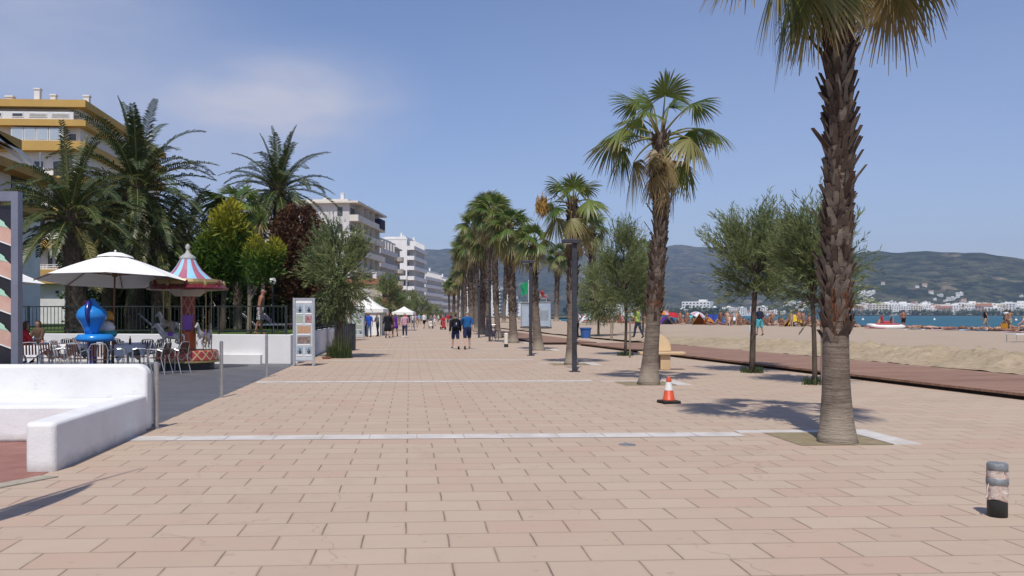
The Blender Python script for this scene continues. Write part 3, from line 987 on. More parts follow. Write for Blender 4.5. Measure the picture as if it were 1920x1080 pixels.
fan_palm(p2, random.Random(5), local_path(b, [(1229, 540, .05), (1239, 400, .05), (1238, 250, 0)]),   .265, .15, 1.9, 12, .92, .80, 6, nseg=38, skirt_R=.8, sag0=.15, low=12, wind=Vector((-.16, .1, 0)), fibre_z=2.1,
         extra=((-4, 24, 1.2, .66, .08, .45, .25), (-12, -22, .85, .70, .06, .5), (6, -46, .9, .42, .85, .9), (182, 12, .95, .80, .12, .5), (172, -14, .85, .82, .62, .6), (190, 36, .95, .8, .05, .4), (195, -40, .62, .68, .75, .7), (165, -58, .55, .62, .9, .6), (-140, -66, .45, .6, .95, .5), (150, -70, .5, .62, .9, .5), (-95, -58, .35, .5, .9, .4), (35, 34, .85, .6, .05, .4)))
b = PALM_BASE[2]
p3 = thing('fan_palm', 'fan palm with an orange blossom bunch and a bushy green top beside a lamp post', 'palm tree', (b.x, b.y, 0), 0, GP)
fan_palm(p3, random.Random(23), local_path(b, [(1073, 560, 0), (1074, 470, 0), (1073, 378, 0)]), .235, .155, 2.4, 17, .58, .74, 14, nseg=34, skirt_R=.62, sag0=.12, low=-14, wind=Vector((.06, .1, 0)), bunch=1, skirt_len=1.5)
b = PALM_BASE[3]
p4 = thing('fan_palm', 'small fan palm with a slim trunk behind the second lamp post', 'palm tree', (b.x, b.y, 0), 0, GP)
fan_palm(p4, random.Random(31), local_path(b, [(1004, 580, 0), (1000, 500, 0), (1000, 450, 0)]), .30, .125, 2.2, 16, .5, .72, 7, skirt_R=.6, sag0=.12, low=-22, skirt_len=.8)
b = PALM_BASE[4]
p5 = thing('fan_palm', 'thick brown-skirted fan palm beside the white bollard and the parked bicycle', 'palm tree', (b.x, b.y, 0), 0, GP)
fan_palm(p5, random.Random(47), local_path(b, [(960, 560, 0), (957, 500, 0), (955, 425, 0)]), .33, .22, 2.0, 26, .8, 1.0, 22, low=-28, skirt_len=1.7, sag0=.12, wind=Vector((-.05, .1, 0)), skirt_R=.75)
b = G(934, 634)
p6 = thing('fan_palm', 'tallest fan palm of the middle cluster, slender with a tan skirt', 'palm tree', (b.x, b.y, 0), 0, GP)
fan_palm(p6, random.Random(61), local_path(b, [(930, 560, 0), (927, 480, 0), (925, 398, 0)]), .29, .19, 2.4, 28, .9, 1.1, 24, low=-28, skirt_len=2.0, sag0=.12, wind=Vector((-.05, .1, 0)), skirt_R=.75)
protos = [p6, p5, p4]
rg = random.Random(77)
FAR_PALMS = [(917, 630, 412, 'fan palm just left of the slender tall one, standing behind the bicycle'), (904, 627, 448, 'fan palm right of the walking couple with an olive crown'), (893, 622, 440, 'fan palm straight behind the man in the blue shirt'), (884, 618, 455, 'fan palm above the head of the man in the blue shirt'), (874, 614, 478, 'fan palm with drooping crown over the walking couple'), (866, 611, 500, 'far fan palm with tan drooping skirt left of the couple'), (858, 608, 515, 'low far fan palm, third from the left end of the row'), (850, 606, 528, 'small far fan palm, second from the left end of the row'), (843, 604, 540, 'smallest and farthest fan palm at the left end of the row')]
for i, (px, py, ph, lab) in enumerate(FAR_PALMS):
    b = G(px, py)
    h = ZA(ph, b.y, px)
    pr = protos[i % 2]
    h0 = (7.9, 6.5)[i % 2]
    s = h / h0
    again(pr, (b.x, b.y, 0), rg.uniform(0, 6.28), (s * .98, s * .98, s), lab, GP)
# palms standing in the sand
GS = 'fan palms standing on the beach'
for px, py, ph, lab, k in ((1043, 603, 478, 'dark fan palm on the sand right of the grey cabins', 1), (944, 606, 470, 'thin dark-trunked fan palm in the sand behind the bicycle', 0), (1117, 611, 432, 'pale-stemmed fan palm with hanging dead leaves behind the casuarinas', 2), (1207, 608, 470, 'fan palm crown showing behind the leaning palm trunk', 1)):
    b = G(px, py, .2); h = ZA(ph, b.y, px) - .2
    s = h / (7.9, 6.5, 4.75)[k]
    again(protos[k], (b.x, b.y, .15), rg.uniform(0, 6.28), (s, s, s), lab, GS)

# --- feathery casuarinas on the right
GT = 'feathery young trees beside the boardwalk'
def ftree(name, label, px, py, path, crown, cr, sprigs, seed, **k):
    b = G(px, py)
    t = thing(name, label, 'tree', (b.x, b.y, 0), 0, GT)
    pth = local_path(b, path)
    c = A(crown[0], crown[1], b.y) - Vector((b.x, b.y, 0))
    feathery_tree(t, random.Random(seed), pth, k.pop('r0', .085), k.pop('limbs', 17), c, cr, sprigs, 'tamarisk_leaf', **k)
    tuft(t, random.Random(seed + 1), 160, .32, .20)
    return t
ft1 = ftree('feathery_tree', 'wide feathery tree with a single dark trunk by the boardwalk', 1410, 699, [(1413, 590, 0), (1418, 500, 0), (1412, 430, 0)], (1412, 498), (.86, .85, 1.05), 720, 3, L=.82, lw=.0115, up=1.15, n=22)
ft2 = ftree('feathery_tree', 'feathery tree half hidden behind the nearest palm trunk', 1528, 721, [(1526, 620, 0), (1522, 520, 0), (1530, 440, 0)], (1546, 498), (.80, .8, 1.0), 560, 8, r0=.06, L=.8, lw=.011, up=1.15, n=22)
ft3 = ftree('feathery_tree', 'narrow feathery tree left of the leaning palm with one stake', 1172, 667, [(1174, 600, 0), (1171, 530, 0), (1170, 490, 0)], (1168, 527), (.85, .85, 1.35), 800, 14, r0=.06, L=.9, lw=.012, up=1.0, n=20)
ft4 = ftree('feathery_tree', 'feathery tree standing in the sand behind the blue bin', 1122, 634, [(1122, 600, 0), (1120, 560, 0)], (1125, 545), (1.2, 1.2, 1.5), 900, 19, r0=.09, L=.95, lw=.019, ll=.2)
ft5 = ftree('feathery_tree', 'feathery tree whose crown shows just left of the leaning palm trunk', 1206, 632, [(1206, 590, 0), (1206, 540, 0)], (1203, 530), (.95, .95, 1.6), 650, 25, r0=.09, L=.95, lw=.019, ll=.2)
# stakes
M['stake'] = pm('stake_wood', (.27, .22, .17), (.18, .145, .11), 8, .9, bump=.5, stretch=(1, 1, .2))
for px, py, top, lab in ((1541, 722, 600, 'wooden stake beside the feathery tree hidden by the nearest palm'), (1181, 671, 588, 'wooden stake tied beside the narrow feathery tree'), (1145, 639, 600, 'left one of two thin stakes in the sand past the blue bin'), (1148, 639, 600, 'right one of two thin stakes in the sand past the blue bin')):
    b = G(px, py); mb = MB(); h = ZA(top, b.y, px)
    mb.tube([(0, 0, -.05), (.01, 0, h * .5), (0, 0.01, h)], [.035, .034, .03], 7)
    mb.tube([(0, 0, h * .93), (0, 0, h * .95)], [.042, .042], 7)
    tag(mb.build('stake', M['stake'], loc=b), lab, 'stake', 'stakes for the young trees')

# --- left-hand garden
Z0 = .86
def garden(px, Y):
    return Vector((XA(px, Y), Y, Z0))
b = garden(252, 40)
t = thing('date_palm', 'tallest date palm with a full upright crown above the white parasol', 'palm tree', b, 0, 'date palms in the garden')
feather_palm(t, random.Random(3), [(0, 0, -.1), (0.05, 0, 2.5), (.12, 0, ZA(352, 40) - Z0)], .42, .36, 70, 4.5, low=-48, top=88)
b = garden(522, 50)
t = thing('date_palm', 'smaller round-crowned date palm left of the far apartment blocks', 'palm tree', b, 0, 'date palms in the garden')
feather_palm(t, random.Random(4), [(0, 0, -.1), (0, 0, 4), (0, 0, ZA(352, 50) - Z0)], .34, .28, 60, 3.9, low=-58, top=88)
b = garden(142, 34)
t = thing('date_palm', 'low thick-trunked date palm with dark drooping fronds by the yellow building', 'palm tree', b, 0, 'date palms in the garden')
feather_palm(t, random.Random(6), [(0, 0, -.1), (0, 0, 1.8), (-.2, 0, ZA(398, 34) - Z0)], .40, .34, 56, 3.5, low=-30)
b = garden(205, 44)
t = thing('date_palm', 'dark date palm filling the gap behind the tallest date palm', 'palm tree', b, 0, 'date palms in the garden')
feather_palm(t, random.Random(9), [(0, 0, -.1), (0, 0, 2.2), (0, 0, ZA(430, 44) - Z0)], .38, .34, 50, 3.4, low=-55)
b = garden(350, 46)
t = thing('date_palm', 'short date palm behind the merry-go-round roof', 'palm tree', b, 0, 'date palms in the garden')
feather_palm(t, random.Random(10), [(0, 0, -.1), (0, 0, 2.2), (0, 0, ZA(440, 46) - Z0)], .34, .30, 44, 3.1, low=-45)
b = garden(296, 39)
t = thing('date_palm', 'leafless-looking dark palm trunk between parasol and merry-go-round', 'palm tree', b, 0, 'date palms in the garden')
feather_palm(t, random.Random(12), [(0, 0, -.1), (0, 0, 2.2), (0, 0, ZA(455, 39) - Z0)], .30, .26, 34, 2.9, low=-55)
b = garden(445, 43)
t = thing('fan_palm', 'garden fan palm with a grey trunk behind the golden conifer', 'palm tree', b, 0, 'fan palms in the garden')
fan_palm(t, random.Random(15), [(0, 0, 0), (0, 0, 3), (0, 0, ZA(392, 43) - Z0)], .24, .19, 1.2, 26, 1.0, 1.15, 22, low=-50, skirt_len=1.4)
b = garden(489, 41)
t = thing('yucca', 'spiky yucca rosette on a thin stem in front of the brown tree', 'yucca', b)
mb = MB(); mb.tube(spline([(0, 0, -.05), (.1, 0, 2.2), (0, 0, ZA(415, 41) - Z0)], 8), [.09] * 9, 7)
mb.build('trunk', M['bark_pale'], t, smooth=True)
mb = MB(); rr = random.Random(2); hz_ = ZA(415, 41) - Z0
for i in range(110):
    a = rr.uniform(0, 6.283); el = rr.uniform(-1.2, 1.45)
    d = Vector((math.cos(a) * math.cos(el), math.sin(a) * math.cos(el), math.sin(el))); L = rr.uniform(.7, 1.0)
    s = d.cross(Vector((0, 0, 1))).normalized() * .03
    p = Vector((0, 0, hz_)); m_ = p + d * L * .5; e = p + d * L + Vector((0, 0, -.12))
    col = (rr.random(), max(0, rr.uniform(-.5, .2)) if el > -.5 else .7, rr.random() * .3)
    i0, i1, i2, i3, i4 = [mb.vert(q, col) for q in (p - s * .5, p + s * .5, m_ + s, m_ - s, e)]
    mb.face((i0, i1, i2, i3)); mb.face((i3, i2, i4))
mb.build('crown', M['fan_leaf'], t)
def clump_tree(name, label, px, Y, base_px, trunk, cl, n, leaf, seed, z0=Z0, **k):
    b = Vector((XA(base_px, Y), Y, z0))
    rr = random.Random(seed)
    t = thing(name, label, 'tree', b)
    loc = []
    for (x, y, r) in cl:
        p = A(x, y, Y) - b
        p.y += rr.uniform(-.5, .5)
        loc.append(((p.x, p.y, p.z), r * Y / F))
    blob_tree(t, rr, [(0, 0, -.1), (.02, 0, trunk * .5), (0, 0, trunk)], k.pop('r0', .12), loc, n, leaf, **k)
    return t
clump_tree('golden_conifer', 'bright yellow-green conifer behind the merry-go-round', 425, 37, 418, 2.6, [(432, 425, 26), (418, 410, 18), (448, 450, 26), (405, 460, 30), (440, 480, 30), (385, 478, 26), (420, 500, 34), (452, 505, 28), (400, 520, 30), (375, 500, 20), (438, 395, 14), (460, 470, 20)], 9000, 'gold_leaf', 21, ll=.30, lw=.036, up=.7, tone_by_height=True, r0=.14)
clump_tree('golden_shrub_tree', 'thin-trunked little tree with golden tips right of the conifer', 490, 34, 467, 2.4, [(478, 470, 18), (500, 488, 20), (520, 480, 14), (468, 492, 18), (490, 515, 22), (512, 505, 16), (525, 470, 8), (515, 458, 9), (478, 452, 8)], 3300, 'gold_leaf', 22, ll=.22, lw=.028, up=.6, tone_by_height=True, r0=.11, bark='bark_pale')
clump_tree('purple_leaved_tree', 'dark red-brown leaved tree beside the golden tree', 545, 44, 545, 3.0, [(560, 420, 30), (530, 430, 28), (585, 440, 28), (545, 455, 36), (575, 475, 36), (520, 470, 26), (600, 480, 26), (550, 500, 40), (590, 520, 34), (525, 525, 34), (560, 545, 30), (540, 405, 16), (580, 405, 14)], 10000, 'brown_leaf', 23, ll=.2, lw=.06)
# hedge masses that close the view under the palms
def hedge(label, px0, px1, Y, ytop, seed, leaf='dark_leaf', n=9000, group='hedge bushes behind the garden'):
    rr = random.Random(seed); x0, x1 = XA(px0, Y), XA(px1, Y)
    h = ZA(ytop, Y) - Z0
    b = Vector(((x0 + x1) / 2, Y, Z0))
    t = thing('hedge_bush', label, 'bush', b, 0, group)
    cl = []
    w = x1 - x0
    k = max(6, int(w * 2.2))
    for i in range(k):
        x = -w / 2 + w * (i + .5) / k + rr.uniform(-.3, .3)
        for q in range(3):
            r = rr.uniform(.55, .85)
            cl.append(((x + rr.uniform(-.3, .3), rr.uniform(-.6, .6), h * (q + .5) / 3 + rr.uniform(-.1, .1)), r))
    blob_tree(t, rr, [(0, 0, -.05), (0, 0, .3), (0, 0, h * .5)], .1, cl, n, leaf, ll=.24, lw=.075)
hedge('tall dark hedge bush behind the fence below the tallest date palm', 150, 330, 47, 480, 31, n=12000)
hedge('tall dark hedge bush behind the merry-go-round', 325, 470, 49, 490, 32, n=11000)
hedge('tall dark hedge bush behind the shirtless man', 455, 600, 48, 490, 33, n=11000)
# roadside feathery trees on the left of the promenade
b = G(636, 671)
t = thing('feathery_tree', 'bushy feathery tree growing from the grass tuft beside the postcard stand', 'tree', b, 0, 'feathery trees along the left edge')
feathery_tree(t, random.Random(41), [(0, 0, -.05), (.03, 0, .9), (-.02, 0, 2.0), (.02, 0, 2.8)], .13, 22, (A(636, 505, b.y) - b), (1.0, 1.0, 1.35), 1150, 'tamarisk_leaf', L=.7, lw=.016, ll=.17, drop=.2)
tuft(t, random.Random(42), 420, .5, .62)
tuft(t, random.Random(43), 160, .3, 1.1, mat='tamarisk_leaf')
for px, py, cy, lab, rx, rz, seed in ((731, 612, 556, 'feathery tree in front of the white tent', 1.6, 2.3, 51), (768, 605, 572, 'rounded feathery tree beyond the second white canopy', 2.2, 2.0, 52), (790, 602, 578, 'far feathery tree in front of the curved apartment block', 2.6, 2.3, 53), (752, 606, 578, 'small feathery tree between the two white canopies', 1.8, 1.6, 54), (812, 600, 590, 'farthest low feathery tree where the promenade vanishes', 2.8, 1.6, 55)):
    b = G(px, py)
    t = thing('feathery_tree', lab, 'tree', b, 0, 'feathery trees along the left edge')
    c = A(px, cy, b.y) - b
    feathery_tree(t, random.Random(seed), [(0, 0, 0), (0, 0, c.z * .5), (0, 0, c.z)], .16, 14, c, (rx, rx, rz), 620, 'tamarisk_leaf', L=1.1, lw=.045, ll=.34, n=12)
# ------------------------------------------------------------------ buildings
M['ochre'] = pm('ochre_render', (.54, .345, .115), (.47, .295, .095), .6, .85, .2, bump=.15, obj=False)
M['ochre_dark'] = pm('ochre_brown_render', (.46, .28, .085), (.39, .23, .07), .6, .85, .2, obj=False)
M['white_wall'] = pm('white_render', (.74, .735, .73), (.64, .635, .63), .9, .85, .2, bump=.25, bscale=60, obj=False)
M['cream'] = pm('cream_render', (.70, .655, .58), (.58, .54, .48), .5, .85, .2, obj=False)
M['beige'] = pm('beige_render', (.50, .45, .385), (.42, .375, .32), .5, .85, .2, obj=False)
M['greywall'] = pm('grey_white_render', (.60, .585, .58), (.50, .49, .485), .5, .85, .2, obj=False)
M['yellow_wall'] = pm('pale_yellow_render', (.66, .54, .27), (.56, .46, .23), .5, .85, .2, obj=False)
M['roof_tile'] = pm('roof_tile', (.33, .16, .095), (.26, .12, .075), 2, .85, .2, obj=False)
M['glass'] = pm('window_glass', (.035, .04, .048), (.08, .085, .09), .8, .12, .6, obj=False)
M['glass_pale'] = pm('pale_glazing', (.42, .48, .54), (.36, .42, .48), .7, .15, .6, obj=False)
M['shutter'] = pm('roller_shutter', (.42, .40, .385), (.36, .345, .33), 1.5, .6, .3, obj=False)
M['frame'] = pm('white_frame', (.72, .72, .72), (.62, .62, .62), 3, .45, .4, obj=False)
M['rail'] = pm('rail_metal', (.42, .43, .45), (.34, .35, .37), 3, .4, .5, metal=.4, obj=False)
M['awning'] = pm('dark_awning', (.025, .022, .055), (.02, .018, .04), 2, .8, obj=False)

def block(name, label, corner, ang, L, W, n, fh, z0=0, wall='greywall', slab='white_wall', depth=1.5, parapet=.95, bays=6, roof_over=.6, chim=3, end_win=1, glass='glass', dividers=True, endbal=False, cat='building', group=None, seed=0):
    """apartment block. corner: near corner on the street side; ang: heading of the long balcony side, from +Y towards +X"""
    rr = random.Random(seed)
    t = thing(name, label, cat, (corner[0], corner[1], z0), -ang, group)
    Ht = n * fh
    part('wall', t, M[wall], lambda m: m.box(-W / 2, L / 2, 0, W, L, Ht))
    def roof(m):
        m.box(-W / 2 + roof_over / 2, L / 2, Ht + .002, W + roof_over * 2 - roof_over, L + roof_over, .35)
        m.box(-W / 2, L / 2, Ht + .352, W - .6, L - .5, .5)
    r = part('roof', t, M[slab], roof)
    for k in range(chim):
        x, y = -rr.uniform(1, min(W, 9) - .6), L * (k + .5) / chim + rr.uniform(-.4, .4)
        part('chimney', r, M['white_wall'], lambda m: (m.box(x, y, Ht + .85, .6, .6, 1.3), m.box(x, y, Ht + 2.152, .75, .75, .14)))
    for f in range(n):
        z = f * fh
        def bal(m):
            m.box(depth / 2 + .002, L / 2, z - .1, depth, L, .22)                  # slab
            m.box(depth - .06, L / 2, z + .122, .12, L, parapet)                  # front parapet
            m.box(depth / 2 - .06, .06, z + .122, depth - .13, .12, parapet)
            m.box(depth / 2 - .06, L - .06, z + .122, depth - .13, .12, parapet)
            if dividers:
                for q in range(1, bays):
                    m.box(depth / 2 - .07, L * q / bays, z + .122, depth - .15, .14, fh - .24)
            if endbal:
                m.box(-W * .25, -.55, z - .1, W * .5, 1.096, .22); m.box(-W * .25, -1.05, z + .122, W * .5, .1, parapet)
        if f > 0: part('balcony', t, M[slab], bal)
        for q in range(bays):
            y = L * (q + .5) / bays; ww = L / bays * .62
            w = part('window', t, M[glass] if rr.random() > .22 else M['shutter'], lambda m: m.box(.028, y, z + .15, .05, ww, fh * .72))
        for q in range(end_win):
            x = -W * (q + .5) / end_win if end_win > 1 else -1.8
            part('window', t, M[glass] if rr.random() > .4 else M['shutter'], lambda m: m.box(x, -.028, z + .9, 1.5 if end_win > 1 else 1.0, .05, fh * .5))
    return t
def corner_at(px, Y): return (XA(px, Y), Y)
# terraced ochre building at the left edge (near block) and its taller wing behind
def ochre_wing():
    Y = 70.0
    xr = XA(160, Y)
    t = thing('apartment_building', 'tall ochre-banded apartment wing with white chimneys behind the date palms', 'building', (xr, Y, 0))
    Wd, Ld = 26.0, 22.0
    lv = lambda py: ZA(py, Y, 100)
    ztop = lv(203)
    part('wall', t, M['white_wall'], lambda m: m.box(-Wd / 2 - .5, Ld / 2 + .3, 0, Wd, Ld, ztop))
    def slabband(m, ya, yb, out, wid):
        m.box(-Wd / 2 + wid, Ld / 2 - out / 2, lv(yb), Wd + .2, Ld + out, lv(ya) - lv(yb))
    r = part('roof', t, M['ochre'], lambda m: slabband(m, 189.5, 203, .55, .1))
    for px, py, w in ((65, 166, .42), (95, 177, .40), (158, 178, .42), (13, 181, .5)):
        x = XA(px, Y) - xr
        part('chimney', r, M['white_wall'], lambda m: (m.box(x, .6, lv(189.5) + .002, w, w, lv(py) - lv(189.5)), m.box(x, .6, lv(py) + .004, w * 1.25, w * 1.25, .12)))
    for ya, yb in ((226, 238), (266, 284), (330, 345), (388, 403), (450, 466), (506, 532)):
        part('balcony', t, M['ochre'], lambda m: slabband(m, ya, yb, .5, .1))
    def win(px0, px1, ya, yb, mat, yy=.27):
        x0, x1 = XA(px0, Y) - xr, XA(px1, Y) - xr
        f = part('window', t, M['frame'], lambda m: m.box((x0 + x1) / 2, yy, lv(yb), x1 - x0, .06, lv(ya) - lv(yb)))
        part('pane', f, M[mat], lambda m: m.box((x0 + x1) / 2, yy - .035, lv(yb) + .08, x1 - x0 - .14, .03, lv(ya) - lv(yb) - .16))
    part('sunlit_panel', t, M['white_wall'], lambda m: m.box((XA(141, Y) - xr - Wd) / 2, -.29, lv(226), XA(141, Y) - xr + Wd, .14, lv(211.5) - lv(226)))  # added forward of the wall to catch sun, standing in for its lit half
    for a, b in ((26, 48), (58, 92), (100, 134), (-6, 8)): win(a, b, 213.5, 222, 'shutter' if a > 50 else 'glass', -.37)
    for k in range(4): win(24 + k * 23.6, 46.5 + k * 23.6, 241, 265, 'glass_pale', -.30)
    win(126, 142, 248, 264, 'glass')
    part('post', t, M['frame'], lambda m: m.box(XA(119, Y) - xr, -.30, lv(266), .25, .1, lv(238) - lv(266)))
    for a, b, c, d in ((60, 72, 458, 500), (86, 98, 470, 500), (100, 112, 472, 500), (100, 110, 543, 552), (40, 52, 458, 500), (60, 80, 300, 328), (96, 120, 300, 328), (50, 74, 355, 386), (96, 122, 355, 386), (60, 84, 410, 446)):
        win(a, b, c, d, 'glass')
    part('door', t, M['frame'], lambda m: m.box(XA(92, Y) - xr, .25, 0.9, 2.2, .08, lv(552) - .9))
    part('rail', t, M['rail'], lambda m: [m.tube([(XA(38, Y) - xr, -.4, lv(z)), (XA(126, Y) - xr, -.4, lv(z))], .03, 5) for z in (497, 501)] and [m.tube([(XA(p, Y) - xr, -.4, lv(506)), (XA(p, Y) - xr, -.4, lv(497))], .02, 4) for p in range(40, 126, 6)])
    return t
ochre_wing()
def ochre_terraces():
    X0 = -24.0
    t = thing('apartment_building', 'nearer ochre apartment terraces stepping down at the left edge of the picture', 'building', (X0, 0, 0))
    def yend(px): return X0 / (ray(px, 590).x / ray(px, 590).y)
    tiers = ((41, 263, 281, 9.0), (102, 335, 352, 6.6), (60, 385, 402, 0))
    ye = yend(41); zt = ZA(263, ye, 41); zb = ZA(281, ye, 41)
    part('wall', t, M['white_wall'], lambda m: m.box(-6.5, ye - 16, 0, 10, 30, zb - .002))
    part('balcony', t, M['ochre_dark'], lambda m: (m.box(-5.4, ye - 15.5, zb, 10.8, 31, zt - zb)))
    y2 = yend(104); z2t = ZA(337, y2, 104); z2b = ZA(352, y2, 104)
    part('balcony', t, M['ochre_dark'], lambda m: m.box(-4.2, y2 - 18, z2b, 9.4, 36, z2t - z2b))
    part('wall', t, M['white_wall'], lambda m: m.box(-5.6, y2 - 17.5, 0, 10, 33, z2b - .002))
    # white sloping buttress walls between the tiers
    part('sloping_wall', t, M['white_wall'], lambda m: [m.prism([(-.4, ye - 9), (-.1, ye - 9), (-.1, ye - 8.8), (-.4, ye - 8.8)], z2t, zb)] and m.poly([(.2, ye - 12, zb - .1), (.2, ye - .5, zb - .1), (.2, ye + 2.5, z2t + .1), (.2, ye - 12, z2t + 2.6)]) or m.poly([(-.3, ye + 2.5, z2t + .1), (-.3, ye - .5, zb - .1), (-.3, ye - 12, zb - .1), (-.3, ye - 12, z2t + 2.6)]))
    part('rail', t, M['rail'], lambda m: [m.tube([(.3, ye + 2, z2t + 1.25), (.3, y2 - 1, z2t + 1.25)], .035, 5), m.tube([(.3, ye + 2, z2t), (.3, ye + 2, z2t + 1.25)], .05, 5)])
    y3 = yend(62); z3t = ZA(392, y3, 62); z3b = ZA(412, y3, 62)
    part('balcony', t, M['ochre_dark'], lambda m: m.box(-2.6, y3 - 15, z3b, 8, 30, z3t - z3b))
    def win(y, z):
        f = part('window', t, M['frame'], lambda m: m.box(.0, y, z, .12, 2.2, 1.9))
    for k in range(4): part('window', t, M['glass'], lambda m: m.box(-.57, y2 - 4 - k * 5, z3t + .4, .06, 2.6, 1.7))
    # hanging planter of green on the middle terrace
    rr = random.Random(5)
    mb = MB()
    for q in range(900):
        y = y3 - rr.uniform(.5, 6); p = Vector((1.45 + rr.uniform(-.25, .2), y, z3t + rr.uniform(-.5, .5) + .3))
        d = Vector((rr.uniform(-1, 1), rr.uniform(-1, 1), rr.uniform(-1, 1))).normalized() * .16; s = d.orthogonal().normalized() * .05
        c = (rr.random(), 0, rr.random() * .5)
        mb.face([mb.vert(x, c) for x in (p, p + d * .5 + s, p + d, p + d * .5 - s)])
    mb.build('planting', M['dark_leaf'], t)
ochre_terraces()
# apartment row beyond the trees, bending with the bay
AN = R(10.2)
b1 = block('apartment_block', 'cream apartment block with a thin overhanging roof and dark balconies behind the feathery tree', corner_at(655, 165), AN, 24.5, 13, 7, 3.2, wall='greywall', slab='cream', bays=5, depth=1.7, roof_over=1.9, chim=5, end_win=1, seed=1)
part('awning', b1, M['awning'], lambda m: m.box(1.0, 21.0, 6 * 3.2 + .3, 1.9, 4.5, 2.0))
part('side_wing', b1, M['white_wall'], lambda m: (m.box(-21, 8, 0, 14, 14, 20.2)))
b2 = block('apartment_block', 'grey-white apartment block with framed balconies in shade next to the cream block', corner_at(704, 197), AN, 20, 12, 6, 3.1, wall='greywall', slab='greywall', bays=6, depth=1.2, chim=4, endbal=True, seed=2)
def round_balconies(t, y, n, fh, r):
    for f in range(1, n):
        z = f * fh
        part('balcony', t, M['beige'], lambda m: (m.lathe([(0, z - .15), (r, z - .15), (r, z + .95), (r - .12, z + .95), (r - .12, z + .08), (0, z + .08)], 18, (.4, y, 0))))
b2b = block('apartment_block', 'narrow apartment block with rounded beige balconies before the white tower', corner_at(733, 224), AN, 12, 9, 6, 3.1, wall='beige', slab='beige', bays=3, depth=1.0, chim=2, dividers=False, seed=3)
round_balconies(b2b, 5, 6, 3.1, 2.0)
b3 = block('apartment_tower', 'bright white blank-walled apartment tower, tallest of the far row', corner_at(763, 262), AN, 24, 7.2, 8, 3.0, wall='white_wall', slab='white_wall', bays=6, depth=2.2, roof_over=.15, chim=3, end_win=0, seed=4)
for f in range(0, 5):
    part('balcony', b3, M['white_wall'], lambda m: (m.box(-3.6, -.8, f * 3.0 + .1, 7.6, 1.596, 1.0)))
    part('window', b3, M['glass'], lambda m: m.box(-3.6, -.03, f * 3.0 + 1.2, 6.4, .05, 1.6))
part('side_wing', b3, M['white_wall'], lambda m: m.box(-10.2, 8, 0, 5.9, 12, 24.8))
b4 = block('apartment_block', 'long curved white apartment block of many balconies at the end of the row', corner_at(790, 330), R(12), 40, 16, 6, 3.0, wall='greywall', slab='white_wall', bays=10, depth=1.6, chim=6, endbal=True, end_win=3, seed=5)
b4b = block('apartment_block', 'last white balcony block stepping forward beyond the curved one', corner_at(814, 372), R(16), 30, 14, 6, 2.9, wall='greywall', slab='white_wall', bays=8, depth=1.6, chim=4, end_win=2, seed=6)
b5 = block('low_building', 'small pale yellow building where the promenade disappears', corner_at(838, 405), R(20), 20, 6, 4, 2.9, wall='yellow_wall', slab='cream', bays=5, depth=1.2, chim=2, end_win=2, seed=7)
block('low_building', 'tile-roofed low house wall behind the white tents', corner_at(716, 128), R(6), 22, 9, 2, 3.0, wall='beige', slab='roof_tile', bays=5, depth=.8, chim=1, end_win=2, seed=8)
# white houses seen between the palm trunks, across the bend of the bay
GF = 'white blocks seen between the palm trunks'
for i, (px, Y, L, W, n, lab) in enumerate(((905, 640, 30, 22, 7, 'white block seen just right of the man in the blue shirt'), (935, 700, 26, 24, 8, 'tall white block seen left of the thick palm trunk'), (962, 760, 34, 22, 6, 'white stepped block seen right of the thick palm trunk'), (985, 820, 40, 20, 4, 'low white block seen beside the grey cabins'), (880, 600, 30, 20, 5, 'white block seen behind the heads of the walking couple'))):
    block('apartment_block', lab, corner_at(px, Y), R(14), L, W, n, 3.0, wall='white_wall', slab='white_wall', bays=4, depth=1.2, chim=2, end_win=3, group=GF, seed=20 + i)

# the town across the water: single houses by the shore and up the slope
M['house_white'] = pm('house_white', (.80, .79, .76), (.70, .69, .66), .05, .85, .2, obj=False)
M['house_cream'] = pm('house_cream', (.66, .60, .50), (.58, .53, .45), .05, .85, .2, obj=False)
M['house_pink'] = pm('house_pink', (.52, .38, .31), (.46, .34, .28), .05, .85, .2, obj=False)
def house_mesh(name, wall, sx, sy, sz, kind, storeys):
    mb = MB()
    mb.box(0, 0, -6, sx, sy, sz + 6, 0)
    if kind == 'gable':
        e = .4; h = sx * .2
        a = [(-sx / 2 - e, -sy / 2 - e, sz + .01), (sx / 2 + e, -sy / 2 - e, sz + .01), (sx / 2 + e, sy / 2 + e, sz + .01), (-sx / 2 - e, sy / 2 + e, sz + .01)]
        b = [(-sx / 2, 0, sz + h), (sx / 2, 0, sz + h)]
        mb.poly([a[0], a[1], b[1], b[0]], 1); mb.poly([a[2], a[3], b[0], b[1]], 1); mb.poly([a[1], a[2], b[1]], 0); mb.poly([a[3], a[0], b[0]], 0); mb.poly([a[3], a[2], a[1], a[0]], 0)
    else:
        mb.box(0, 0, sz + .01, sx * .98, sy * .98, .8, 0)
        mb.box(sx * .2, 0, sz + .82, sx * .25, sy * .5, 2.2, 0)
    for s in range(storeys):
        z = sz * s / storeys + .9
        k = max(2, int(sx / 4))
        for q in range(k):
            mb.box(-sx / 2 + sx * (q + .5) / k, -sy / 2 - .03, z, sx / k * .5, .05, sz / storeys * .5, 2)
    return mb, [M[wall], M['roof_tile'], M['glass']]
HM = []
for i, (wall, sx, sy, sz, kd, st) in enumerate((('house_white', 22, 14, 9, 'flat', 3), ('house_white', 15, 12, 7, 'gable', 2), ('house_cream', 26, 16, 15, 'flat', 5), ('house_white', 34, 14, 16, 'flat', 5), ('house_cream', 16, 13, 8, 'gable', 2), ('house_pink', 20, 13, 12, 'gable', 3), ('house_white', 12, 10, 6, 'flat', 2))):
    HM.append(house_mesh('far_house', wall, sx, sy, sz, kd, st))
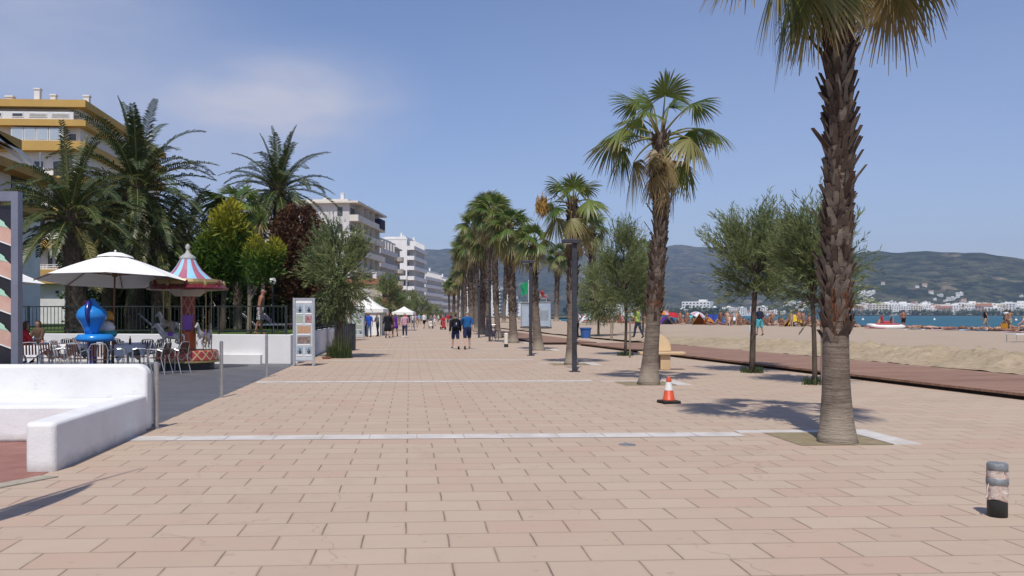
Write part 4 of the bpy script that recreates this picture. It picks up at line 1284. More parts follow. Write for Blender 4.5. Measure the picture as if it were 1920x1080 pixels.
dg = bpy.context.evaluated_depsgraph_get()
def ground_hit(x, y):
    ok, loc, nrm, idx, ob, mx = SC.ray_cast(dg, Vector((x, y, 640)), Vector((0, 0, -1)))
    return loc.z if ok else 0
HAZE.hide_viewport = True
bpy.context.view_layer.update()
dg = bpy.context.evaluated_depsgraph_get()
rr = random.Random(99)
HOUSE_PROTO = {}
def far_house(px, r, k, label, group, s=1.0):
    d = ray(px, 590); d.z = 0; d.normalize()
    x, y = d.x * r, d.y * r
    z = ground_hit(x, y)
    if z < -.5: z = 0
    if k not in HOUSE_PROTO:
        mb, mats = HM[k]
        o = mb.build('far_house', mats); HOUSE_PROTO[k] = o
    else:
        o = HOUSE_PROTO[k].copy(); COL.objects.link(o)
    o.location = (x, y, z); o.scale = (s, s, s)
    o.rotation_euler = (0, 0, -math.atan2(d.x, d.y) + rr.uniform(-.5, .5))
    tag(o, label, 'house', group)
WORDS = {0: 'white flat-roofed', 1: 'white red-roofed', 2: 'cream many-windowed', 3: 'long white', 4: 'cream red-roofed', 5: 'pinkish', 6: 'tiny white'}
for i in range(92):     # waterfront under the headland
    px = 1590 + (i + rr.random()) * 3.85
    k = rr.choice((2, 3, 3, 0, 2, 5, 0))
    far_house(px, rr.uniform(2260, 2400), k, WORDS[k] + ' building in the waterfront row under the headland', WORDS[k] + ' buildings on the far waterfront', rr.uniform(1.0, 1.6))
for i in range(108):     # up the slope
    px = rr.gauss(1715, 75); px = max(1592, min(1915, px))
    k = rr.choice((1, 1, 6, 0, 4, 6))
    far_house(px, 2420 + min(440, abs(rr.gauss(0, 1)) * 210), k, WORDS[k] + ' house scattered up the slope of the headland', WORDS[k] + ' houses up the slope', rr.uniform(.6, 1.0))
for i in range(8): far_house(rr.uniform(1608, 1642), rr.uniform(2700, 2790), 6, 'tiny white house in the high cluster right of the nearest palm trunk', 'high cluster of tiny houses', 1.2)
for i in range(86):    # flat town at the head of the bay
    px = rr.uniform(1085, 1560)
    r0 = interp(SH_FAR, px)
    k = rr.choice((0, 0, 1, 6, 3, 4, 1))
    far_house(px, r0 + 60 + rr.random() ** 1.8 * 900, k, WORDS[k] + ' house in the flat town at the head of the bay', WORDS[k] + ' houses at the head of the bay', rr.uniform(.75, 1.15))
far_house(1308, 1640, 3, 'long white hangar-like roof above the beach crowd, right of the leaning palm', None, 1.5)
M['far_tree'] = leafmat('far_tree', (.028, .05, .02), (.05, .075, .03), trans=.1)
def wood(name, cells, n, seed, hgt):
    rr = random.Random(seed); mb = MB()
    for (px, r, w) in cells:
        d = ray(px, 590); d.z = 0; d.normalize()
        for q in range(n):
            rad = r + rr.uniform(-25, 25); off = rr.uniform(-w, w)
            x = d.x * rad + d.y * off; y = d.y * rad - d.x * off
            z = max(0, ground_hit(x, y)); h = hgt * rr.uniform(.5, 1.2); R_ = h * rr.uniform(.4, .7)
            t_ = rr.random()
            for u in range(16):
                o = Vector((rr.gauss(0, .5), rr.gauss(0, .5), rr.gauss(0, .4))) * R_ + Vector((x, y, z + h * .55))
                a = Vector((rr.uniform(-1, 1), rr.uniform(-1, 1), rr.uniform(-1, 1))).normalized() * R_ * .7; b = a.orthogonal().normalized() * R_ * .6
                c = (min(1, max(0, t_ + rr.uniform(-.3, .3))), 0, 0)
                mb.face([mb.vert(v, c) for v in (o - a, o + b, o + a, o - b)])
    return mb.build(name, M['far_tree'], kind='stuff')
wood('waterfront_trees', [(1600 + i * 12, 2225, 12) for i in range(30)], 5, 4, 9)
wood('hillside_trees', [(1600 + i * 16, 2440 + (i * 37) % 220, 30) for i in range(22)], 12, 5, 10)
wood('bay_head_trees', [(1305, 1590, 55), (1330, 1595, 30), (1280, 1590, 20)] + [(1090 + i * 22, 1550 + (i * 53) % 500 + max(0, i - 8) * 70, 25) for i in range(22)], 14, 6, 11)
HAZE.hide_viewport = False
# ------------------------------------------------------------------ objects
def mat_plaster():
    t = NT('whitewashed_plaster')
    p = t.pos()
    z = t.n('ShaderNodeSeparateXYZ', {0: p}).outputs[2]
    c = t.mix(t.rng(t.noise(1.6, 6, .6, p), .35, .68), (.76, .76, .755), (.68, .68, .675))
    scuff = t.rng(t.noise(5, 6, .75, t.n('ShaderNodeVectorMath', {0: p, 1: (1, 1, 2.2)}, operation='MULTIPLY').outputs[0], .8), .60, .68)
    c = t.mix(t.math('MULTIPLY', scuff, .30), c, (.42, .39, .36))
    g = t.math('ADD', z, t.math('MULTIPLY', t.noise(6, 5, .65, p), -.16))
    c = t.mix(t.math('MULTIPLY', t.rng(g, .05, -.09), .7), c, (.33, .29, .25))      # dirt tone along the foot, painted in for the gap shadow there
    t.set(col=c, rough=.88, spec=.2)
    t.bump(t.math('ADD', t.math('MULTIPLY', t.noise(3.2, 4, .5, p), 1.4), t.math('MULTIPLY', t.noise(34, 5, .6, p), .35)), .32, .03)
    return t.mat
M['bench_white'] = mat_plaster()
M['steel'] = pm('brushed_steel', (.46, .45, .44), (.36, .35, .345), 8, .35, .5, metal=.7)
M['alu'] = pm('aluminium', (.58, .585, .60), (.48, .485, .50), 8, .32, .5, metal=.65)
M['dark_metal'] = pm('dark_painted_metal', (.045, .048, .06), (.03, .032, .042), 5, .5, .4)
M['black_metal'] = pm('black_painted_metal', (.022, .024, .026), (.035, .036, .036), 5, .5, .4)
M['green_metal'] = pm('grey_green_metal', (.022, .03, .027), (.016, .022, .02), 5, .5, .4)
M['canvas'] = pm('white_canvas', (.80, .795, .77), (.74, .73, .70), 2, .9, .1, bump=.15, bscale=20)
M['wood'] = pm('varnished_wood', (.20, .095, .042), (.13, .06, .028), 6, .55, .3, stretch=(1, 1, .15))
M['brown_slat'] = pm('brown_slats', (.13, .06, .04), (.09, .042, .03), 5, .6)
M['cloth'] = pm('white_tablecloth', (.78, .78, .80), (.70, .70, .73), 3, .9, .1)
M['lilac_cloth'] = pm('lilac_cloth', (.30, .24, .46), (.25, .20, .40), 3, .9, .1)
M['rubber'] = pm('black_rubber', (.022, .021, .02), (.05, .045, .04), 8, .8, .2)

# whitewashed bench: back wall, seat and arm
t = thing('bench_wall', 'low white plastered bench wall with a seat and one projecting arm at lower left', 'bench', (-3.6, 12.3, 0))
def bw(m):
    # rounded top right corner in outline, extruded through the wall's thickness
    out = [(-13, 0), (0, 0)]
    for k in range(9):
        a = k / 8 * math.pi / 2
        out.append((-.17 + .17 * math.cos(a), .76 + .155 * math.sin(a)))
    out.append((-13, .915))
    n = len(out); b = len(m.v)
    for y in (0, .24):
        for x, z in out: m.vert((x, y, z))
    m.face([b + i for i in range(n)]); m.face([b + n + i for i in range(n)][::-1])
    for i in range(n):
        j = (i + 1) % n
        m.face((b + i, b + n + i, b + n + j, b + j))
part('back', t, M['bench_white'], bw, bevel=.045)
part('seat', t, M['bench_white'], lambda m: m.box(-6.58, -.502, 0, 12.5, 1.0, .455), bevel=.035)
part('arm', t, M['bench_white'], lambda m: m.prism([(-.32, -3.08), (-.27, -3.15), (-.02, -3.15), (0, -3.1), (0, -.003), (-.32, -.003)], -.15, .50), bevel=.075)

# feather flag just outside the frame on the left: its narrow shadow reaches into the picture
t = thing('beach_flag', 'tall narrow advertising flag left of the white bench wall, seen by its shadow', 'flag', (-3.72, 5.7, 0))
part('pole', t, M['alu'], lambda m: m.tube([(0, 0, 0), (0, 0, 3.4), (.05, .08, 4.6), (.2, .35, 5.35)], [.03, .026, .016, .01], 8))
mb = MB()
mb.grid(lambda u, v: ((.05 + .30 * u * math.sin(math.pi * min(1, v * 1.05) ** .8)) + .02 * math.sin(v * 9), .28 * u * math.sin(math.pi * min(1, v * 1.05) ** .8), 1.0 + 3.9 * v), 6, 26)
mb.build('cloth', M['canvas'], t, smooth=True)
part('base', t, M['dark_metal'], lambda m: m.lathe([(0, 0), (.3, 0), (.3, .06), (.05, .09), (0, .09)], 18))

# steel posts along the edge of the terrace
sp = thing('steel_post', 'slim steel post nearest the camera on the dark terrace edge', 'post', G(415, 745), 0, 'slim steel posts along the terrace edge')
part('shaft', sp, M['steel'], lambda m: m.lathe([(0, 0), (.036, 0), (.036, 1.06), (.03, 1.09), (0, 1.09)], 12), smooth=False)
part('foot', sp, M['steel'], lambda m: m.lathe([(.037, 0), (.07, 0), (.07, .012), (.037, .014)], 12))
again(sp, G(500, 707), 0, None, 'slim steel post in front of the white garden wall')
again(sp, (-3.56, 12.58, 0), 0, (1, 1, .86), 'steel post standing at the rounded end of the white bench wall')

# garden wall with two legs
WL0, WL1 = Vector((-3.8, 28.75, 0)), Vector((XA(-60, 31.6), 31.6, 0))
t = thing('garden_wall', 'white rendered retaining wall in front of the raised lawn', 'wall', WL0)
def gw(m):
    d = WL1 - WL0; L = d.length; ang = math.atan2(d.y, d.x)
    m.box(d.x / 2, d.y / 2, 0, L, .28, .955, 0, ang)
part('front_leg', t, M['white_wall'], gw, bevel=.02)
part('side_leg', t, M['white_wall'], lambda m: m.box(-.02, 12.3, 0, .3, 24.0, .955), bevel=.02)
part('plinth', t, M['white_wall'], lambda m: m.box(-1.9, .30, 0, 1.9, .3, .30, 0, math.atan2((WL1 - WL0).y, (WL1 - WL0).x)))

# iron railing on the wall
def railing(name, label, p0, p1, z, h, bar, post_every, mat, solid=False):
    d = Vector(p1) - Vector(p0); L = d.length
    t = thing(name, label, 'fence', (p0[0], p0[1], z), math.atan2(d.y, d.x))
    for zz in (h, .12): part('rail', t, mat, lambda m: m.box(L / 2, 0, zz - .02, L, .04, .04))
    n = int(L / post_every)
    for k in range(n + 1): part('post', t, mat, lambda m: m.box(L * k / n, -.003, 0, .065, .065, h + .03))
    def bars(m):
        q = bar
        while q < L:
            m.box(q, 0, .141, .016, .016, h - .165); q += bar
    part('bars', t, mat, bars)
    if solid:
        part('screen', t, M['black_metal'], lambda m: m.box(L / 2, .05, .16, L, .02, h - .26))
    return t
railing('railing', 'thin dark metal railing along the front of the lawn', WL1 + Vector((0, .05, 0)), WL0 + Vector((-.2, .05, 0)), .956, .92, .14, 2.0, M['green_metal'])
railing('railing', 'black screened railing on the side leg of the garden wall', (-3.82, 29.4), (-3.82, 52.5), .956, 1.05, .12, 2.2, M['black_metal'], True)

# postcard stands
M['panel_grey'] = pm('pale_grey_panel', (.50, .545, .57), (.44, .485, .51), 3, .5, .3)
M['photo_warm'] = pm('photo_warm', (.46, .34, .22), (.50, .20, .10), 9, .4, .4)
M['photo_red'] = pm('photo_red', (.26, .05, .06), (.44, .32, .30), 14, .4, .4)
M['photo_dark'] = pm('photo_dark', (.12, .07, .05), (.34, .28, .26), 12, .4, .4)
M['photo_blue'] = pm('photo_blue_grey', (.40, .46, .52), (.22, .27, .33), 11, .4, .4)
M['photo_green'] = pm('photo_pale_green', (.38, .44, .34), (.30, .34, .30), 12, .4, .4)
M['label_white'] = pm('white_label', (.80, .80, .80), (.74, .74, .74), 4, .5)
M['ink'] = pm('dark_blue_ink', (.05, .07, .11), (.03, .05, .08), 9, .5)
def picture_stand(label, loc, rz, w, h, variant):
    t = thing('picture_stand', label, 'display stand', loc, rz, 'free-standing picture stands')
    part('frame', t, M['alu'], lambda m: (m.box(-w / 2 + .035, 0, 0, .07, .10, h), m.box(w / 2 - .035, 0, 0, .07, .10, h), m.box(0, 0, h - .06, w - .142, .06, .06), m.box(0, 0, .14, w - .142, .06, .05), m.box(-w / 2 + .035, 0, -.0, .06, .42, .045), m.box(w / 2 - .035, 0, -.0, .06, .42, .045)))
    b = part('board', t, M['panel_grey'], lambda m: m.box(0, .01, .192, w - .142, .03, h - .254))
    part('header', b, M['label_white'], lambda m: m.box(0, -.012, h - .17, w - .18, .012, .09))
    rows = [('two', 'photo_blue', 'photo_blue'), ('two', 'photo_green', 'photo_red'), ('one', 'photo_warm', None), ('one', 'photo_dark', None), ('two', 'photo_blue', 'photo_blue')]
    if variant: rows = [('two', 'photo_green', 'photo_green'), ('two', 'photo_green', 'photo_blue'), ('one', 'photo_green', None), ('one', 'photo_green', None), ('two', 'photo_green', 'photo_blue')]
    z = h - .20; rh = (h - .50) / 5
    for kind, a, c in rows:
        xs = ((-.135, .20), (.135, .20)) if kind == 'two' else ((0, .40),)
        for (x, ww), mm in zip(xs, (a, c)):
            part('picture', b, M[mm], lambda m: m.box(x * w / .66, -.010, z - rh + .075, ww * w / .66, .010, rh - .10))
            if mm == 'photo_blue':
                part('figure', b, M['ink'], lambda m: (m.lathe([(0, 0), (.035, .01), (.05, .045), (.03, .08), (.018, .085), (.02, .12), (0, .135)], 10, (x * w / .66 + .015, -.022, z - rh + .11))))
            part('caption', b, M['label_white'], lambda m: m.box(x * w / .66, -.012, z - rh + .015, ww * w / .66 * .96, .010, .045))
        z -= rh
    return t
c = G(570, 686)
picture_stand('grey metal picture stand at the corner of the white garden wall', (c.x, c.y, 0), R(-3), .68, 2.12, 0)
mb = MB(); rr = random.Random(8)
for q in range(3): mb.box(rr.uniform(-.15, .15), rr.uniform(-.05, .05), .19 + q * .012, .3, .12, .01, 0, rr.uniform(-.3, .3))
c2 = G(671, 637)
picture_stand('smaller-looking picture stand farther off beside the white tent', (c2.x, c2.y, 0), R(-4), .86, 2.15, 1)
# waste bin behind the roadside tree
c = G(647, 657)
t = thing('waste_bin', 'dark slatted cylinder bin behind the tree by the railing', 'bin', (c.x, c.y, 0))
part('body', t, M['dark_metal'], lambda m: [m.lathe([(0, .0), (.46, .0), (.46, .05)], 20)] and [m.box(.46 * math.cos(a * .2094), .46 * math.sin(a * .2094), .05, .03, .075, 1.1, 0, a * .2094) for a in range(30)])
part('lining', t, M['black_metal'], lambda m: m.lathe([(.435, .06), (.435, 1.1), (.40, 1.1), (.40, .06)], 20))
part('rim', t, M['dark_metal'], lambda m: m.lathe([(.44, 1.152), (.49, 1.152), (.49, 1.2), (.44, 1.2), (.44, 1.152)], 20))
# little clay dish on the paving by the tree
c = G(612, 673)
mb = MB(); mb.lathe([(0, 0), (.13, 0), (.17, .07), (.155, .07), (.12, .02), (0, .02)], 16)
tag(mb.build('clay_dish', pm('terracotta', (.34, .15, .09), (.26, .11, .07), 6, .8), loc=c), 'small terracotta dish on the paving beside the picture stand', 'dish')

# menu board with ice-cream pictures behind the bench wall
M['board_black'] = pm('board_black', (.012, .011, .018), (.02, .018, .028), 2, .25, .5)
M['board_frame'] = pm('board_frame', (.22, .23, .29), (.17, .18, .23), 3, .4, .5, metal=.3)
M['cream_pink'] = pm('pink_ice_cream', (.62, .42, .34), (.52, .30, .24), 5, .6)
M['cream_mint'] = pm('mint_ice_cream', (.34, .62, .47), (.44, .66, .52), 5, .6)
Yb = 13.4
x1 = XA(38, Yb); zt = ZA(360, Yb, 30)
t = thing('menu_board', 'tall black board with pink and green ice-cream pictures in a grey frame', 'board', (x1, Yb, 0))
part('board', t, M['board_black'], lambda m: m.box(-.86, .03, .22, 1.52, .05, zt - .42))
part('frame', t, M['board_frame'], lambda m: (m.box(-.05, 0, 0, .10, .16, zt), m.box(-1.67, 0, 0, .10, .16, zt), m.box(-.86, 0, zt - .14, 1.518, .14, .14), m.box(-.86, 0, .08, 1.518, .14, .13)))
def bp(px, py, dy):
    q = A(px, py, Yb); return (q.x - x1, dy, q.z)
for k, py in enumerate((462, 526, 591, 655)):
    o = py - 462
    p = part('ice_cream_picture', t, M['cream_pink'], lambda m: m.poly([bp(a, b_ + o, -.012) for a, b_ in ((26, 462), (26, 436), (10, 421), (9, 417), (2, 412), (-60, 400), (-100, 398), (-100, 420), (-40, 438))]))
    part('mint_top', p, M['cream_mint'], lambda m: m.poly([bp(a, b_ + o, -.016) for a, b_ in ((16, 428), (10, 421), (9, 417), (2, 412), (-60, 400), (-60, 412), (-10, 421))]))
    part('rim_line', p, M['label_white'], lambda m: m.poly([bp(a, b_ + o, -.016) for a, b_ in ((26, 463), (26, 460.5), (-40, 436.5), (-100, 418.5), (-100, 421), (-40, 439))]))

# big parasols
def parasol(label, px, Y, rim_z, top_z, rad, rz):
    t = thing('parasol', label, 'parasol', (XA(px, Y), Y, 0), rz, 'white wooden parasols on the terrace')
    mb = MB(); n = 8
    def P(k, f):     # gently hollow panels, ribs straight
        a = 2 * math.pi * k / n
        r = rad * (.20 + .80 * f)
        z = top_z - .10 - (top_z - .10 - rim_z) * f ** 1.15
        return Vector((r * math.cos(a), r * math.sin(a), z))
    sub = 5; rings = 7
    rows = []
    for j in range(rings):
        f = j / (rings - 1); row = []
        for k in range(n):
            for s in range(sub):
                g = s / sub
                p = P(k, f).lerp(P(k + 1, f), g)
                p.z -= .05 * math.sin(math.pi * g) * f
                if j == rings - 1: p.z += .05 * math.sin(math.pi * g)
                row.append(mb.vert(p))
        rows.append(row)
    m_ = n * sub
    for j in range(rings - 1):
        for q in range(m_):
            mb.face((rows[j][q], rows[j + 1][q], rows[j + 1][(q + 1) % m_], rows[j][(q + 1) % m_]))
    mb.build('canopy', M['canvas'], t, smooth=False)
    mb = MB()
    mb.lathe([(.02, top_z + .07), (rad * .10, top_z + .045), (rad * .225, top_z - .05), (rad * .24, top_z - .10)], 16)
    mb.lathe([(0, top_z + .07), (.03, top_z + .08), (.025, top_z + .13), (0, top_z + .14)], 8)
    mb.build('vent', M['canvas'], t, smooth=True)
    part('pole', t, M['wood'], lambda m: m.tube([(0, 0, 0), (0, 0, top_z + .02)], .028, 10))
    part('hub', t, M['wood'], lambda m: m.lathe([(.03, rim_z + .12), (.075, rim_z + .12), (.075, rim_z + .22), (.03, rim_z + .22)], 10))
    for k in range(n):
        a = P(k, .02) - Vector((0, 0, .03)); e = P(k, 1) - Vector((0, 0, .03))
        rb = part('rib', t, M['wood'], lambda m: m.tube([a, P(k, .5) - Vector((0, 0, .028)), e], .013, 5))
        h = Vector((.07 * math.cos(2 * math.pi * k / n), .07 * math.sin(2 * math.pi * k / n), rim_z + .17))
        part('strut', rb, M['wood'], lambda m: m.tube([h, P(k, .48) - Vector((0, 0, .05))], .011, 5))
    part('base', t, M['dark_metal'], lambda m: (m.box(0, 0, 0, .6, .6, .08), m.tube([(0, 0, .08), (0, 0, .4)], .04, 10)))
    return t
big_parasol = parasol('white parasol with a wooden pole, wholly in view above the cafe tables', 211, 25.0, ZA(527, 25.0), ZA(478, 25.0), 2.10, R(12))
parasol('white parasol cut by the dark board at the left edge', -70, 25.5, 2.50, 3.30, 2.12, R(25))

big_parasol.rotation_euler = (R(-4.2), R(0.8), R(12))      # leans back a little
# cafe furniture
def make_chair():
    t = thing('cafe_chair', 'x', 'chair', (0, 0, 0), 0, 'aluminium cafe chairs on the terrace')
    al = M['alu']
    for sx in (-1, 1):
        part('leg', t, al, lambda m: m.tube([(sx * .24, .20, 0), (sx * .225, .19, .44), (sx * .24, .18, .66)], .0125, 6))
        part('leg', t, al, lambda m: m.tube([(sx * .23, -.32, 0), (sx * .215, -.20, .44)], .0125, 6))
        part('armrest', t, al, lambda m: m.tube([(sx * .24, .18, .66), (sx * .25, .10, .68), (sx * .25, -.12, .67), (sx * .225, -.235, .63)], .014, 6))
    part('back_frame', t, al, lambda m: m.tube([(-.215, -.20, .44), (-.22, -.27, .74), (-.17, -.30, .85), (0, -.31, .87), (.17, -.30, .85), (.22, -.27, .74), (.215, -.20, .44)], .0125, 6))
    part('seat', t, M['brown_slat'], lambda m: [m.box(0, .17 - k * .068, .435, .43, .05, .016) for k in range(6)])
    part('backrest', t, M['brown_slat'], lambda m: [m.poly([(x - .022, -.235, .53), (x + .022, -.235, .53), (x + .022, -.30, .84), (x - .022, -.30, .84)]) or m.poly([(x + .022, -.247, .53), (x - .022, -.247, .53), (x - .022, -.312, .84), (x + .022, -.312, .84)]) for x in (-.15, -.075, 0, .075, .15)])
    return t
chair = make_chair()
first = [True]
def place_chair(px, Y, deg, label):
    loc = (XA(px, Y), Y, 0)
    if first[0]:
        first[0] = False
        chair.location = loc; chair.rotation_euler = (0, 0, R(deg)); chair['label'] = label
        return chair
    return again(chair, loc, R(deg), None, label)
def make_table(label, px, Y, cloth_label, things=()):
    x = XA(px, Y)
    t = thing('cafe_table', label, 'table', (x, Y, 0), 0, 'square cafe tables under white cloths')
    part('tabletop', t, M['alu'], lambda m: m.box(0, 0, .70, .74, .74, .025))
    part('pedestal', t, M['alu'], lambda m: m.lathe([(0, 0), (.24, 0), (.24, .02), (.035, .05), (.03, .699), (0, .699)], 14))
    rr = random.Random(int(px))
    mb = MB()
    N = 16
    def cf(u, v):
        a, b = (u - .5) * 1.25, (v - .5) * 1.25
        c, s = math.cos(.5), math.sin(.5)
        X, Yq = a * c - b * s, a * s + b * c
        e = max(abs(X), abs(Yq)) - .375
        z = .732
        if e > 0:
            k = .375 / max(abs(X), abs(Yq))
            X2, Y2 = X * k, Yq * k
            ang = math.atan2(Yq, X)
            r = .02 + .045 * math.sin(ang * 8 + px) ** 2 * min(1, e * 5)
            X, Yq = X2 + (X - X2) * .12 + math.cos(ang) * r, Y2 + (Yq - Y2) * .12 + math.sin(ang) * r
            z -= e * 1.02
        return (X, Yq, z)
    mb.grid(cf, 26, 26)
    o = mb.build('tablecloth', M['cloth'], loc=(x, Y, 0), smooth=True)
    tag(o, cloth_label, 'tablecloth', 'white tablecloths on the cafe tables')
    return x
make_table('cafe table nearest the dark board, under a cloth with purple shadows', 76, 25.6, 'white tablecloth on the table nearest the dark board')
make_table('cafe table right of the blue ride, under a long white cloth', 240, 25.9, 'white tablecloth on the table right of the blue ride')
make_table('cafe table in the second row behind the blue ride', 140, 26.6, 'white tablecloth on the second-row table behind the blue ride')
make_table('cafe table in the back row close to the garden wall', 92, 28.6, 'white tablecloth on the back-row table near the garden wall')
make_table('cafe table behind the chairs next to the merry-go-round', 262, 28.2, 'white tablecloth behind the chairs by the merry-go-round')
for px, Y, deg, lab in ((296, 24.0, 78, 'aluminium chair nearest the right end of the bench wall, seen from its back'), (330, 24.4, 70, 'aluminium chair closest to the merry-go-round base'), (262, 24.5, 110, 'aluminium chair just left of the bench wall end'), (268, 26.3, 170, 'aluminium chair behind the long white tablecloth'),
        (150, 23.6, -20, 'aluminium chair with its grey back toward the blue ride'), (184, 23.0, 20, 'aluminium chair standing right below the blue ride'), (116, 24.6, -70, 'aluminium chair right of the table near the dark board'), (98, 24.2, -10, 'aluminium chair in front of the table near the dark board'), (58, 24.2, 15, 'aluminium chair partly behind the dark board frame'), (58, 26.7, 190, 'aluminium chair behind the table near the dark board'),
        (222, 24.4, -80, 'aluminium chair left of the long white tablecloth'), (206, 26.4, 200, 'aluminium chair in the second row behind the orange-capped ride'), (120, 26.0, -40, 'aluminium chair in the second row left of the blue ride'), (112, 27.4, 60, 'aluminium chair in the second row facing the dark board'), (128, 28.6, 150, 'aluminium chair in the back row near the white wall'), (166, 27.6, 200, 'aluminium chair in the back row behind the blue ride'), (232, 27.6, -30, 'aluminium chair in the back row left of the striped roof'), (290, 27.0, 60, 'aluminium chair between the tables and the merry-go-round'), (66, 28.3, 20, 'aluminium chair in the second row beside the dark board'), (156, 25.2, 100, 'aluminium chair facing the blue ride from the left')):
    place_chair(px, Y, deg, lab)
M['drink'] = pm('orange_drink', (.45, .12, .03), (.40, .10, .03), 5, .3)
M['bottle'] = pm('brown_bottle', (.14, .045, .03), (.10, .03, .02), 5, .25, .5)
def small(name, label, cat, px, Y, prof, mat, z=.74, dx=0, dy=0):
    mb = MB(); mb.lathe(prof, 12)
    tag(mb.build(name, mat, loc=(XA(px, Y) + dx, Y + dy, z), smooth=True), label, cat)
small('bottle', 'brown sauce bottle on the table right of the blue ride', 'bottle', 240, 25.9, [(0, 0), (.035, 0), (.035, .14), (.014, .19), (.014, .24), (0, .24)], M['bottle'], dx=.06)
small('drinking_glass', 'glass of orange drink on the table nearest the dark board', 'glass', 76, 25.6, [(0, 0), (.03, 0), (.038, .14), (0, .13)], M['drink'], dx=.05)
small('ashtray', 'pale ashtray on the table nearest the dark board', 'ashtray', 76, 25.6, [(0, 0), (.06, 0), (.065, .035), (.05, .03), (0, .01)], M['label_white'], dx=-.15)
mb = MB(); mb.box(0, 0, 0, .10, .05, .10); tag(mb.build('napkin_holder', M['alu'], loc=(XA(240, 25.9) - .16, 25.9, .741), bevel=.006), 'metal napkin holder on the table right of the blue ride', 'napkin holder')

# coin rides by the tables
M['ride_blue'] = pm('glossy_blue_plastic', (.018, .24, .66), (.015, .19, .56), 2, .22, .6)
M['ride_navy'] = pm('navy_plastic', (.015, .025, .20), (.012, .02, .16), 2, .25, .6)
M['ride_orange'] = pm('orange_plastic', (.52, .25, .02), (.44, .20, .02), 2, .3, .5)
M['ride_white'] = pm('white_plastic', (.72, .71, .69), (.64, .63, .61), 2, .3, .5)
M['ride_teal'] = pm('teal_plastic', (.02, .32, .32), (.02, .26, .27), 2, .3, .5)
M['ride_red'] = pm('red_plastic', (.50, .035, .05), (.42, .03, .04), 2, .3, .5)
M['ride_purple'] = pm('purple_plastic', (.20, .06, .36), (.16, .05, .30), 2, .3, .5)
Yr = 24.0
t = thing('coin_ride', 'glossy blue coin-operated children ride with a dark blue crest and flared base', 'kiddie ride', (XA(172, Yr), Yr, 0))
zz = lambda py: ZA(py, Yr, 172)
kk = Yr / F
part('body', t, M['ride_blue'], lambda m: m.lathe([(0, zz(628)), (12 * kk, zz(627)), (14 * kk, zz(618)), (18 * kk, zz(608)), (25 * kk, zz(598)), (27.5 * kk, zz(591)), (24 * kk, zz(582)), (15 * kk, zz(573)), (9 * kk, zz(566)), (5 * kk, zz(561)), (0, zz(560))], 28), smooth=True)
part('skirt', t, M['ride_blue'], lambda m: m.lathe([(0, zz(640)), (22 * kk, zz(641)), (33 * kk, zz(639)), (34 * kk, zz(633)), (29 * kk, zz(627)), (12 * kk, zz(626)), (0, zz(626))], 28, (6 * kk, 0, 0)), smooth=True)
part('crest', t, M['ride_navy'], lambda m: m.tube(spline([(0, -12 * kk, zz(562)), (.01, -20 * kk, zz(572)), (.02, -27 * kk, zz(585)), (.03, -25 * kk, zz(600)), (.02, -17 * kk, zz(612))], 10), [.03, .06, .07, .07, .07, .065, .06, .05, .04, .03, .01], 8), smooth=True)
part('horn', t, M['ride_red'], lambda m: m.tube(spline([(-8 * kk, .02, zz(568)), (-13 * kk, .02, zz(565)), (-17 * kk, .02, zz(574))], 6), [.02, .028, .03, .03, .028, .02, .01], 8), smooth=True)
part('pedestal', t, M['ride_navy'], lambda m: (m.box(0, 0, 0, .62, .5, .12), m.lathe([(.16, .12), (.12, .3), (.12, zz(641)), (0, zz(641))], 14)))
Y2 = 24.6
t = thing('coin_ride', 'white coin-operated ride with an orange dome cap on a teal tray beside the blue one', 'kiddie ride', (XA(200, Y2), Y2, 0))
zz2 = lambda py: ZA(py, Y2, 200); k2 = Y2 / F
part('body', t, M['ride_white'], lambda m: m.lathe([(0, zz2(622)), (13 * k2, zz2(621)), (15 * k2, zz2(613)), (11 * k2, zz2(606)), (5 * k2, zz2(602)), (0, zz2(601))], 22), smooth=True)
part('dome_cap', t, M['ride_orange'], lambda m: m.lathe([(0, zz2(600)), (8 * k2, zz2(600)), (10 * k2, zz2(594)), (8.5 * k2, zz2(588)), (4 * k2, zz2(584)), (0, zz2(583))], 20, (3 * k2, 0, 0)), smooth=True)
part('tray', t, M['ride_teal'], lambda m: m.lathe([(0, zz2(632)), (15 * k2, zz2(632)), (19 * k2, zz2(626)), (17 * k2, zz2(621)), (0, zz2(620))], 24), smooth=True)
part('pedestal', t, M['brown_slat'], lambda m: m.lathe([(.2, 0), (.2, .1), (.09, .2), (.09, zz2(633)), (0, zz2(633))], 14))

# merry-go-round
def mat_diamond(name, ground, line, su, sv):
    t = NT(name)
    p = t.pos(obj=True)
    s = t.n('ShaderNodeSeparateXYZ', {0: p}).outputs
    ang = t.math('ARCTAN2', s[1], s[0])
    a = t.math('MULTIPLY', ang, su); b = t.math('MULTIPLY', s[2], sv)
    d1 = t.math('ABSOLUTE', t.math('SUBTRACT', t.math('FRACT', t.math('ADD', a, b)), .5))
    d2 = t.math('ABSOLUTE', t.math('SUBTRACT', t.math('FRACT', t.math('SUBTRACT', a, b)), .5))
    l = t.math('MINIMUM', d1, d2)
    f = t.rng(l, .07, .11, 1, 0)
    c = t.mix(t.rng(t.noise(5, 3, .5, p), .3, .7), ground, tuple(x * .7 for x in ground))
    t.set(col=t.mix(f, c, line), rough=.35, spec=.5)
    return t.mat
M['mgr_base'] = mat_diamond('merry_go_round_base', (.38, .045, .05), (.42, .33, .16), 3.2, 3.4)
M['mgr_col'] = mat_diamond('merry_go_round_column', (.20, .014, .022), (.30, .15, .07), 1.0, 2.3)
M['mgr_red'] = pm('dark_red_lacquer', (.14, .012, .018), (.10, .009, .014), 3, .3, .5)
M['mgr_orange'] = pm('orange_lacquer', (.50, .10, .02), (.42, .08, .02), 3, .35, .5)
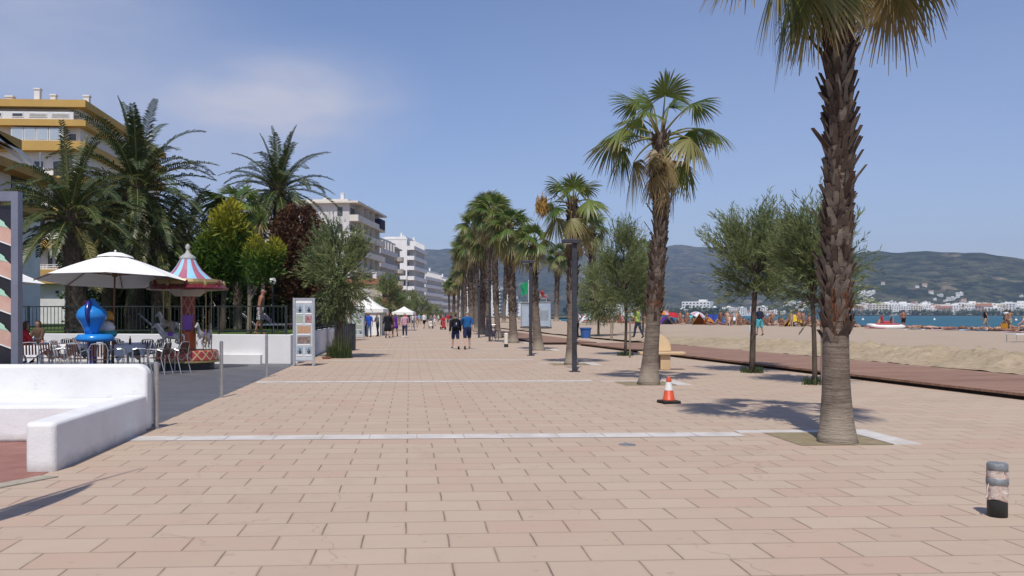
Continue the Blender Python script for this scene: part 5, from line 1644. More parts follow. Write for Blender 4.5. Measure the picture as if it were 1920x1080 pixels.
M['mgr_gold'] = pm('gold_trim', (.34, .25, .10), (.26, .19, .08), 9, .4, .5, metal=.3)
M['mgr_blue'] = pm('pale_blue_panel', (.30, .56, .72), (.26, .50, .66), 3, .5)
M['mgr_rose'] = pm('rose_panel', (.40, .13, .19), (.34, .11, .16), 3, .5)
M['mgr_grey'] = pm('grey_finial', (.40, .40, .38), (.30, .30, .29), 6, .5, .4)
Ym = 26.3; km = Ym / F
t = thing('merry_go_round', 'small red merry-go-round with a blue and rose striped cone roof', 'merry-go-round', (XA(352, Ym), Ym, 0), R(12))
zm = lambda py: ZA(py, Ym, 348)
part('base', t, M['mgr_base'], lambda m: m.lathe([(0, zm(676)), (56 * km, zm(676)), (57 * km, zm(673)), (55 * km, zm(658)), (53 * km, zm(656)), (0, zm(656))], 40), smooth=False)
part('base_trim', t, M['mgr_gold'], lambda m: m.lathe([(56.2 * km, zm(678)), (58.5 * km, zm(678)), (58.5 * km, zm(674.5)), (57.2 * km, zm(674.5))], 40))
part('plinth', t, M['black_metal'], lambda m: m.lathe([(48 * km, 0), (48 * km, zm(676) - .003)], 30))
part('column', t, M['mgr_col'], lambda m: m.lathe([(14 * km, zm(656) + .003), (13.5 * km, zm(560)), (14 * km, zm(556)), (18 * km, zm(550)), (24 * km, zm(546))], 20), smooth=True)
part('column_panel', t, M['ride_purple'], lambda m: [m.box(0, -14.2 * km, zm(618), 17 * km, .04, 22 * km), m.box(0, -14.3 * km, zm(597), 21 * km, .05, 6 * km)])
part('column_foot', t, M['mgr_orange'], lambda m: m.lathe([(15.2 * km, zm(656) + .004), (14.8 * km, zm(622))], 16))
part('underside', t, M['beige'], lambda m: m.lathe([(22 * km, zm(556)), (34 * km, zm(546)), (70 * km, zm(543.5))], 32), smooth=True)
part('fascia', t, M['mgr_red'], lambda m: m.lathe([(50 * km, zm(545)), (72 * km, zm(544)), (74 * km, zm(541)), (66 * km, zm(536)), (62 * km, zm(534))], 36))
part('crown_trim', t, M['mgr_gold'], lambda m: (m.lathe([(62 * km, zm(535)), (63.5 * km, zm(530)), (61 * km, zm(525)), (52 * km, zm(524))], 36)))
for k in range(12):
    a = 2 * math.pi * k / 12
    part('medallion', t, M['mgr_red'] if k % 2 else M['mgr_gold'], lambda m: m.lathe([(0, -.0), (3 * km, .0), (3.6 * km, 5 * km), (2 * km, 10 * km), (0, 12 * km)], 8, (64.5 * km * math.cos(a), 64.5 * km * math.sin(a), zm(538))))
nst = 16
mb = MB(); prof = [(46 * km, zm(524) + .002), (37 * km, zm(517)), (27 * km, zm(508)), (20 * km, zm(498)), (14.5 * km, zm(488)), (13 * km, zm(485))]
mb.lathe(prof, nst * 2, (0, 0, 0), 0, lambda i, a: (a // 2) % 2)
mb.build('striped_roof', [M['mgr_blue'], M['mgr_rose']], t)
part('finial', t, M['mgr_grey'], lambda m: m.lathe([(14.5 * km, zm(486)), (15 * km, zm(482)), (9 * km, zm(478)), (4 * km, zm(474)), (2.5 * km, zm(468)), (5 * km, zm(464)), (3 * km, zm(459)), (0, zm(457))], 16), smooth=True)
for k in range(6):
    a = 2 * math.pi * (k + .3) / 6
    part('pole', t, M['mgr_gold'], lambda m: m.tube([(44 * km * math.cos(a), 44 * km * math.sin(a), zm(656) + .002), (44 * km * math.cos(a), 44 * km * math.sin(a), zm(545))], .018, 6))
MGR, KM, ZM = t, km, zm

# lamp posts
lp = thing('street_lamp', 'nearest dark street lamp with a flat square head, in front of the third palm', 'street lamp', G(1077, 697), 0, 'dark street lamps along the palms')
hl = ZA(447, G(1077, 697).y)
part('post', lp, M['dark_metal'], lambda m: m.box(0, 0, 0, .125, .125, hl - .13), bevel=.01)
part('base_plate', lp, M['dark_metal'], lambda m: m.box(0, 0, 0, .28, .28, .02))
hd = part('head', lp, M['dark_metal'], lambda m: (m.box(-.10, 0, hl - .128, .47, .30, .12)), bevel=.015)
part('lens', hd, M['label_white'], lambda m: m.box(-.19, 0, hl - .134, .22, .2, .006))
part('door', lp, M['black_metal'], lambda m: m.box(0, -.064, .5, .08, .006, .32))
for px, py, lab in ((995, 667, 'second dark street lamp, in front of the small slim palm'), (918, 640, 'dark street lamp standing beside the parked bicycle'), (898, 633, 'far dark street lamp right behind the man in the blue shirt'), (868, 616, 'farthest dark street lamp beyond the walking couple')):
    again(lp, G(px, py), R(-2), None, lab)

# traffic cone
c = G(1254, 756)
M['cone_red'] = pm('orange_red_cone', (.62, .085, .03), (.52, .075, .03), 5, .45, .4)
M['cone_white'] = pm('reflective_white', (.76, .74, .71), (.62, .60, .57), 9, .4, .4)
t = thing('traffic_cone', 'orange and white traffic cone on a dark foot in front of the leaning palm', 'traffic cone', c, R(8))
def cr_(z): return .122 - .096 * z / .49
part('cone', t, M['cone_red'], lambda m: m.lathe([(0, .055), (.13, .055), (cr_(.075), .075), (cr_(.46), .46), (.024, .475), (0, .478)], 24), smooth=True)
part('white_band', t, M['cone_white'], lambda m: m.lathe([(cr_(.235) + .003, .235), (cr_(.385) + .003, .385)], 24), smooth=True)
part('top_band', t, M['cone_red'], lambda m: m.lathe([(cr_(.40) + .006, .40), (cr_(.445) + .006, .445)], 24))
part('foot', t, M['rubber'], lambda m: (m.box(0, 0, .015, .33, .33, .04)), bevel=.015)
for a in range(4): part('pad', t, M['rubber'], lambda m: m.box(.14 * (-1) ** a, .14 * (-1) ** (a // 2), 0, .05, .05, .0148))

# taped bollard in the lower right corner
c = G(1870, 968)
t = thing('bollard', 'short cylinder bollard with peeling wrap over a black lower half', 'bollard', c, R(0))
def mat_wrap():
    q = NT('peeling_wrap'); p = q.pos((1, 1, 1.3), obj=True)
    f = q.noise(14, 6, .7, p, .6)
    cc = q.mix(q.rng(f, .40, .52), (.30, .17, .115), (.56, .46, .40))
    cc = q.mix(q.rng(q.noise(26, 4, .6, p), .58, .66), cc, (.70, .66, .62))
    q.set(col=cc, rough=.6, spec=.3); q.bump(f, .8, .012)
    return q.mat
M['wrap'] = mat_wrap()
M['worn_grey'] = pm('worn_grey_steel', (.26, .28, .29), (.15, .155, .16), 16, .5, .4, metal=.2, bump=.2)
rb = .072
part('lower_half', t, M['black_metal'], lambda m: m.lathe([(0, 0), (rb + .001, 0), (rb + .001, .135)], 28), smooth=True)
mb = MB()
mb.grid(lambda u, v: ((rb + .002 + .008 * noise.noise(Vector((math.cos(6.283 * u) * 3, math.sin(6.283 * u) * 3, v * 6)))) * math.cos(6.283 * u), (rb + .002 + .008 * noise.noise(Vector((math.cos(6.283 * u) * 3, math.sin(6.283 * u) * 3, v * 6)))) * math.sin(6.283 * u), .132 + .235 * v + (.012 * math.sin(6.283 * u * 2) if v == 0 else 0)), 40, 16)
mb.build('wrap', M['wrap'], t, smooth=True)
part('grey_band', t, M['worn_grey'], lambda m: m.lathe([(rb + .006, .255), (rb + .009, .26), (rb + .008, .302), (rb + .004, .307)], 28), smooth=True)
part('cap', t, M['worn_grey'], lambda m: m.lathe([(rb - .002, .335), (rb - .001, .362), (rb + .003, .366), (rb + .004, .415), (rb - .004, .425), (0, .428)], 28), smooth=True)
part('torn_strip', t, M['wrap'], lambda m: m.tube(spline([(-rb - .002, -.01, .27), (-rb - .02, -.015, .22), (-rb - .022, -.015, .17), (-rb - .034, -.02, .15)], 8), [.004, .005, .006, .006, .006, .006, .006, .007, .004], 5))
# small white bollard by the far palm and a lid in the paving
c = G(949, 651)
t = thing('bollard', 'small pale bollard with a dark foot beside the thick palm', 'bollard', c)
part('shaft', t, M['cream'], lambda m: m.lathe([(.10, .16), (.10, .66), (.07, .70), (0, .71)], 16))
part('foot', t, M['black_metal'], lambda m: m.lathe([(0, 0), (.105, 0), (.105, .158)], 16))
c = G(1176, 834)
mb = MB(); mb.lathe([(0, .006), (.10, .006), (.105, .004), (.105, 0)], 24, (0, 0, 0)); tag(mb.build('drain_lid', M['worn_grey'], loc=c), 'round grey drain lid set in the paving near the white band', 'lid')
# bench: timber-coloured, curved back, seat slab and two pedestal feet
M['bench_tan'] = pm('tan_concrete', (.58, .42, .25), (.50, .35, .20), 2.5, .7, .3, bump=.2)
c = G(1249, 694)
t = thing('bench', 'tan moulded bench with a rounded back partly behind the leaning palm', 'bench', (XA(1243, c.y + .25), c.y + .25, 0), R(-7))
kk = c.y / F
part('seat', t, M['bench_tan'], lambda m: m.prism([(-.70, -.30), (.56, -.30), (.62, -.24), (.62, .2), (-.70, .2)], .44, .525), bevel=.02)
def bback(m):
    out = [(-.36, .53), (.24, .53)]
    for k in range(9):
        a = k / 8 * math.pi / 2
        out.append((-.20 + .44 * math.cos(a), .62 + .42 * math.sin(a)))
    out.append((-.30, 1.04))
    n = len(out); b = len(m.v)
    for y, lean in ((.02, 0), (.17, 0)):
        for x, z in out: m.vert((x, y + (z - .53) * .22, z))
    m.face([b + i for i in range(n)]); m.face([b + n + i for i in range(n)][::-1])
    for i in range(n):
        j = (i + 1) % n; m.face((b + i, b + n + i, b + n + j, b + j))
part('backrest', t, M['bench_tan'], bback, bevel=.02)
for x in (-.36, .04): part('foot', t, M['bench_tan'], lambda m: m.prism([(x - .14, -.2), (x + .14, -.2), (x + .17, .18), (x - .14, .18)], 0, .437), bevel=.02)
# bicycle leaning by the lamp post
def bicycle(label, loc, rz):
    t = thing('bicycle', label, 'bicycle', loc, rz)
    mt = pm('bicycle_paint', (.10, .06, .13), (.07, .045, .09), 5, .4, .5)
    for y, nm in ((-.52, 'wheel'), (.52, 'wheel')):
        def tyre(m):
            m.tube([(0, y + .33 * math.cos(a * math.pi / 14), .34 + .33 * math.sin(a * math.pi / 14)) for a in range(29)], .018, 6, 0, False)
        w = part('wheel', t, M['alu'], lambda m: ([m.tube([(0, y, .34), (0, y + .32 * math.cos(a * math.pi / 8), .34 + .32 * math.sin(a * math.pi / 8))], .003, 3, 0, False) for a in range(16)], m.tube([(-.04, y, .34), (.04, y, .34)], .02, 8)))
        part('tyre', w, M['rubber'], tyre)
    part('frame', t, mt, lambda m: [m.tube([Vector(a), Vector(b)], .017, 6) for a, b in (((0, -.52, .34), (0, -.1, .30)), ((0, -.52, .34), (0, -.18, .78)), ((0, -.1, .30), (0, -.18, .82)), ((0, -.18, .78), (0, .34, .82)), ((0, -.1, .30), (0, .36, .74)), ((0, .33, .92), (0, .37, .70)), ((0, .37, .70), (0, .52, .34)))])
    part('saddle', t, M['rubber'], lambda m: m.prism([(-.07, -.30), (.07, -.30), (.02, -.02), (-.02, -.02)], .84, .88), bevel=.01)
    part('handlebar', t, M['alu'], lambda m: m.tube([(-.28, .22, .98), (-.12, .30, 1.0), (0, .33, .98), (.12, .30, 1.0), (.28, .22, .98)], .013, 6))
    part('crank', t, M['alu'], lambda m: (m.tube([(-.03, -.1, .30), (-.03, -.1, .30), (-.05, -.02, .16)], .012, 5), m.tube([(.03, -.1, .30), (.05, -.18, .44)], .012, 5), m.lathe([(0, 0), (.08, 0), (.08, .008), (0, .008)], 14, (0, -.1, .29))))
    return t
c = G(926, 640)
bicycle('purple-grey bicycle parked between the lamp post and the palm row', (c.x, c.y, 0), R(14))

# blue bin in the sand
c = G(1098, 634, .22)
t = thing('bin', 'blue plastic barrel bin standing in the sand', 'bin', c)
M['bin_blue'] = pm('blue_bin_plastic', (.035, .12, .36), (.03, .10, .30), 4, .45, .4)
part('body', t, M['bin_blue'], lambda m: m.lathe([(0, 0), (.27, 0), (.325, .58), (.30, .58), (.25, .04), (0, .04)], 22), smooth=False)
part('rim', t, M['bin_blue'], lambda m: m.lathe([(.327, .54), (.36, .545), (.36, .62), (.327, .62), (.30, .60), (.30, .55)], 22))

# grey cabins on the sand
M['cabin'] = pm('grey_cabin_panel', (.27, .30, .33), (.22, .25, .28), 1.5, .5, .4)
M['cabin_pale'] = pm('pale_cabin_panel', (.38, .44, .52), (.31, .37, .45), 1.5, .4, .4)
def cabin(label, px, Y, w, d, h, louvre, mat):
    t = thing('cabin', label, 'cabin', (XA(px, Y), Y, .28), R(-12), 'small beach cabins')
    part('walls', t, M[mat], lambda m: m.box(0, 0, .1, w, d, h - .1))
    part('floor', t, M['dark_edge'], lambda m: m.box(0, 0, 0, w + .1, d + .1, .099))
    part('roof', t, M['worn_grey'], lambda m: m.box(0, 0, h + .002, w + .1, d + .1, .10), bevel=.03)
    dr = part('door', t, M['cabin_pale'], lambda m: m.box(.0, -d / 2 - .02, .16, w * .72, .036, h - .4))
    part('handle', dr, M['dark_metal'], lambda m: m.box(w * .28, -d / 2 - .06, h * .45, .04, .04, .16))
    if louvre: part('vent', dr, M['worn_grey'], lambda m: [m.box(x * w * .1, -d / 2 - .05, h * .3, w * .05, .02, h * .4) for x in (-3, -2, -1, 0, 1, 2, 3)])
    return t
cabin('plain grey beach cabin left of the second lamp post', 987, 88, 1.05, 1.3, 2.45, 0, 'cabin')
cabin('pale blue louvred beach cabin right of the second lamp post', 1021, 88, 1.25, 1.2, 2.5, 1, 'cabin_pale')

# lifeguard chair with green flag
Yl = 92.0
t = thing('lifeguard_chair', 'tall grey lifeguard chair above the beach cabins', 'lifeguard chair', (XA(1018, Yl), Yl, .28), R(-20))
zl = ZA(560, Yl, 1018) - .28
for sx in (-1, 1):
    for sy in (-1, 1): part('leg', t, M['rail'], lambda m: m.tube([(sx * .75, sy * .75, 0), (sx * .45, sy * .4, zl)], .05, 6))
part('seat', t, M['rail'], lambda m: m.box(0, 0, zl, 1.1, 1.0, .1))
part('backrest', t, M['rail'], lambda m: m.box(0, .45, zl + .102, .8, .08, .4))
for k in range(7): part('rung', t, M['rail'], lambda m: m.box(0, -.75 + .35 * (k + 1) / 8, zl * (k + 1) / 8, 1.2, .05, .06))
t2 = thing('flag_pole', 'flag pole with a green bathing flag left of the lifeguard chair', 'flag', (XA(991, Yl), Yl, .28))
zf = ZA(525, Yl, 990) - .28
part('pole', t2, M['frame'], lambda m: m.tube([(0, 0, 0), (0, 0, zf)], .035, 6))
mb = MB(); mb.grid(lambda u, v: (-.05 - .75 * u + .05 * math.sin(v * 6 + u * 4), .18 * math.sin(u * 7 + v * 2), zf - .1 - v * 1.25 - u * .35), 8, 8)
mb.build('flag', pm('green_flag', (.02, .33, .14), (.02, .26, .11), 3, .8), t2, smooth=True)

# white tents at the left edge of the promenade
def tent(label, px0, px1, Y, eave, top, d, side=True, group='white market tents'):
    x0, x1 = XA(px0, Y), XA(px1, Y); w = x1 - x0
    ze, zt_ = ZA(eave, Y), ZA(top, Y)
    t = thing('tent', label, 'tent', ((x0 + x1) / 2, Y, 0), R(-4), group)
    mb = MB(); n = 10
    def rf(u, v):
        a, b = abs(u - .5) * 2, abs(v - .5) * 2
        k = max(a, b)
        return ((u - .5) * (w + .3), (v) * d - .15, ze + (zt_ - ze) * (1 - k) ** 1.35)
    mb.grid(rf, 12, 12)
    mb.build('roof', M['canvas'], t)
    part('valance', t, M['canvas'], lambda m: (m.box(0, -.16, ze - .28, w + .3, .02, .28), m.box(w / 2 + .16, d / 2 - .15, ze - .28, .02, d + .0, .28), m.box(-w / 2 - .16, d / 2 - .15, ze - .28, .02, d, .28)))
    for sx in (-1, 1):
        for y in (0, d - .3): part('post', t, M['alu'], lambda m: m.tube([(sx * w / 2, y, 0), (sx * w / 2, y, ze - .05)], .05, 6))
    if side:
        part('side_curtain', t, M['canvas'], lambda m: (m.box(-w / 2 + .03, d / 2 - .1, .02, .03, d - .5, ze - .32), m.box(0, d - .32, .02, w - .2, .03, ze - .32), m.box(w * .28, -.02, .02, w * .36, .03, ze - .32)))
    return t
tent('white peaked market tent behind the blue-shirted person', 655, 715, 67, 579, 556, 4.2)
tent('white canopy behind the group of women', 738, 772, 88, 585, 574, 4.5, False)
tent('white canopy roof half hidden by the feathery tree above the railing', 596, 632, 46, 574, 556, 4.0, False)
# globe lamp in the garden
c = Vector((XA(511, 36), 36, Z0))
t = thing('globe_lamp', 'white globe garden lamp above the shirtless man', 'lamp', c)
zg = ZA(527, 36, 511) - Z0
part('post', t, M['black_metal'], lambda m: m.tube([(0, 0, 0), (0, 0, zg - .12)], .035, 8))
part('globe', t, M['label_white'], lambda m: m.lathe([(0, zg - .15), (.09, zg - .13), (.15, zg), (.11, zg + .11), (0, zg + .15)], 18), smooth=True)
# loungers on the lawn
M['lounger_stripe'] = pm('striped_cushion', (.55, .53, .50), (.40, .10, .12), 9, .8)
for px, Y, rz, mat, lab in ((496, 35, 95, 'ride_white', 'white sun lounger on the lawn beside the shirtless man'), (530, 36, 80, 'lounger_stripe', 'red and white cushioned lounger on the lawn near the wall corner'), (300, 37, 100, 'ride_white', 'pale sun lounger on the lawn behind the merry-go-round')):
    t = thing('sun_lounger', lab, 'sun lounger', (XA(px, Y), Y, Z0), R(rz), 'sun loungers on the lawn')
    part('bed', t, M[mat], lambda m: m.prism([(-.3, -.9), (.3, -.9), (.3, .35), (-.3, .35)], .32, .38))
    mb = MB(); mb.poly([(-.3, .36, .36), (.3, .36, .36), (.3, .85, .80), (-.3, .85, .80)]); mb.poly([(.3, .36, .30), (-.3, .36, .30), (-.3, .88, .76), (.3, .88, .76)]); mb.poly([(-.3, .85, .80), (.3, .85, .80), (.3, .88, .76), (-.3, .88, .76)])
    mb.build('backrest', M[mat], t)
    for a, b_ in ((-.26, -.8), (.26, -.8), (-.26, .3), (.26, .3)): part('leg', t, M['alu'], lambda m: m.tube([(a, b_, 0), (a, b_, .319)], .02, 6))
# lounger on the sand at the right edge
c = G(1914, 641, .3)
t = thing('sun_lounger', 'white sun lounger on the sand cut by the right edge', 'sun lounger', (c.x + .25, c.y, .30), R(-78))
part('bed', t, M['ride_white'], lambda m: m.prism([(-.32, -.95), (.32, -.95), (.32, .4), (-.32, .4)], .34, .40))
mb = MB(); mb.poly([(-.32, .41, .38), (.32, .41, .38), (.32, .95, .62), (-.32, .95, .62)]); mb.poly([(.32, .41, .33), (-.32, .41, .33), (-.32, .97, .58), (.32, .97, .58)])
mb.build('backrest', M['ride_white'], t)
for a, b_ in ((-.27, -.85), (.27, -.85), (-.27, .33), (.27, .33)): part('leg', t, M['alu'], lambda m: m.tube([(a, b_, -.05), (a, b_, .339)], .02, 6))
# buoys on the water
for px, py, lab in ((1618, 600, 'white buoy nearest the big palm trunk'), (1752, 600, 'white buoy in the middle of the visible water'), (1905, 601, 'white buoy near the right edge')):
    c = G(px, py, -1.0)
    mb = MB(); mb.lathe([(0, -.6), (.45, -.3), (.62, .1), (.45, .55), (.2, .8), (0, .85)], 14)
    mb.lathe([(.0, .84), (.06, .84), (.06, 1.3), (0, 1.3)], 6)
    tag(mb.build('buoy', M['ride_white'], loc=c, smooth=True), lab, 'buoy', 'white buoys off the beach')
# ------------------------------------------------------------------ people, horses, beach crowd
def skin_mesh(verts, edges, radii, levels=1, root=0):
    me = D.meshes.new('tmp'); me.from_pydata([tuple(v) for v in verts], edges, [])
    o = D.objects.new('tmp', me); COL.objects.link(o)
    sk = o.modifiers.new('s', 'SKIN'); sk.use_smooth_shade = True
    sv = me.skin_vertices[0].data
    for i, r in enumerate(radii):
        sv[i].radius = r if hasattr(r, '__len__') else (r, r)
        sv[i].use_root = (i == root)
    if levels:
        su = o.modifiers.new('u', 'SUBSURF'); su.levels = levels; su.render_levels = levels
    bpy.context.view_layer.update()
    ev = o.evaluated_get(bpy.context.evaluated_depsgraph_get())
    em = ev.to_mesh()
    V = [v.co.copy() for v in em.vertices]; Fc = [tuple(p.vertices) for p in em.polygons]
    ev.to_mesh_clear()
    D.objects.remove(o); D.meshes.remove(me)
    return V, Fc
def rotx(v, a):
    c, s = math.cos(a), math.sin(a)
    return Vector((v.x, v.y * c - v.z * s, v.y * s + v.z * c))
def skeleton(lean=0, ll=(0, 0), rl=(0, 0), la=(5, 12, 10), ra=(5, 12, 10), spread=3, head=0, width=1.0, belly=1.0, fingers=True, turn=0):
    """person facing +Y, metres, 1.74 m tall standing. leg = (hip forward, knee bend), arm = (forward, outward, elbow)"""
    V, E, Rd, Tg = [], [], [], []
    def add(p, r, tag_, par=None):
        V.append(Vector(p)); Rd.append(r); Tg.append(tag_)
        if par is not None: E.append((par, len(V) - 1))
        return len(V) - 1
    L = R(lean)
    def up(p, base, a=None):
        return base + rotx(Vector(p), -(L if a is None else a))
    pv = Vector((0, 0, .94))
    w = width
    pel = add(pv, (.150 * w, .112 * belly), 'hip')
    wai = add(up((0, 0, .15), pv), (.138 * w * belly ** .5, .108 * belly), 'torso', pel)
    che = add(up((0, .005, .36), pv), (.165 * w, .118 * belly ** .5), 'torso', wai)
    upc = add(up((0, -.005, .48), pv), (.125 * w, .088), 'torso', che)
    nk = add(up((0, .005, .56), pv), .052, 'neck', upc)
    HL = L + R(head)
    hb = V[nk]
    jaw = add(up((0, .028, .075), hb, HL), (.062, .074), 'head', nk)
    cr = add(up((0, .018, .155), hb, HL), (.076, .094), 'head', jaw)
    tp = add(up((0, .006, .222), hb, HL), (.056, .066), 'head', cr)
    nose = None
    for sg, arm in ((-1, la), (1, ra)):
        f, o, e = map(R, arm)
        sh = add(up((sg * .185 * w, 0, .475), pv), .058, 'torso', upc)
        def d(fw):
            v = Vector((sg * math.sin(o) * math.cos(fw), math.sin(fw), -math.cos(o) * math.cos(fw)))
            return rotx(v, -L * .5)
        u = d(f)
        m = add(V[sh] + u * .15, .047, 'uarm', sh)
        el = add(V[sh] + u * .29, .039, 'uarm', m)
        g = d(f + e)
        fa = add(V[el] + g * .10, .038, 'farm', el)
        wr = add(V[el] + g * .245, .026, 'farm', fa)
        pa = add(V[wr] + g * .075, (.036, .020), 'hand', wr)
        if fingers:
            side = Vector((0, 1, 0)) - g * g.y
            side = side.normalized() if side.length > .2 else Vector((1, 0, 0))
            pin = (Vector((-sg, 0, 0)) - g * (-sg * g.x)).normalized()
            for k, (off, ln) in enumerate(((-.026, .062), (-.009, .075), (.009, .08), (.026, .07))):
                p1 = V[pa] + side * off + g * ln * .55 + pin * .006
                a = add(V[pa] + side * off * .9 + g * .018, .0095, 'hand', pa)
                b = add(p1, .0085, 'hand', a)
                add(p1 + (g * .8 + pin * .55).normalized() * ln * .5, .0065, 'hand', b)
            th = add(V[wr] + g * .035 + side * .034, .0105, 'hand', wr)
            add(V[wr] + g * .07 + side * .056 + pin * .012, .0085, 'hand', th)
    for sg, leg in ((-1, ll), (1, rl)):
        h, k = R(leg[0]), R(leg[1]); o = R(spread)
        hp = add(pv + Vector((sg * .085 * w, 0, -.05)), .088 * w, 'hip', pel)
        def d(a): return Vector((sg * math.sin(o), math.sin(a), -math.cos(a) * math.cos(o))).normalized()
        t1 = add(V[hp] + d(h) * .20, .077 * w, 'thigh', hp)
        kn = add(V[hp] + d(h) * .42, .054, 'thigh', t1)
        c1 = add(V[kn] + d(h - k) * .13 + Vector((0, -.012, 0)), .052, 'calf', kn)
        an = add(V[kn] + d(h - k) * .40, .034, 'calf', c1)
        sh_ = d(h - k)
        fwd = Vector((0, -sh_.z, sh_.y)).normalized()
        add(V[an] + sh_ * .035 - fwd * .035, .032, 'foot', an)
        ba = add(V[an] + sh_ * .045 + fwd * .10, (.040, .026), 'foot', an)
        add(V[an] + sh_ * .052 + fwd * .165, (.036, .020), 'foot', ba)
    return V, E, Rd, Tg
def near_tag(p, segs):
    best, bt, bu = 9, None, 0
    for a, b, ra, rb, ta, tb in segs:
        ab = b - a; l2 = ab.length_squared
        u = 0 if l2 == 0 else max(0, min(1, (p - a).dot(ab) / l2))
        dd = (p - a - ab * u).length / (ra + (rb - ra) * u + .02)
        if dd < best: best, bt, bu = dd, (tb if u > .0 else ta), u
    return bt
SKINS = {'fair': (.52, .33, .245), 'tan': (.32, .185, .125), 'red': (.33, .145, .09), 'brown': (.24, .12, .072)}
for k_, c_ in SKINS.items(): M['skin_' + k_] = pm('skin_' + k_, c_, tuple(x * .86 for x in c_), 9, .55, .35)
FAB = {'black': (.016, .016, .02), 'navy': (.022, .028, .07), 'blue': (.02, .105, .29), 'royal': (.03, .10, .50), 'white': (.72, .72, .72), 'grey': (.14, .15, .16), 'purple': (.115, .03, .30), 'pink': (.55, .33, .42), 'dkblue': (.035, .045, .085), 'teal': (.09, .45, .52), 'lime': (.46, .60, .12), 'red': (.46, .03, .04), 'orange': (.58, .21, .03), 'khaki': (.34, .28, .20), 'brown': (.12, .075, .05), 'yellow': (.62, .46, .04), 'denim': (.10, .15, .25), 'sky': (.25, .45, .66)}
for k_, c_ in FAB.items(): M['fab_' + k_] = pm('fabric_' + k_, c_, tuple(x * .75 for x in c_), 14, .9, .15, bump=.2, bscale=60)
HAIR = {'dark': (.022, .016, .012), 'grey': (.34, .33, .31), 'brown': (.075, .042, .022), 'blond': (.36, .24, .10)}
for k_, c_ in HAIR.items(): M['hair_' + k_] = pm('hair_' + k_, c_, tuple(x * .7 for x in c_), 40, .6, .3, stretch=(1, 1, .2))
M['eye'] = pm('eye', (.03, .022, .018), (.02, .015, .012), 40, .2)
M['fab_pattern'] = None
_q = NT('swim_shorts_print'); _p = _q.pos(obj=True)
_q.set(col=_q.mix(_q.rng(_q.noise(26, 2, .5, _p, 1.2), .47, .52), (.015, .015, .03), (.70, .70, .72)), rough=.85); M['fab_pattern'] = _q.mat

def person(label, loc, rz, pose, skin='fair', clothes=(), hair='dark', hair_len=0, s=1.0, group=None, levels=2, shoes='black', extra=None, lying=False, face=True):
    """clothes: (name, material, regions, test(z, tag) or None, thickness)"""
    V, E, Rd, Tg = skeleton(**pose)
    zmin = min(v.z - (r[1] if hasattr(r, '__len__') else r) * .75 for v, r in zip(V, Rd))
    if lying: pass
    for v in V: v.z -= zmin
    Vm, Fc = skin_mesh(V, E, Rd, levels)
    segs = [(V[a], V[b], max(Rd[a]) if hasattr(Rd[a], '__len__') else Rd[a], max(Rd[b]) if hasattr(Rd[b], '__len__') else Rd[b], Tg[a], Tg[b]) for a, b in E]
    tags = [near_tag(p, segs) for p in Vm]
    t = thing('person', label, 'person', loc, rz, group, s)
    def mesh(name, vs, fs, mat, par=t):
        me = D.meshes.new(name); me.from_pydata(vs, [], fs); me.materials.append(mat)
        me.polygons.foreach_set('use_smooth', [True] * len(fs)); me.update()
        o = D.objects.new(name, me); COL.objects.link(o); o.parent = par
        return o, me
    bo, bm = mesh('body', Vm, Fc, M['skin_' + skin])
    nrm = [v.normal.copy() for v in bm.vertices]
    def garment(name, mat, regs, test, th):
        keep = [i for i, f in enumerate(Fc) if all(tags[v] in regs and (test is None or test(Vm[v], tags[v])) for v in f)]
        if not keep: return
        used = {}; vs, fs = [], []
        for i in keep:
            q = []
            for v in Fc[i]:
                if v not in used:
                    used[v] = len(vs)
                    k = th * (1 + .35 * noise.noise(Vm[v] * 9))
                    vs.append(Vm[v] + nrm[v] * k)
                q.append(used[v])
            fs.append(q)
        # close the hem with a turned-in edge
        cnt = {}
        for q in fs:
            for a, b in zip(q, q[1:] + q[:1]): cnt[(a, b)] = 1
        inv = {u: v for v, u in used.items()}
        ext = {}
        for (a, b) in list(cnt):
            if (b, a) not in cnt:
                for x in (a, b):
                    if x not in ext:
                        ext[x] = len(vs); vs.append(Vm[inv[x]] - nrm[inv[x]] * .004)
                fs.append([b, a, ext[a], ext[b]])
        return mesh(name, vs, fs, M[mat])[0]
    for c in clothes: garment(*c)
    hbase = V[[i for i, x in enumerate(Tg) if x == 'head'][1]]
    if hair:
        fw = Vector((0, 1, 0))
        garment('hair', 'hair_' + hair, ('head', 'neck'), lambda p, g: (p.z > hbase.z + .035 + .9 * (p - hbase).y) if hair_len == 0 else ((p - hbase).y < .045 and p.z > hbase.z - .10 - .04 * hair_len and ((p - hbase).y < .02 or p.z > hbase.z + .05)), .014 + .012 * hair_len)
    if face:
        h = hbase
        part('nose', bo, M['skin_' + skin], lambda m: m.tube([h + Vector((0, .085, .012)), h + Vector((0, .112, -.018)), h + Vector((0, .090, -.026))], [.007, .013, .009], 6), smooth=True)
        for sx in (-1, 1):
            part('eye', bo, M['eye'], lambda m: m.lathe([(0, -.007), (.009, -.004), (.011, 0), (.009, .004), (0, .007)], 8, h + Vector((sx * .031, .086, .018))))
            part('ear', bo, M['skin_' + skin], lambda m: m.tube([h + Vector((sx * .074, .005, -.022)), h + Vector((sx * .086, -.004, .004)), h + Vector((sx * .082, -.004, .026))], [.010, .014, .009], 6), smooth=True)
        part('mouth', bo, M['skin_red'], lambda m: m.tube([h + Vector((-.022, .086, -.052)), h + Vector((0, .094, -.053)), h + Vector((.022, .086, -.052))], .005, 5))
    if shoes:
        garment('shoes', 'fab_' + shoes, ('foot',), lambda p, g: p.z < .085 or True, .008)
    if extra: extra(t, V, Tg)
    return t
TS = ('torso', 'uarm', 'neck', 'hip')
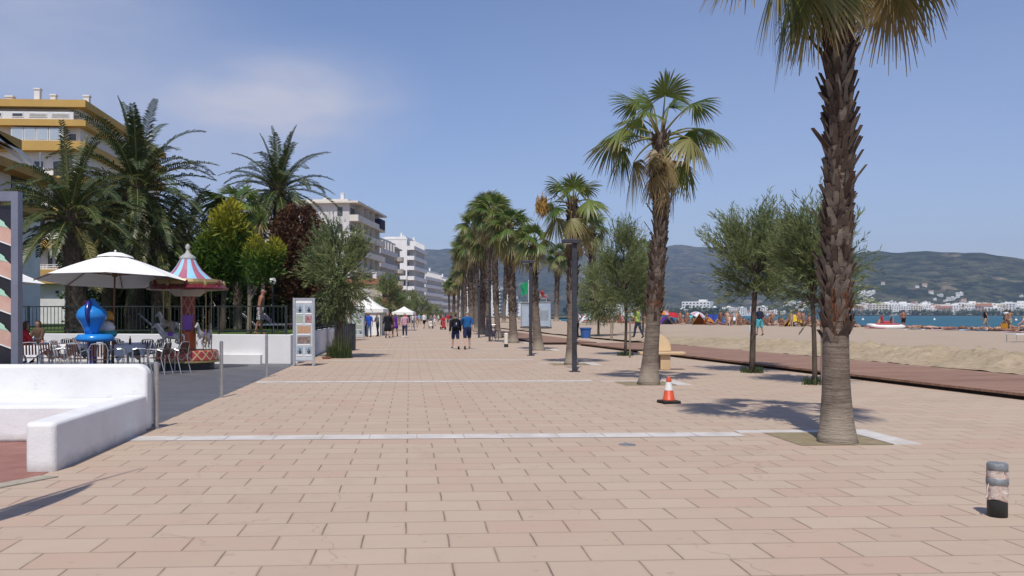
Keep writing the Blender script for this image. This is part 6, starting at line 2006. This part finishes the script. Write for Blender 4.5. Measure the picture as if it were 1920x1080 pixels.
def tee(mat, hem=.86): return ('shirt', mat, ('torso', 'uarm', 'hip', 'thigh', 'farm'), lambda p, g: g in ('torso', 'uarm') or (g == 'hip' and p.z > hem), .018)
def shorts(mat, bot=.52, th=.022): return ('shorts', mat, ('hip', 'thigh', 'torso'), lambda p, g: p.z > bot and p.z < 1.06, th)
def trousers(mat): return ('trousers', mat, ('hip', 'thigh', 'calf', 'torso'), lambda p, g: p.z < 1.06 and p.z > .09, .017)
def on(px, py, z=0.0):
    c = G(px, py, z); return (c.x, c.y, z)
WALKL = dict(ll=(22, 12), rl=(-16, 14), la=(-18, 10, 12), ra=(20, 10, 16))
WALKR = dict(ll=(-16, 14), rl=(22, 12), la=(20, 10, 16), ra=(-18, 10, 12))
STAND = dict(ll=(2, 3), rl=(-2, 3), la=(4, 9, 12), ra=(2, 9, 16))
def backpack(t, V, Tg):
    p = part('backpack', t, M['fab_black'], lambda m: m.box(0, -.20, 1.08, .30, .17, .44), bevel=.06)
    part('pocket', p, M['fab_navy'], lambda m: m.box(0, -.30, 1.12, .22, .06, .2), bevel=.02)
    part('tag', p, M['fab_white'], lambda m: m.box(.01, -.337, 1.22, .025, .012, .12))
person('person seen from behind in a black jacket and backpack with navy shorts, walking away', on(854, 655), R(2), dict(lean=4, width=1.06, **WALKL), 'fair', (('jacket', 'fab_black', ('torso', 'uarm', 'farm', 'hip', 'neck'), lambda p, g: g != 'hip' or p.z > .90, .03), shorts('fab_navy')), 'dark', 0, .93, extra=backpack)
person('grey-haired person seen from behind in a blue shirt and dark shorts, walking away', on(876, 655), R(3), dict(lean=2, width=1.12, belly=1.15, **WALKR), 'fair', (tee('fab_blue', .82), shorts('fab_navy')), 'grey', 0, 1.0, shoes='brown')
person('shirtless sunburnt man in black and white patterned shorts on the lawn', (XA(488, 32.2), 32.2, Z0), R(-82), dict(lean=6, ll=(8, 8), rl=(-10, 6), la=(-8, 8, 12), ra=(-10, 8, 14), belly=1.25, width=1.08, head=14), 'red', (shorts('fab_pattern', .56),), 'grey', 0, .95, shoes=None)
person('person in a royal blue shirt and jeans standing by the white tent', on(692, 632), R(170), STAND, 'tan', (tee('fab_royal', .80), trousers('fab_denim')), 'dark', 0, 1.0)
person('person in a grey top and black trousers standing by the white tent', on(708, 631), R(120), dict(lean=5, ll=(8, 5), rl=(-8, 4), la=(20, 8, 70), ra=(22, 8, 80)), 'tan', (tee('fab_grey'), trousers('fab_black')), 'dark', 0, .96)
person('person in a dark top half hidden behind the far picture stand', on(683, 631), R(20), STAND, 'tan', (tee('fab_navy'), trousers('fab_black')), 'dark', 0, 1.0)
def skirt_of(mat, z0, z1, r0, r1):
    def f(t, V, Tg):
        part('skirt', t, M[mat], lambda m: m.lathe([(r0, z1), (r0 + (r1 - r0) * .5, (z0 + z1) / 2), (r1, z0), (r1 - .015, z0), (r0 - .015, z1)], 22), smooth=True)
    return f
LONG = ('torso', 'uarm', 'hip', 'thigh')
person('person in a long black dress walking toward the camera left of the purple dress', on(727, 634), R(178), dict(width=1.12, belly=1.2, **WALKL), 'fair', (('dress', 'fab_black', ('torso', 'uarm', 'farm', 'hip'), None, .03),), 'grey', 1, 1.0, extra=skirt_of('fab_black', .48, 1.0, .19, .27))
person('person in a short purple dress in the group of women', on(741, 631), R(172), dict(width=1.02, **WALKR), 'tan', (('dress', 'fab_purple', ('torso', 'hip'), None, .025),), 'brown', 2, .95, extra=skirt_of('fab_purple', .62, 1.0, .17, .26))
person('person in a pink patterned top and dark blue trousers walking toward the camera', on(759, 633), R(176), dict(width=1.12, belly=1.15, **WALKL), 'fair', (tee('fab_pink', .78), trousers('fab_dkblue')), 'brown', 1, .97, shoes='white')
person('person in a dark maroon dress just behind the black dress', on(733, 632), R(184), STAND, 'tan', (('dress', 'fab_brown', ('torso', 'hip', 'uarm'), None, .025),), 'dark', 2, .97, extra=skirt_of('fab_brown', .55, 1.0, .17, .25))
FARP = ((773, 614, 'white', 'navy', 'fair', 'farther person in a white top and navy shorts behind the women'), (779, 614, 'pink', 'khaki', 'tan', 'farther person in a pink top and khaki shorts behind the women'), (795, 616, 'white', 'black', 'fair', 'farther person in a white top left of the mobility scooter'), (799, 611, 'grey', 'dkblue', 'fair', 'far person in grey walking behind the mobility scooter'), (815, 611, 'pink', 'white', 'fair', 'far person in pale pink between the two scooters'), (840, 612, 'red', 'grey', 'tan', 'far person in red behind the walking couple'), (822, 608, 'white', 'grey', 'fair', 'tiny far person in white in the middle of the promenade'), (786, 609, 'sky', 'khaki', 'tan', 'tiny far person in light blue near the left trees'), (763, 613, 'red', 'black', 'fair', 'far person in red by the white canopy'), (845, 609, 'navy', 'khaki', 'tan', 'tiny far person in navy beside the palm trunks'))
for i, (px, py, a, b_, sk, lab) in enumerate(FARP):
    person(lab, on(px, py), R(170 + i * 37 % 60 if i % 2 else i * 11), WALKL if i % 2 else WALKR, sk, (tee('fab_' + a), shorts('fab_' + b_)), ('dark', 'brown', 'blond', 'grey')[i % 4], i % 2, .95 + .03 * (i % 3), levels=1, face=False, group='strollers far down the promenade')
# mobility scooters
def scooter(label, plabel, px, py, mat, shirt, rz):
    loc = on(px, py)
    t = thing('mobility_scooter', label, 'scooter', loc, rz)
    def whl(x, y): 
        w = part('wheel', t, M['rubber'], lambda m: m.tube([(x, y + .13 * math.cos(a * math.pi / 8), .16 + .13 * math.sin(a * math.pi / 8)) for a in range(17)], .045, 6, 0, False))
        part('rim', w, M['alu'], lambda m: m.tube([(x - .03, y, .16), (x + .03, y, .16)], .09, 10))
    for x, y in ((-.24, -.4), (.24, -.4), (-.2, .5), (.2, .5)): whl(x, y)
    part('deck', t, M['dark_metal'], lambda m: m.box(0, .05, .16, .5, 1.0, .07), bevel=.02)
    part('fairing', t, M[mat], lambda m: m.prism([(-.22, .42), (.22, .42), (.16, .66), (-.16, .66)], .22, .62), bevel=.05)
    part('tiller', t, M['dark_metal'], lambda m: (m.tube([(0, .5, .6), (0, .38, .98)], .03, 8), m.tube([(-.25, .36, .98), (.25, .36, .98)], .018, 6)))
    part('basket', t, M[mat], lambda m: m.box(0, .60, .66, .36, .22, .22), bevel=.02)
    part('seat', t, M['black_metal'], lambda m: (m.box(0, -.22, .46, .46, .44, .09), m.box(0, -.46, .552, .44, .08, .5), m.lathe([(.05, .23), (.05, .459)], 8, (0, -.22, 0))))
    p = person(plabel, (loc[0], loc[1], .0), rz, dict(lean=0, ll=(78, 70), rl=(78, 70), la=(38, 8, 42), ra=(38, 8, 42)), 'fair', (tee('fab_' + shirt), ('trousers', 'fab_grey', ('thigh', 'calf', 'hip'), None, .016)), 'grey', 0, 1, levels=1, face=False)
    p.location = Vector(loc) + Matrix.Rotation(rz, 3, 'Z') @ Vector((0, -.20, .13))
scooter('white-fronted mobility scooter coming down the promenade', 'person in grey riding the white-fronted mobility scooter', 808, 616, 'ride_white', 'grey', R(176))
scooter('dark red mobility scooter left of the walking couple', 'person in dark red riding the dark red mobility scooter', 831, 618, 'ride_red', 'red', R(185))
# beach walkers
ZB = .30
def bag(mat):
    def f(t, V, Tg):
        h = V[[i for i, x in enumerate(Tg) if x == 'hand'][0]]
        part('bag', t, M[mat], lambda m: (m.box(h.x - .05, h.y, h.z - .62, .48, .16, .40), m.tube([h + Vector((-.16, 0, -.22)), h, h + Vector((.08, 0, -.22))], .012, 5)), bevel=.03)
    return f
person('person in navy top and turquoise shorts carrying a white bag on the sand', on(1424, 629, ZB), R(15), dict(width=1.15, belly=1.2, ll=(6, 4), rl=(-8, 6), la=(2, 22, 6), ra=(-4, 10, 10)), 'tan', (tee('fab_navy'), shorts('fab_teal', .42, .03)), 'dark', 0, 1.0, extra=bag('ride_white'), levels=1)
person('person in a lime yellow top on the sand left of the leaning palm', on(1196, 634, ZB), R(40), dict(lean=8, ll=(16, 8), rl=(-14, 12), la=(24, 10, 40), ra=(10, 10, 30)), 'tan', (tee('fab_lime'), trousers('fab_dkblue')), 'dark', 0, .98, levels=1)
person('person in a black tank top and pale shorts walking along the water', on(1848, 620, ZB), R(70), dict(lean=4, **WALKL), 'tan', (('tank_top', 'fab_black', ('torso',), None, .02), shorts('fab_khaki', .5)), 'dark', 0, 1.02, levels=1)
person('person in brown and white beachwear walking at the right edge', on(1887, 620, ZB), R(-60), dict(**WALKR), 'tan', (('top', 'fab_white', ('torso',), lambda p, g: p.z > 1.2, .018), shorts('fab_brown', .5)), 'brown', 1, 1.0, levels=1)
person('person carrying a yellow bag beside the right-edge walker', on(1893, 621, ZB), R(-50), dict(**WALKL), 'tan', (shorts('fab_khaki', .6),), 'brown', 2, .97, levels=1, extra=bag('ride_orange'))
person('person in dark trunks standing at the water edge by the pedal boat', on(1694, 616, ZB), R(0), STAND, 'red', (shorts('fab_black', .55),), 'dark', 0, 1.0, levels=1)
person('lifeguard in red sitting on the tall grey chair', (XA(1018, 92), 92, .28 + 3.0), R(-70), dict(lean=-18, ll=(85, 60), rl=(80, 50), la=(30, 10, 20), ra=(30, 10, 20)), 'red', (tee('fab_red'), ('shorts', 'fab_red', ('hip', 'thigh'), None, .02)), 'dark', 0, 1.0, levels=1, face=False)
[o for o in D.objects if o.get('label', '').startswith('lifeguard in red')][0].location.z = ZA(560, 92, 1018) - .28
person('person in dark clothes on the sand left of the blue bin', on(1081, 636, ZB), R(30), dict(lean=20, ll=(50, 60), rl=(10, 15), la=(30, 8, 40), ra=(30, 8, 40)), 'tan', (tee('fab_brown'), trousers('fab_black')), 'dark', 0, .95, levels=1, face=False)
# seated cafe guests
for px, Y, rz, a, lab in ((44, 25.8, -60, 'red', 'seated guest in dark red behind the dark board frame'), (74, 29.2, 160, 'brown', 'seated guest with long brown hair at the back-row table')):
    person(lab, (XA(px, Y), Y, .05), R(rz), dict(lean=4, ll=(86, 84), rl=(84, 82), la=(30, 8, 60), ra=(34, 8, 60)), 'tan', (tee('fab_' + a), ('trousers', 'fab_dkblue', ('thigh', 'calf', 'hip'), None, .016)), 'brown', 2, 1.0, levels=1, face=False)

# merry-go-round horses
def horse_mesh():
    V = [(0, 0, .62), (0, .28, .66), (0, .44, .78), (0, .56, .98), (0, .62, 1.10), (0, .74, 1.04), (0, .84, .96), (0, -.28, .64), (0, -.40, .62)]
    E = [(0, 1), (1, 2), (2, 3), (3, 4), (4, 5), (5, 6), (0, 7), (7, 8)]
    Rr = [(.14, .155), (.145, .165), (.09, .12), (.065, .09), (.06, .075), (.05, .06), (.04, .045), (.15, .16), (.10, .11)]
    def leg(par, x, y, pts):
        p = par
        for (yy, zz_, r) in pts:
            V.append((x, yy, zz_)); Rr.append((r, r)); E.append((p, len(V) - 1)); p = len(V) - 1
    for x in (-.085, .085):
        leg(1, x, 0, ((.30, .48, .06), (.44 + x, .36, .04), (.36 + x, .16, .03), (.40 + x, .10, .035)))
        leg(7, x, 0, ((-.32, .46, .075), (-.26 + x, .32, .045), (-.42, .20, .034), (-.36, .06, .03), (-.32, .03, .036)))
    for x in (-.03, .03):
        V.append((x, .60, 1.20)); Rr.append((.014, .014)); E.append((4, len(V) - 1))
    return skin_mesh(V, E, Rr, 1)
HV, HF = horse_mesh()
M['horse'] = pm('painted_horse', (.50, .49, .47), (.34, .32, .30), 6, .4, .4)
def horse(px, dY, z, rz, saddle, body='ride_white', s=.62):
    me = D.meshes.new('ride_horse'); me.from_pydata(HV, [], HF); me.materials.append(M['horse'] if body == 'ride_white' else M[body])
    me.polygons.foreach_set('use_smooth', [True] * len(HF))
    o = D.objects.new('ride_horse', me); COL.objects.link(o); o.parent = MGR
    x = XA(px, Ym + dY) - MGR.location.x
    loc = Matrix.Rotation(-R(12), 3, 'Z') @ Vector((x, dY, 0))
    o.location = (loc.x, loc.y, z); o.rotation_euler = (0, 0, R(rz) - R(12)); o.scale = (s, s, s)
    part('saddle', o, M[saddle], lambda m: m.lathe([(0, .80), (.15, .77), (.175, .66), (.16, .60)], 16), smooth=True)
    part('tail', o, M['cloth'], lambda m: m.tube(spline([(0, -.46, .68), (0, -.58, .62), (0, -.60, .42), (0, -.56, .34)], 8), [.03, .045, .055, .055, .05, .045, .035, .02, .01], 7), smooth=True)
    part('mane', o, M['cloth'], lambda m: m.tube(spline([(0, .60, 1.2), (0, .50, 1.08), (0, .38, .9), (0, .30, .82)], 8), [.02, .035, .04, .04, .04, .04, .035, .025, .01], 6), smooth=True)
    part('rod', o, M['mgr_gold'], lambda m: m.tube([(0, 0, -.3 / s * .6), (0, 0, 1.9)], .022, 6))
horse(320, -.35, ZM(650) - .05, 100, 'ride_purple')
horse(381, -.25, ZM(652), 168, 'ride_purple', 'ride_white', .62)
horse(316, .5, ZM(622) - .15, 60, 'mgr_gold')
horse(392, .35, ZM(648), 200, 'ride_navy', 'ride_white', .55)

# sunbathers: a few poses, each figure an object of its own
def crowd_mesh(pose, skin, swim, hair, lying=0):
    V, E, Rd, Tg = skeleton(fingers=False, **pose)
    Vm, Fc = skin_mesh(V, E, Rd, 0)
    segs = [(V[a], V[b], .08, .08, Tg[a], Tg[b]) for a, b in E]
    tags = [near_tag(p, segs) for p in Vm]
    if lying: Vm = [rotx(p, R(lying)) for p in Vm]
    zmin = min(p.z for p in Vm)
    cx = sum(p.y for p in Vm) / len(Vm)
    Vm = [p - Vector((0, cx, zmin)) for p in Vm]
    me = D.meshes.new('person'); me.from_pydata(Vm, [], Fc)
    for m_ in (M['skin_' + skin], M['fab_' + swim], M['hair_' + hair]): me.materials.append(m_)
    top = max(p.z for p in Vm)
    for i, f in enumerate(Fc):
        tg = [tags[v] for v in f]
        if all(x == 'hip' for x in tg) or (i % 1 == 0 and tg.count('hip') >= 3): me.polygons[i].material_index = 1
        elif all(x == 'head' for x in tg):
            c = sum((Vm[v] for v in f), Vector()) / len(f)
            if (me.polygons[i].normal.y < .3): me.polygons[i].material_index = 2
        me.polygons[i].use_smooth = True
    return me
SIT = dict(lean=8, ll=(88, 75), rl=(84, 60), la=(40, 10, 20), ra=(35, 12, 30))
LOUN = dict(lean=-38, ll=(85, 8), rl=(88, 40), la=(-60, 12, 0), ra=(-60, 12, 0))
LIE = dict(ll=(4, 8), rl=(14, 30), la=(5, 20, 20), ra=(10, 14, 20), spread=7)
CM = []
for pose, ly, word in ((SIT, 0, 'sitting'), (LOUN, 0, 'leaning back'), (LIE, -88, 'lying'), (LIE, 90, 'lying face down'), (STAND, 0, 'standing')):
    for skn, sw, hr in (('tan', 'black', 'dark'), ('red', 'red', 'brown'), ('brown', 'royal', 'dark'), ('fair', 'white', 'blond'), ('tan', 'teal', 'brown')):
        CM.append((crowd_mesh(pose, skn, sw, hr, ly), word, sw, skn))
rr = random.Random(321)
TAG = {'tan': 'tanned', 'red': 'sunburnt', 'brown': 'dark-skinned', 'fair': 'pale'}
SWN = {'teal': 'turquoise', 'royal': 'blue'}
def crest_x(Y): return waterline(Y) - 5
def sunbather(px, Yoff, where, stand=.1, lie=0):
    # find the depth where the crest of the beach crosses this direction
    best = None
    for k in range(40, 420):
        d = abs(XA(px, k) - crest_x(k))
        if best is None or d < best[0]: best = (d, k)
    Y = best[1] - Yoff
    x = XA(px, Y)
    k = rr.randrange(20, 25) if rr.random() < stand else (rr.randrange(10, 20) if rr.random() < lie else rr.randrange(0, 20))
    me, word, sw, sk = CM[k]
    o = D.objects.new('person', me); COL.objects.link(o)
    o.location = (x, Y, beach_z(x, Y) - .02); o.rotation_euler = (0, 0, rr.uniform(0, 6.283)); s = rr.uniform(.9, 1.05); o.scale = (s, s, s)
    w = f"{TAG[sk]} bather {word}, {SWN.get(sw, sw)} swimwear, {where}"
    tag(o, w, 'person', w.replace('bather', 'bathers'))
for i in range(42): sunbather(rr.uniform(1600, 1918), rr.uniform(-4, 3), 'on the open sand before the sea', .0, .85)
for i in range(100): sunbather(rr.uniform(1240, 1600), rr.uniform(-8, 12), 'among the tents behind the feathery trees', .22)
for i in range(75): sunbather(rr.uniform(1080, 1245), rr.uniform(0, 16), 'in the packed crowd left of the leaning palm', .22)
for i in range(24): sunbather(rr.uniform(930, 1080), rr.uniform(0, 10), 'in the far crowd behind the palm row', .25)

# tents, shades and towels of the beach crowd
def beach_spot(px, py):
    c = G(px, py, ZB); return c.x, c.y, beach_z(c.x, c.y) - .03
def beach_umbrella(label, px, py, mat, mat2, r, h, tilt):
    x, y, z = beach_spot(px, py)
    t = thing('beach_umbrella', label, 'beach umbrella', (x, y, z), 0, 'beach umbrellas in the crowd')
    mb = MB(); mb.lathe([(0, h), (r * .35, h - .06), (r * .7, h - .22), (r, h - .48)], 16, (0, 0, 0), 0, lambda i, a: (a // 2) % 2)
    o = mb.build('canopy', [M['fab_' + mat], M['fab_' + mat2]], t); o.rotation_euler = (R(tilt), R(tilt * .6), 0)
    part('pole', t, M['alu'], lambda m: m.tube([(0, 0, -.2), (0, 0, h - .02)], .02, 5))
NUM = iter(range(99))
for px, py, a, b_, lab in ((1258, 606, 'red', 'red', 'red beach umbrella right of the leaning palm trunk'), (1292, 606, 'teal', 'grey', 'grey-green beach umbrella between the red one and the orange tent'), (1303, 607, 'pink', 'white', 'pale pink beach umbrella left of the orange tent'), (1328, 605, 'red', 'pink', 'red beach umbrella above the orange tent'), (1281, 604, 'grey', 'khaki', 'dull grey beach umbrella behind the red one'), (1360, 605, 'grey', 'white', 'grey and white beach umbrella right of the blue shelter'), (1378, 607, 'white', 'sky', 'white and light blue beach umbrella behind the feathery tree'), (1452, 606, 'brown', 'khaki', 'brown beach umbrella right of the person with the white bag'), (1104, 603, 'teal', 'white', 'green and white beach umbrella behind the blue bin'), (1130, 602, 'red', 'white', 'red and white beach umbrella in the crowd above the thin stakes'), (1160, 603, 'pink', 'red', 'pink beach umbrella in the crowd by the narrow feathery tree'), (1190, 603, 'purple', 'red', 'purple beach umbrella in the crowd left of the leaning palm'), (1214, 604, 'orange', 'yellow', 'orange beach umbrella mostly behind the leaning palm trunk'), (1076, 602, 'sky', 'white', 'light blue beach umbrella near the third palm'), (1145, 602, 'blue', 'white', 'blue beach umbrella in the crowd beyond the narrow feathery tree'), (1242, 606, 'pink', 'orange', 'salmon beach umbrella touching the leaning palm trunk')):
    beach_umbrella(lab, px, py, a, b_, 1.05, 2.0, 8 + 9 * ((px * 7) % 3))
def beach_tent(label, px, py, mat, w, h, kind='dome', mat2=None):
    x, y, z = beach_spot(px, py)
    t = thing('beach_tent', label, 'beach tent', (x, y, z), R((px * 13) % 40 - 20), 'beach tents and shelters')
    if kind == 'dome':
        mb = MB(); mb.grid(lambda u, v: ((u - .5) * w * (1 - .12 * math.sin(math.pi * v)), (v - .5) * w * .8, h * (math.sin(math.pi * u) ** .7) * (math.sin(math.pi * (v * .85 + .08)) ** .6)), 10, 10)
        mb.build('shell', M['fab_' + mat], t)
        part('floor', t, M['fab_' + (mat2 or 'grey')], lambda m: m.box(0, 0, 0, w * .9, w * .75, .04))
    elif kind == 'ridge':
        part('shell', t, M['fab_' + mat], lambda m: (m.poly([(-w / 2, -w * .4, 0), (0, -w * .4, h), (0, w * .4, h), (-w / 2, w * .4, 0)])))
        part('flap', t, M['fab_' + (mat2 or mat)], lambda m: (m.poly([(w / 2, -w * .4, 0), (0, -w * .4, h), (0, w * .4, h), (w / 2, w * .4, 0)]), m.poly([(-w / 2, w * .4, 0), (w / 2, w * .4, 0), (0, w * .4, h)])))
    else:
        part('windbreak', t, M['fab_' + mat], lambda m: [m.poly([(-w / 2 + w * k / 6, .25 * (k % 2), 0), (-w / 2 + w * (k + 1) / 6, .25 * ((k + 1) % 2), 0), (-w / 2 + w * (k + 1) / 6, .25 * ((k + 1) % 2), h), (-w / 2 + w * k / 6, .25 * (k % 2), h)]) for k in range(6)])
        for k in range(7): part('pole', t, M['wood'], lambda m: m.tube([(-w / 2 + w * k / 6, .25 * (k % 2) - .03, -.1), (-w / 2 + w * k / 6, .25 * (k % 2) - .03, h + .12)], .018, 5))
for px, py, mat, w, h, kd, m2, lab in ((1248, 608, 'purple', 1.9, 1.1, 'ridge', 'white', 'purple and white beach tent beside the leaning palm trunk'), (1259, 608, 'navy', 1.3, .95, 'dome', 'navy', 'small navy beach tent under the red umbrella'), (1311, 609, 'yellow', 1.9, 1.45, 'ridge', 'orange', 'yellow and orange ridge beach tent'), (1328, 609, 'orange', 1.6, 1.0, 'dome', 'red', 'orange dome tent next to the yellow ridge tent'), (1341, 608, 'royal', 2.2, 1.35, 'wind', None, 'royal blue windbreak nearest the orange tents'), (1354, 607, 'blue', 2.0, 1.3, 'dome', 'royal', 'blue dome shelter right of the royal blue windbreak'), (1390, 608, 'brown', 2.8, 1.35, 'dome', 'grey', 'big brownish dome tent behind the wide feathery tree'), (1490, 612, 'yellow', 1.9, 1.35, 'dome', 'teal', 'yellow beach shelter left of the nearest palm trunk'), (1480, 612, 'orange', 1.3, .8, 'ridge', 'brown', 'small orange tent beside the yellow beach shelter'), (1371, 607, 'white', 1.3, 1.0, 'ridge', 'white', 'white ridge tent right of the blue shelters'), (1100, 605, 'white', 2.4, 1.4, 'dome', 'teal', 'white dome tent behind the blue bin'), (1120, 604, 'teal', 2.0, 1.2, 'dome', 'white', 'green dome tent in the crowd above the thin stakes')):
    beach_tent(lab, px, py, mat, w, h, kd, m2)
# pedal boat on the sand
x, y, z = beach_spot(1662, 616)
t = thing('pedal_boat', 'red and white pedal boat with a grey slide drawn up on the sand', 'pedal boat', (x, y, z), R(70))
for sx in (-1, 1): part('float', t, M['ride_white'], lambda m: m.tube(spline([(sx * .6, -1.5, .25), (sx * .6, -.8, .2), (sx * .6, .8, .2), (sx * .6, 1.6, .42)], 8), [.08, .2, .24, .25, .25, .25, .24, .2, .06], 10), smooth=True)
part('deck', t, M['ride_red'], lambda m: m.box(0, 0, .42, 1.5, 2.0, .12), bevel=.03)
for sx in (-1, 1): part('seat', t, M['ride_red'], lambda m: (m.box(sx * .35, .1, .542, .55, .5, .2), m.box(sx * .35, .38, .744, .55, .1, .5)), bevel=.03)
part('slide', t, M['cabin'], lambda m: m.prism([(-.3, -.95), (.3, -.95), (.3, -.2), (-.3, -.2)], 1.25, 1.33))
for sx in (-1, 1): part('slide_leg', t, M['alu'], lambda m: m.tube([(sx * .28, -.55, .54), (sx * .28, -.55, 1.249)], .025, 5))

# towels and bags on the sand
for px, py, mat, lab in ((1716, 618, 'white', 'white towel spread on the sand right of the standing man in dark trunks'), (1770, 619, 'pink', 'pink towel spread on the sand in the middle of the open beach'), (1782, 619, 'white', 'white towel lying next to the pink towel'), (1826, 620, 'sky', 'light blue towel left of the walkers at the right edge'), (1858, 621, 'navy', 'dark towel right behind the person in the black tank top'), (1640, 616, 'red', 'red towel just right of the nearest palm trunk'), (1742, 617, 'navy', 'dark blue towel left of the pink towel'), (1905, 623, 'pink', 'pale pink towel at the very right edge')):
    x, y, z = beach_spot(px, py)
    mb = MB(); mb.grid(lambda u, v: ((u - .5) * 1.0, (v - .5) * 1.9, .05 + .03 * math.sin(u * 9 + v * 5)), 6, 8)
    tag(mb.build('towel', M['fab_' + mat], loc=(x, y, z + .02), rz=R(px % 90)), lab, 'towel')
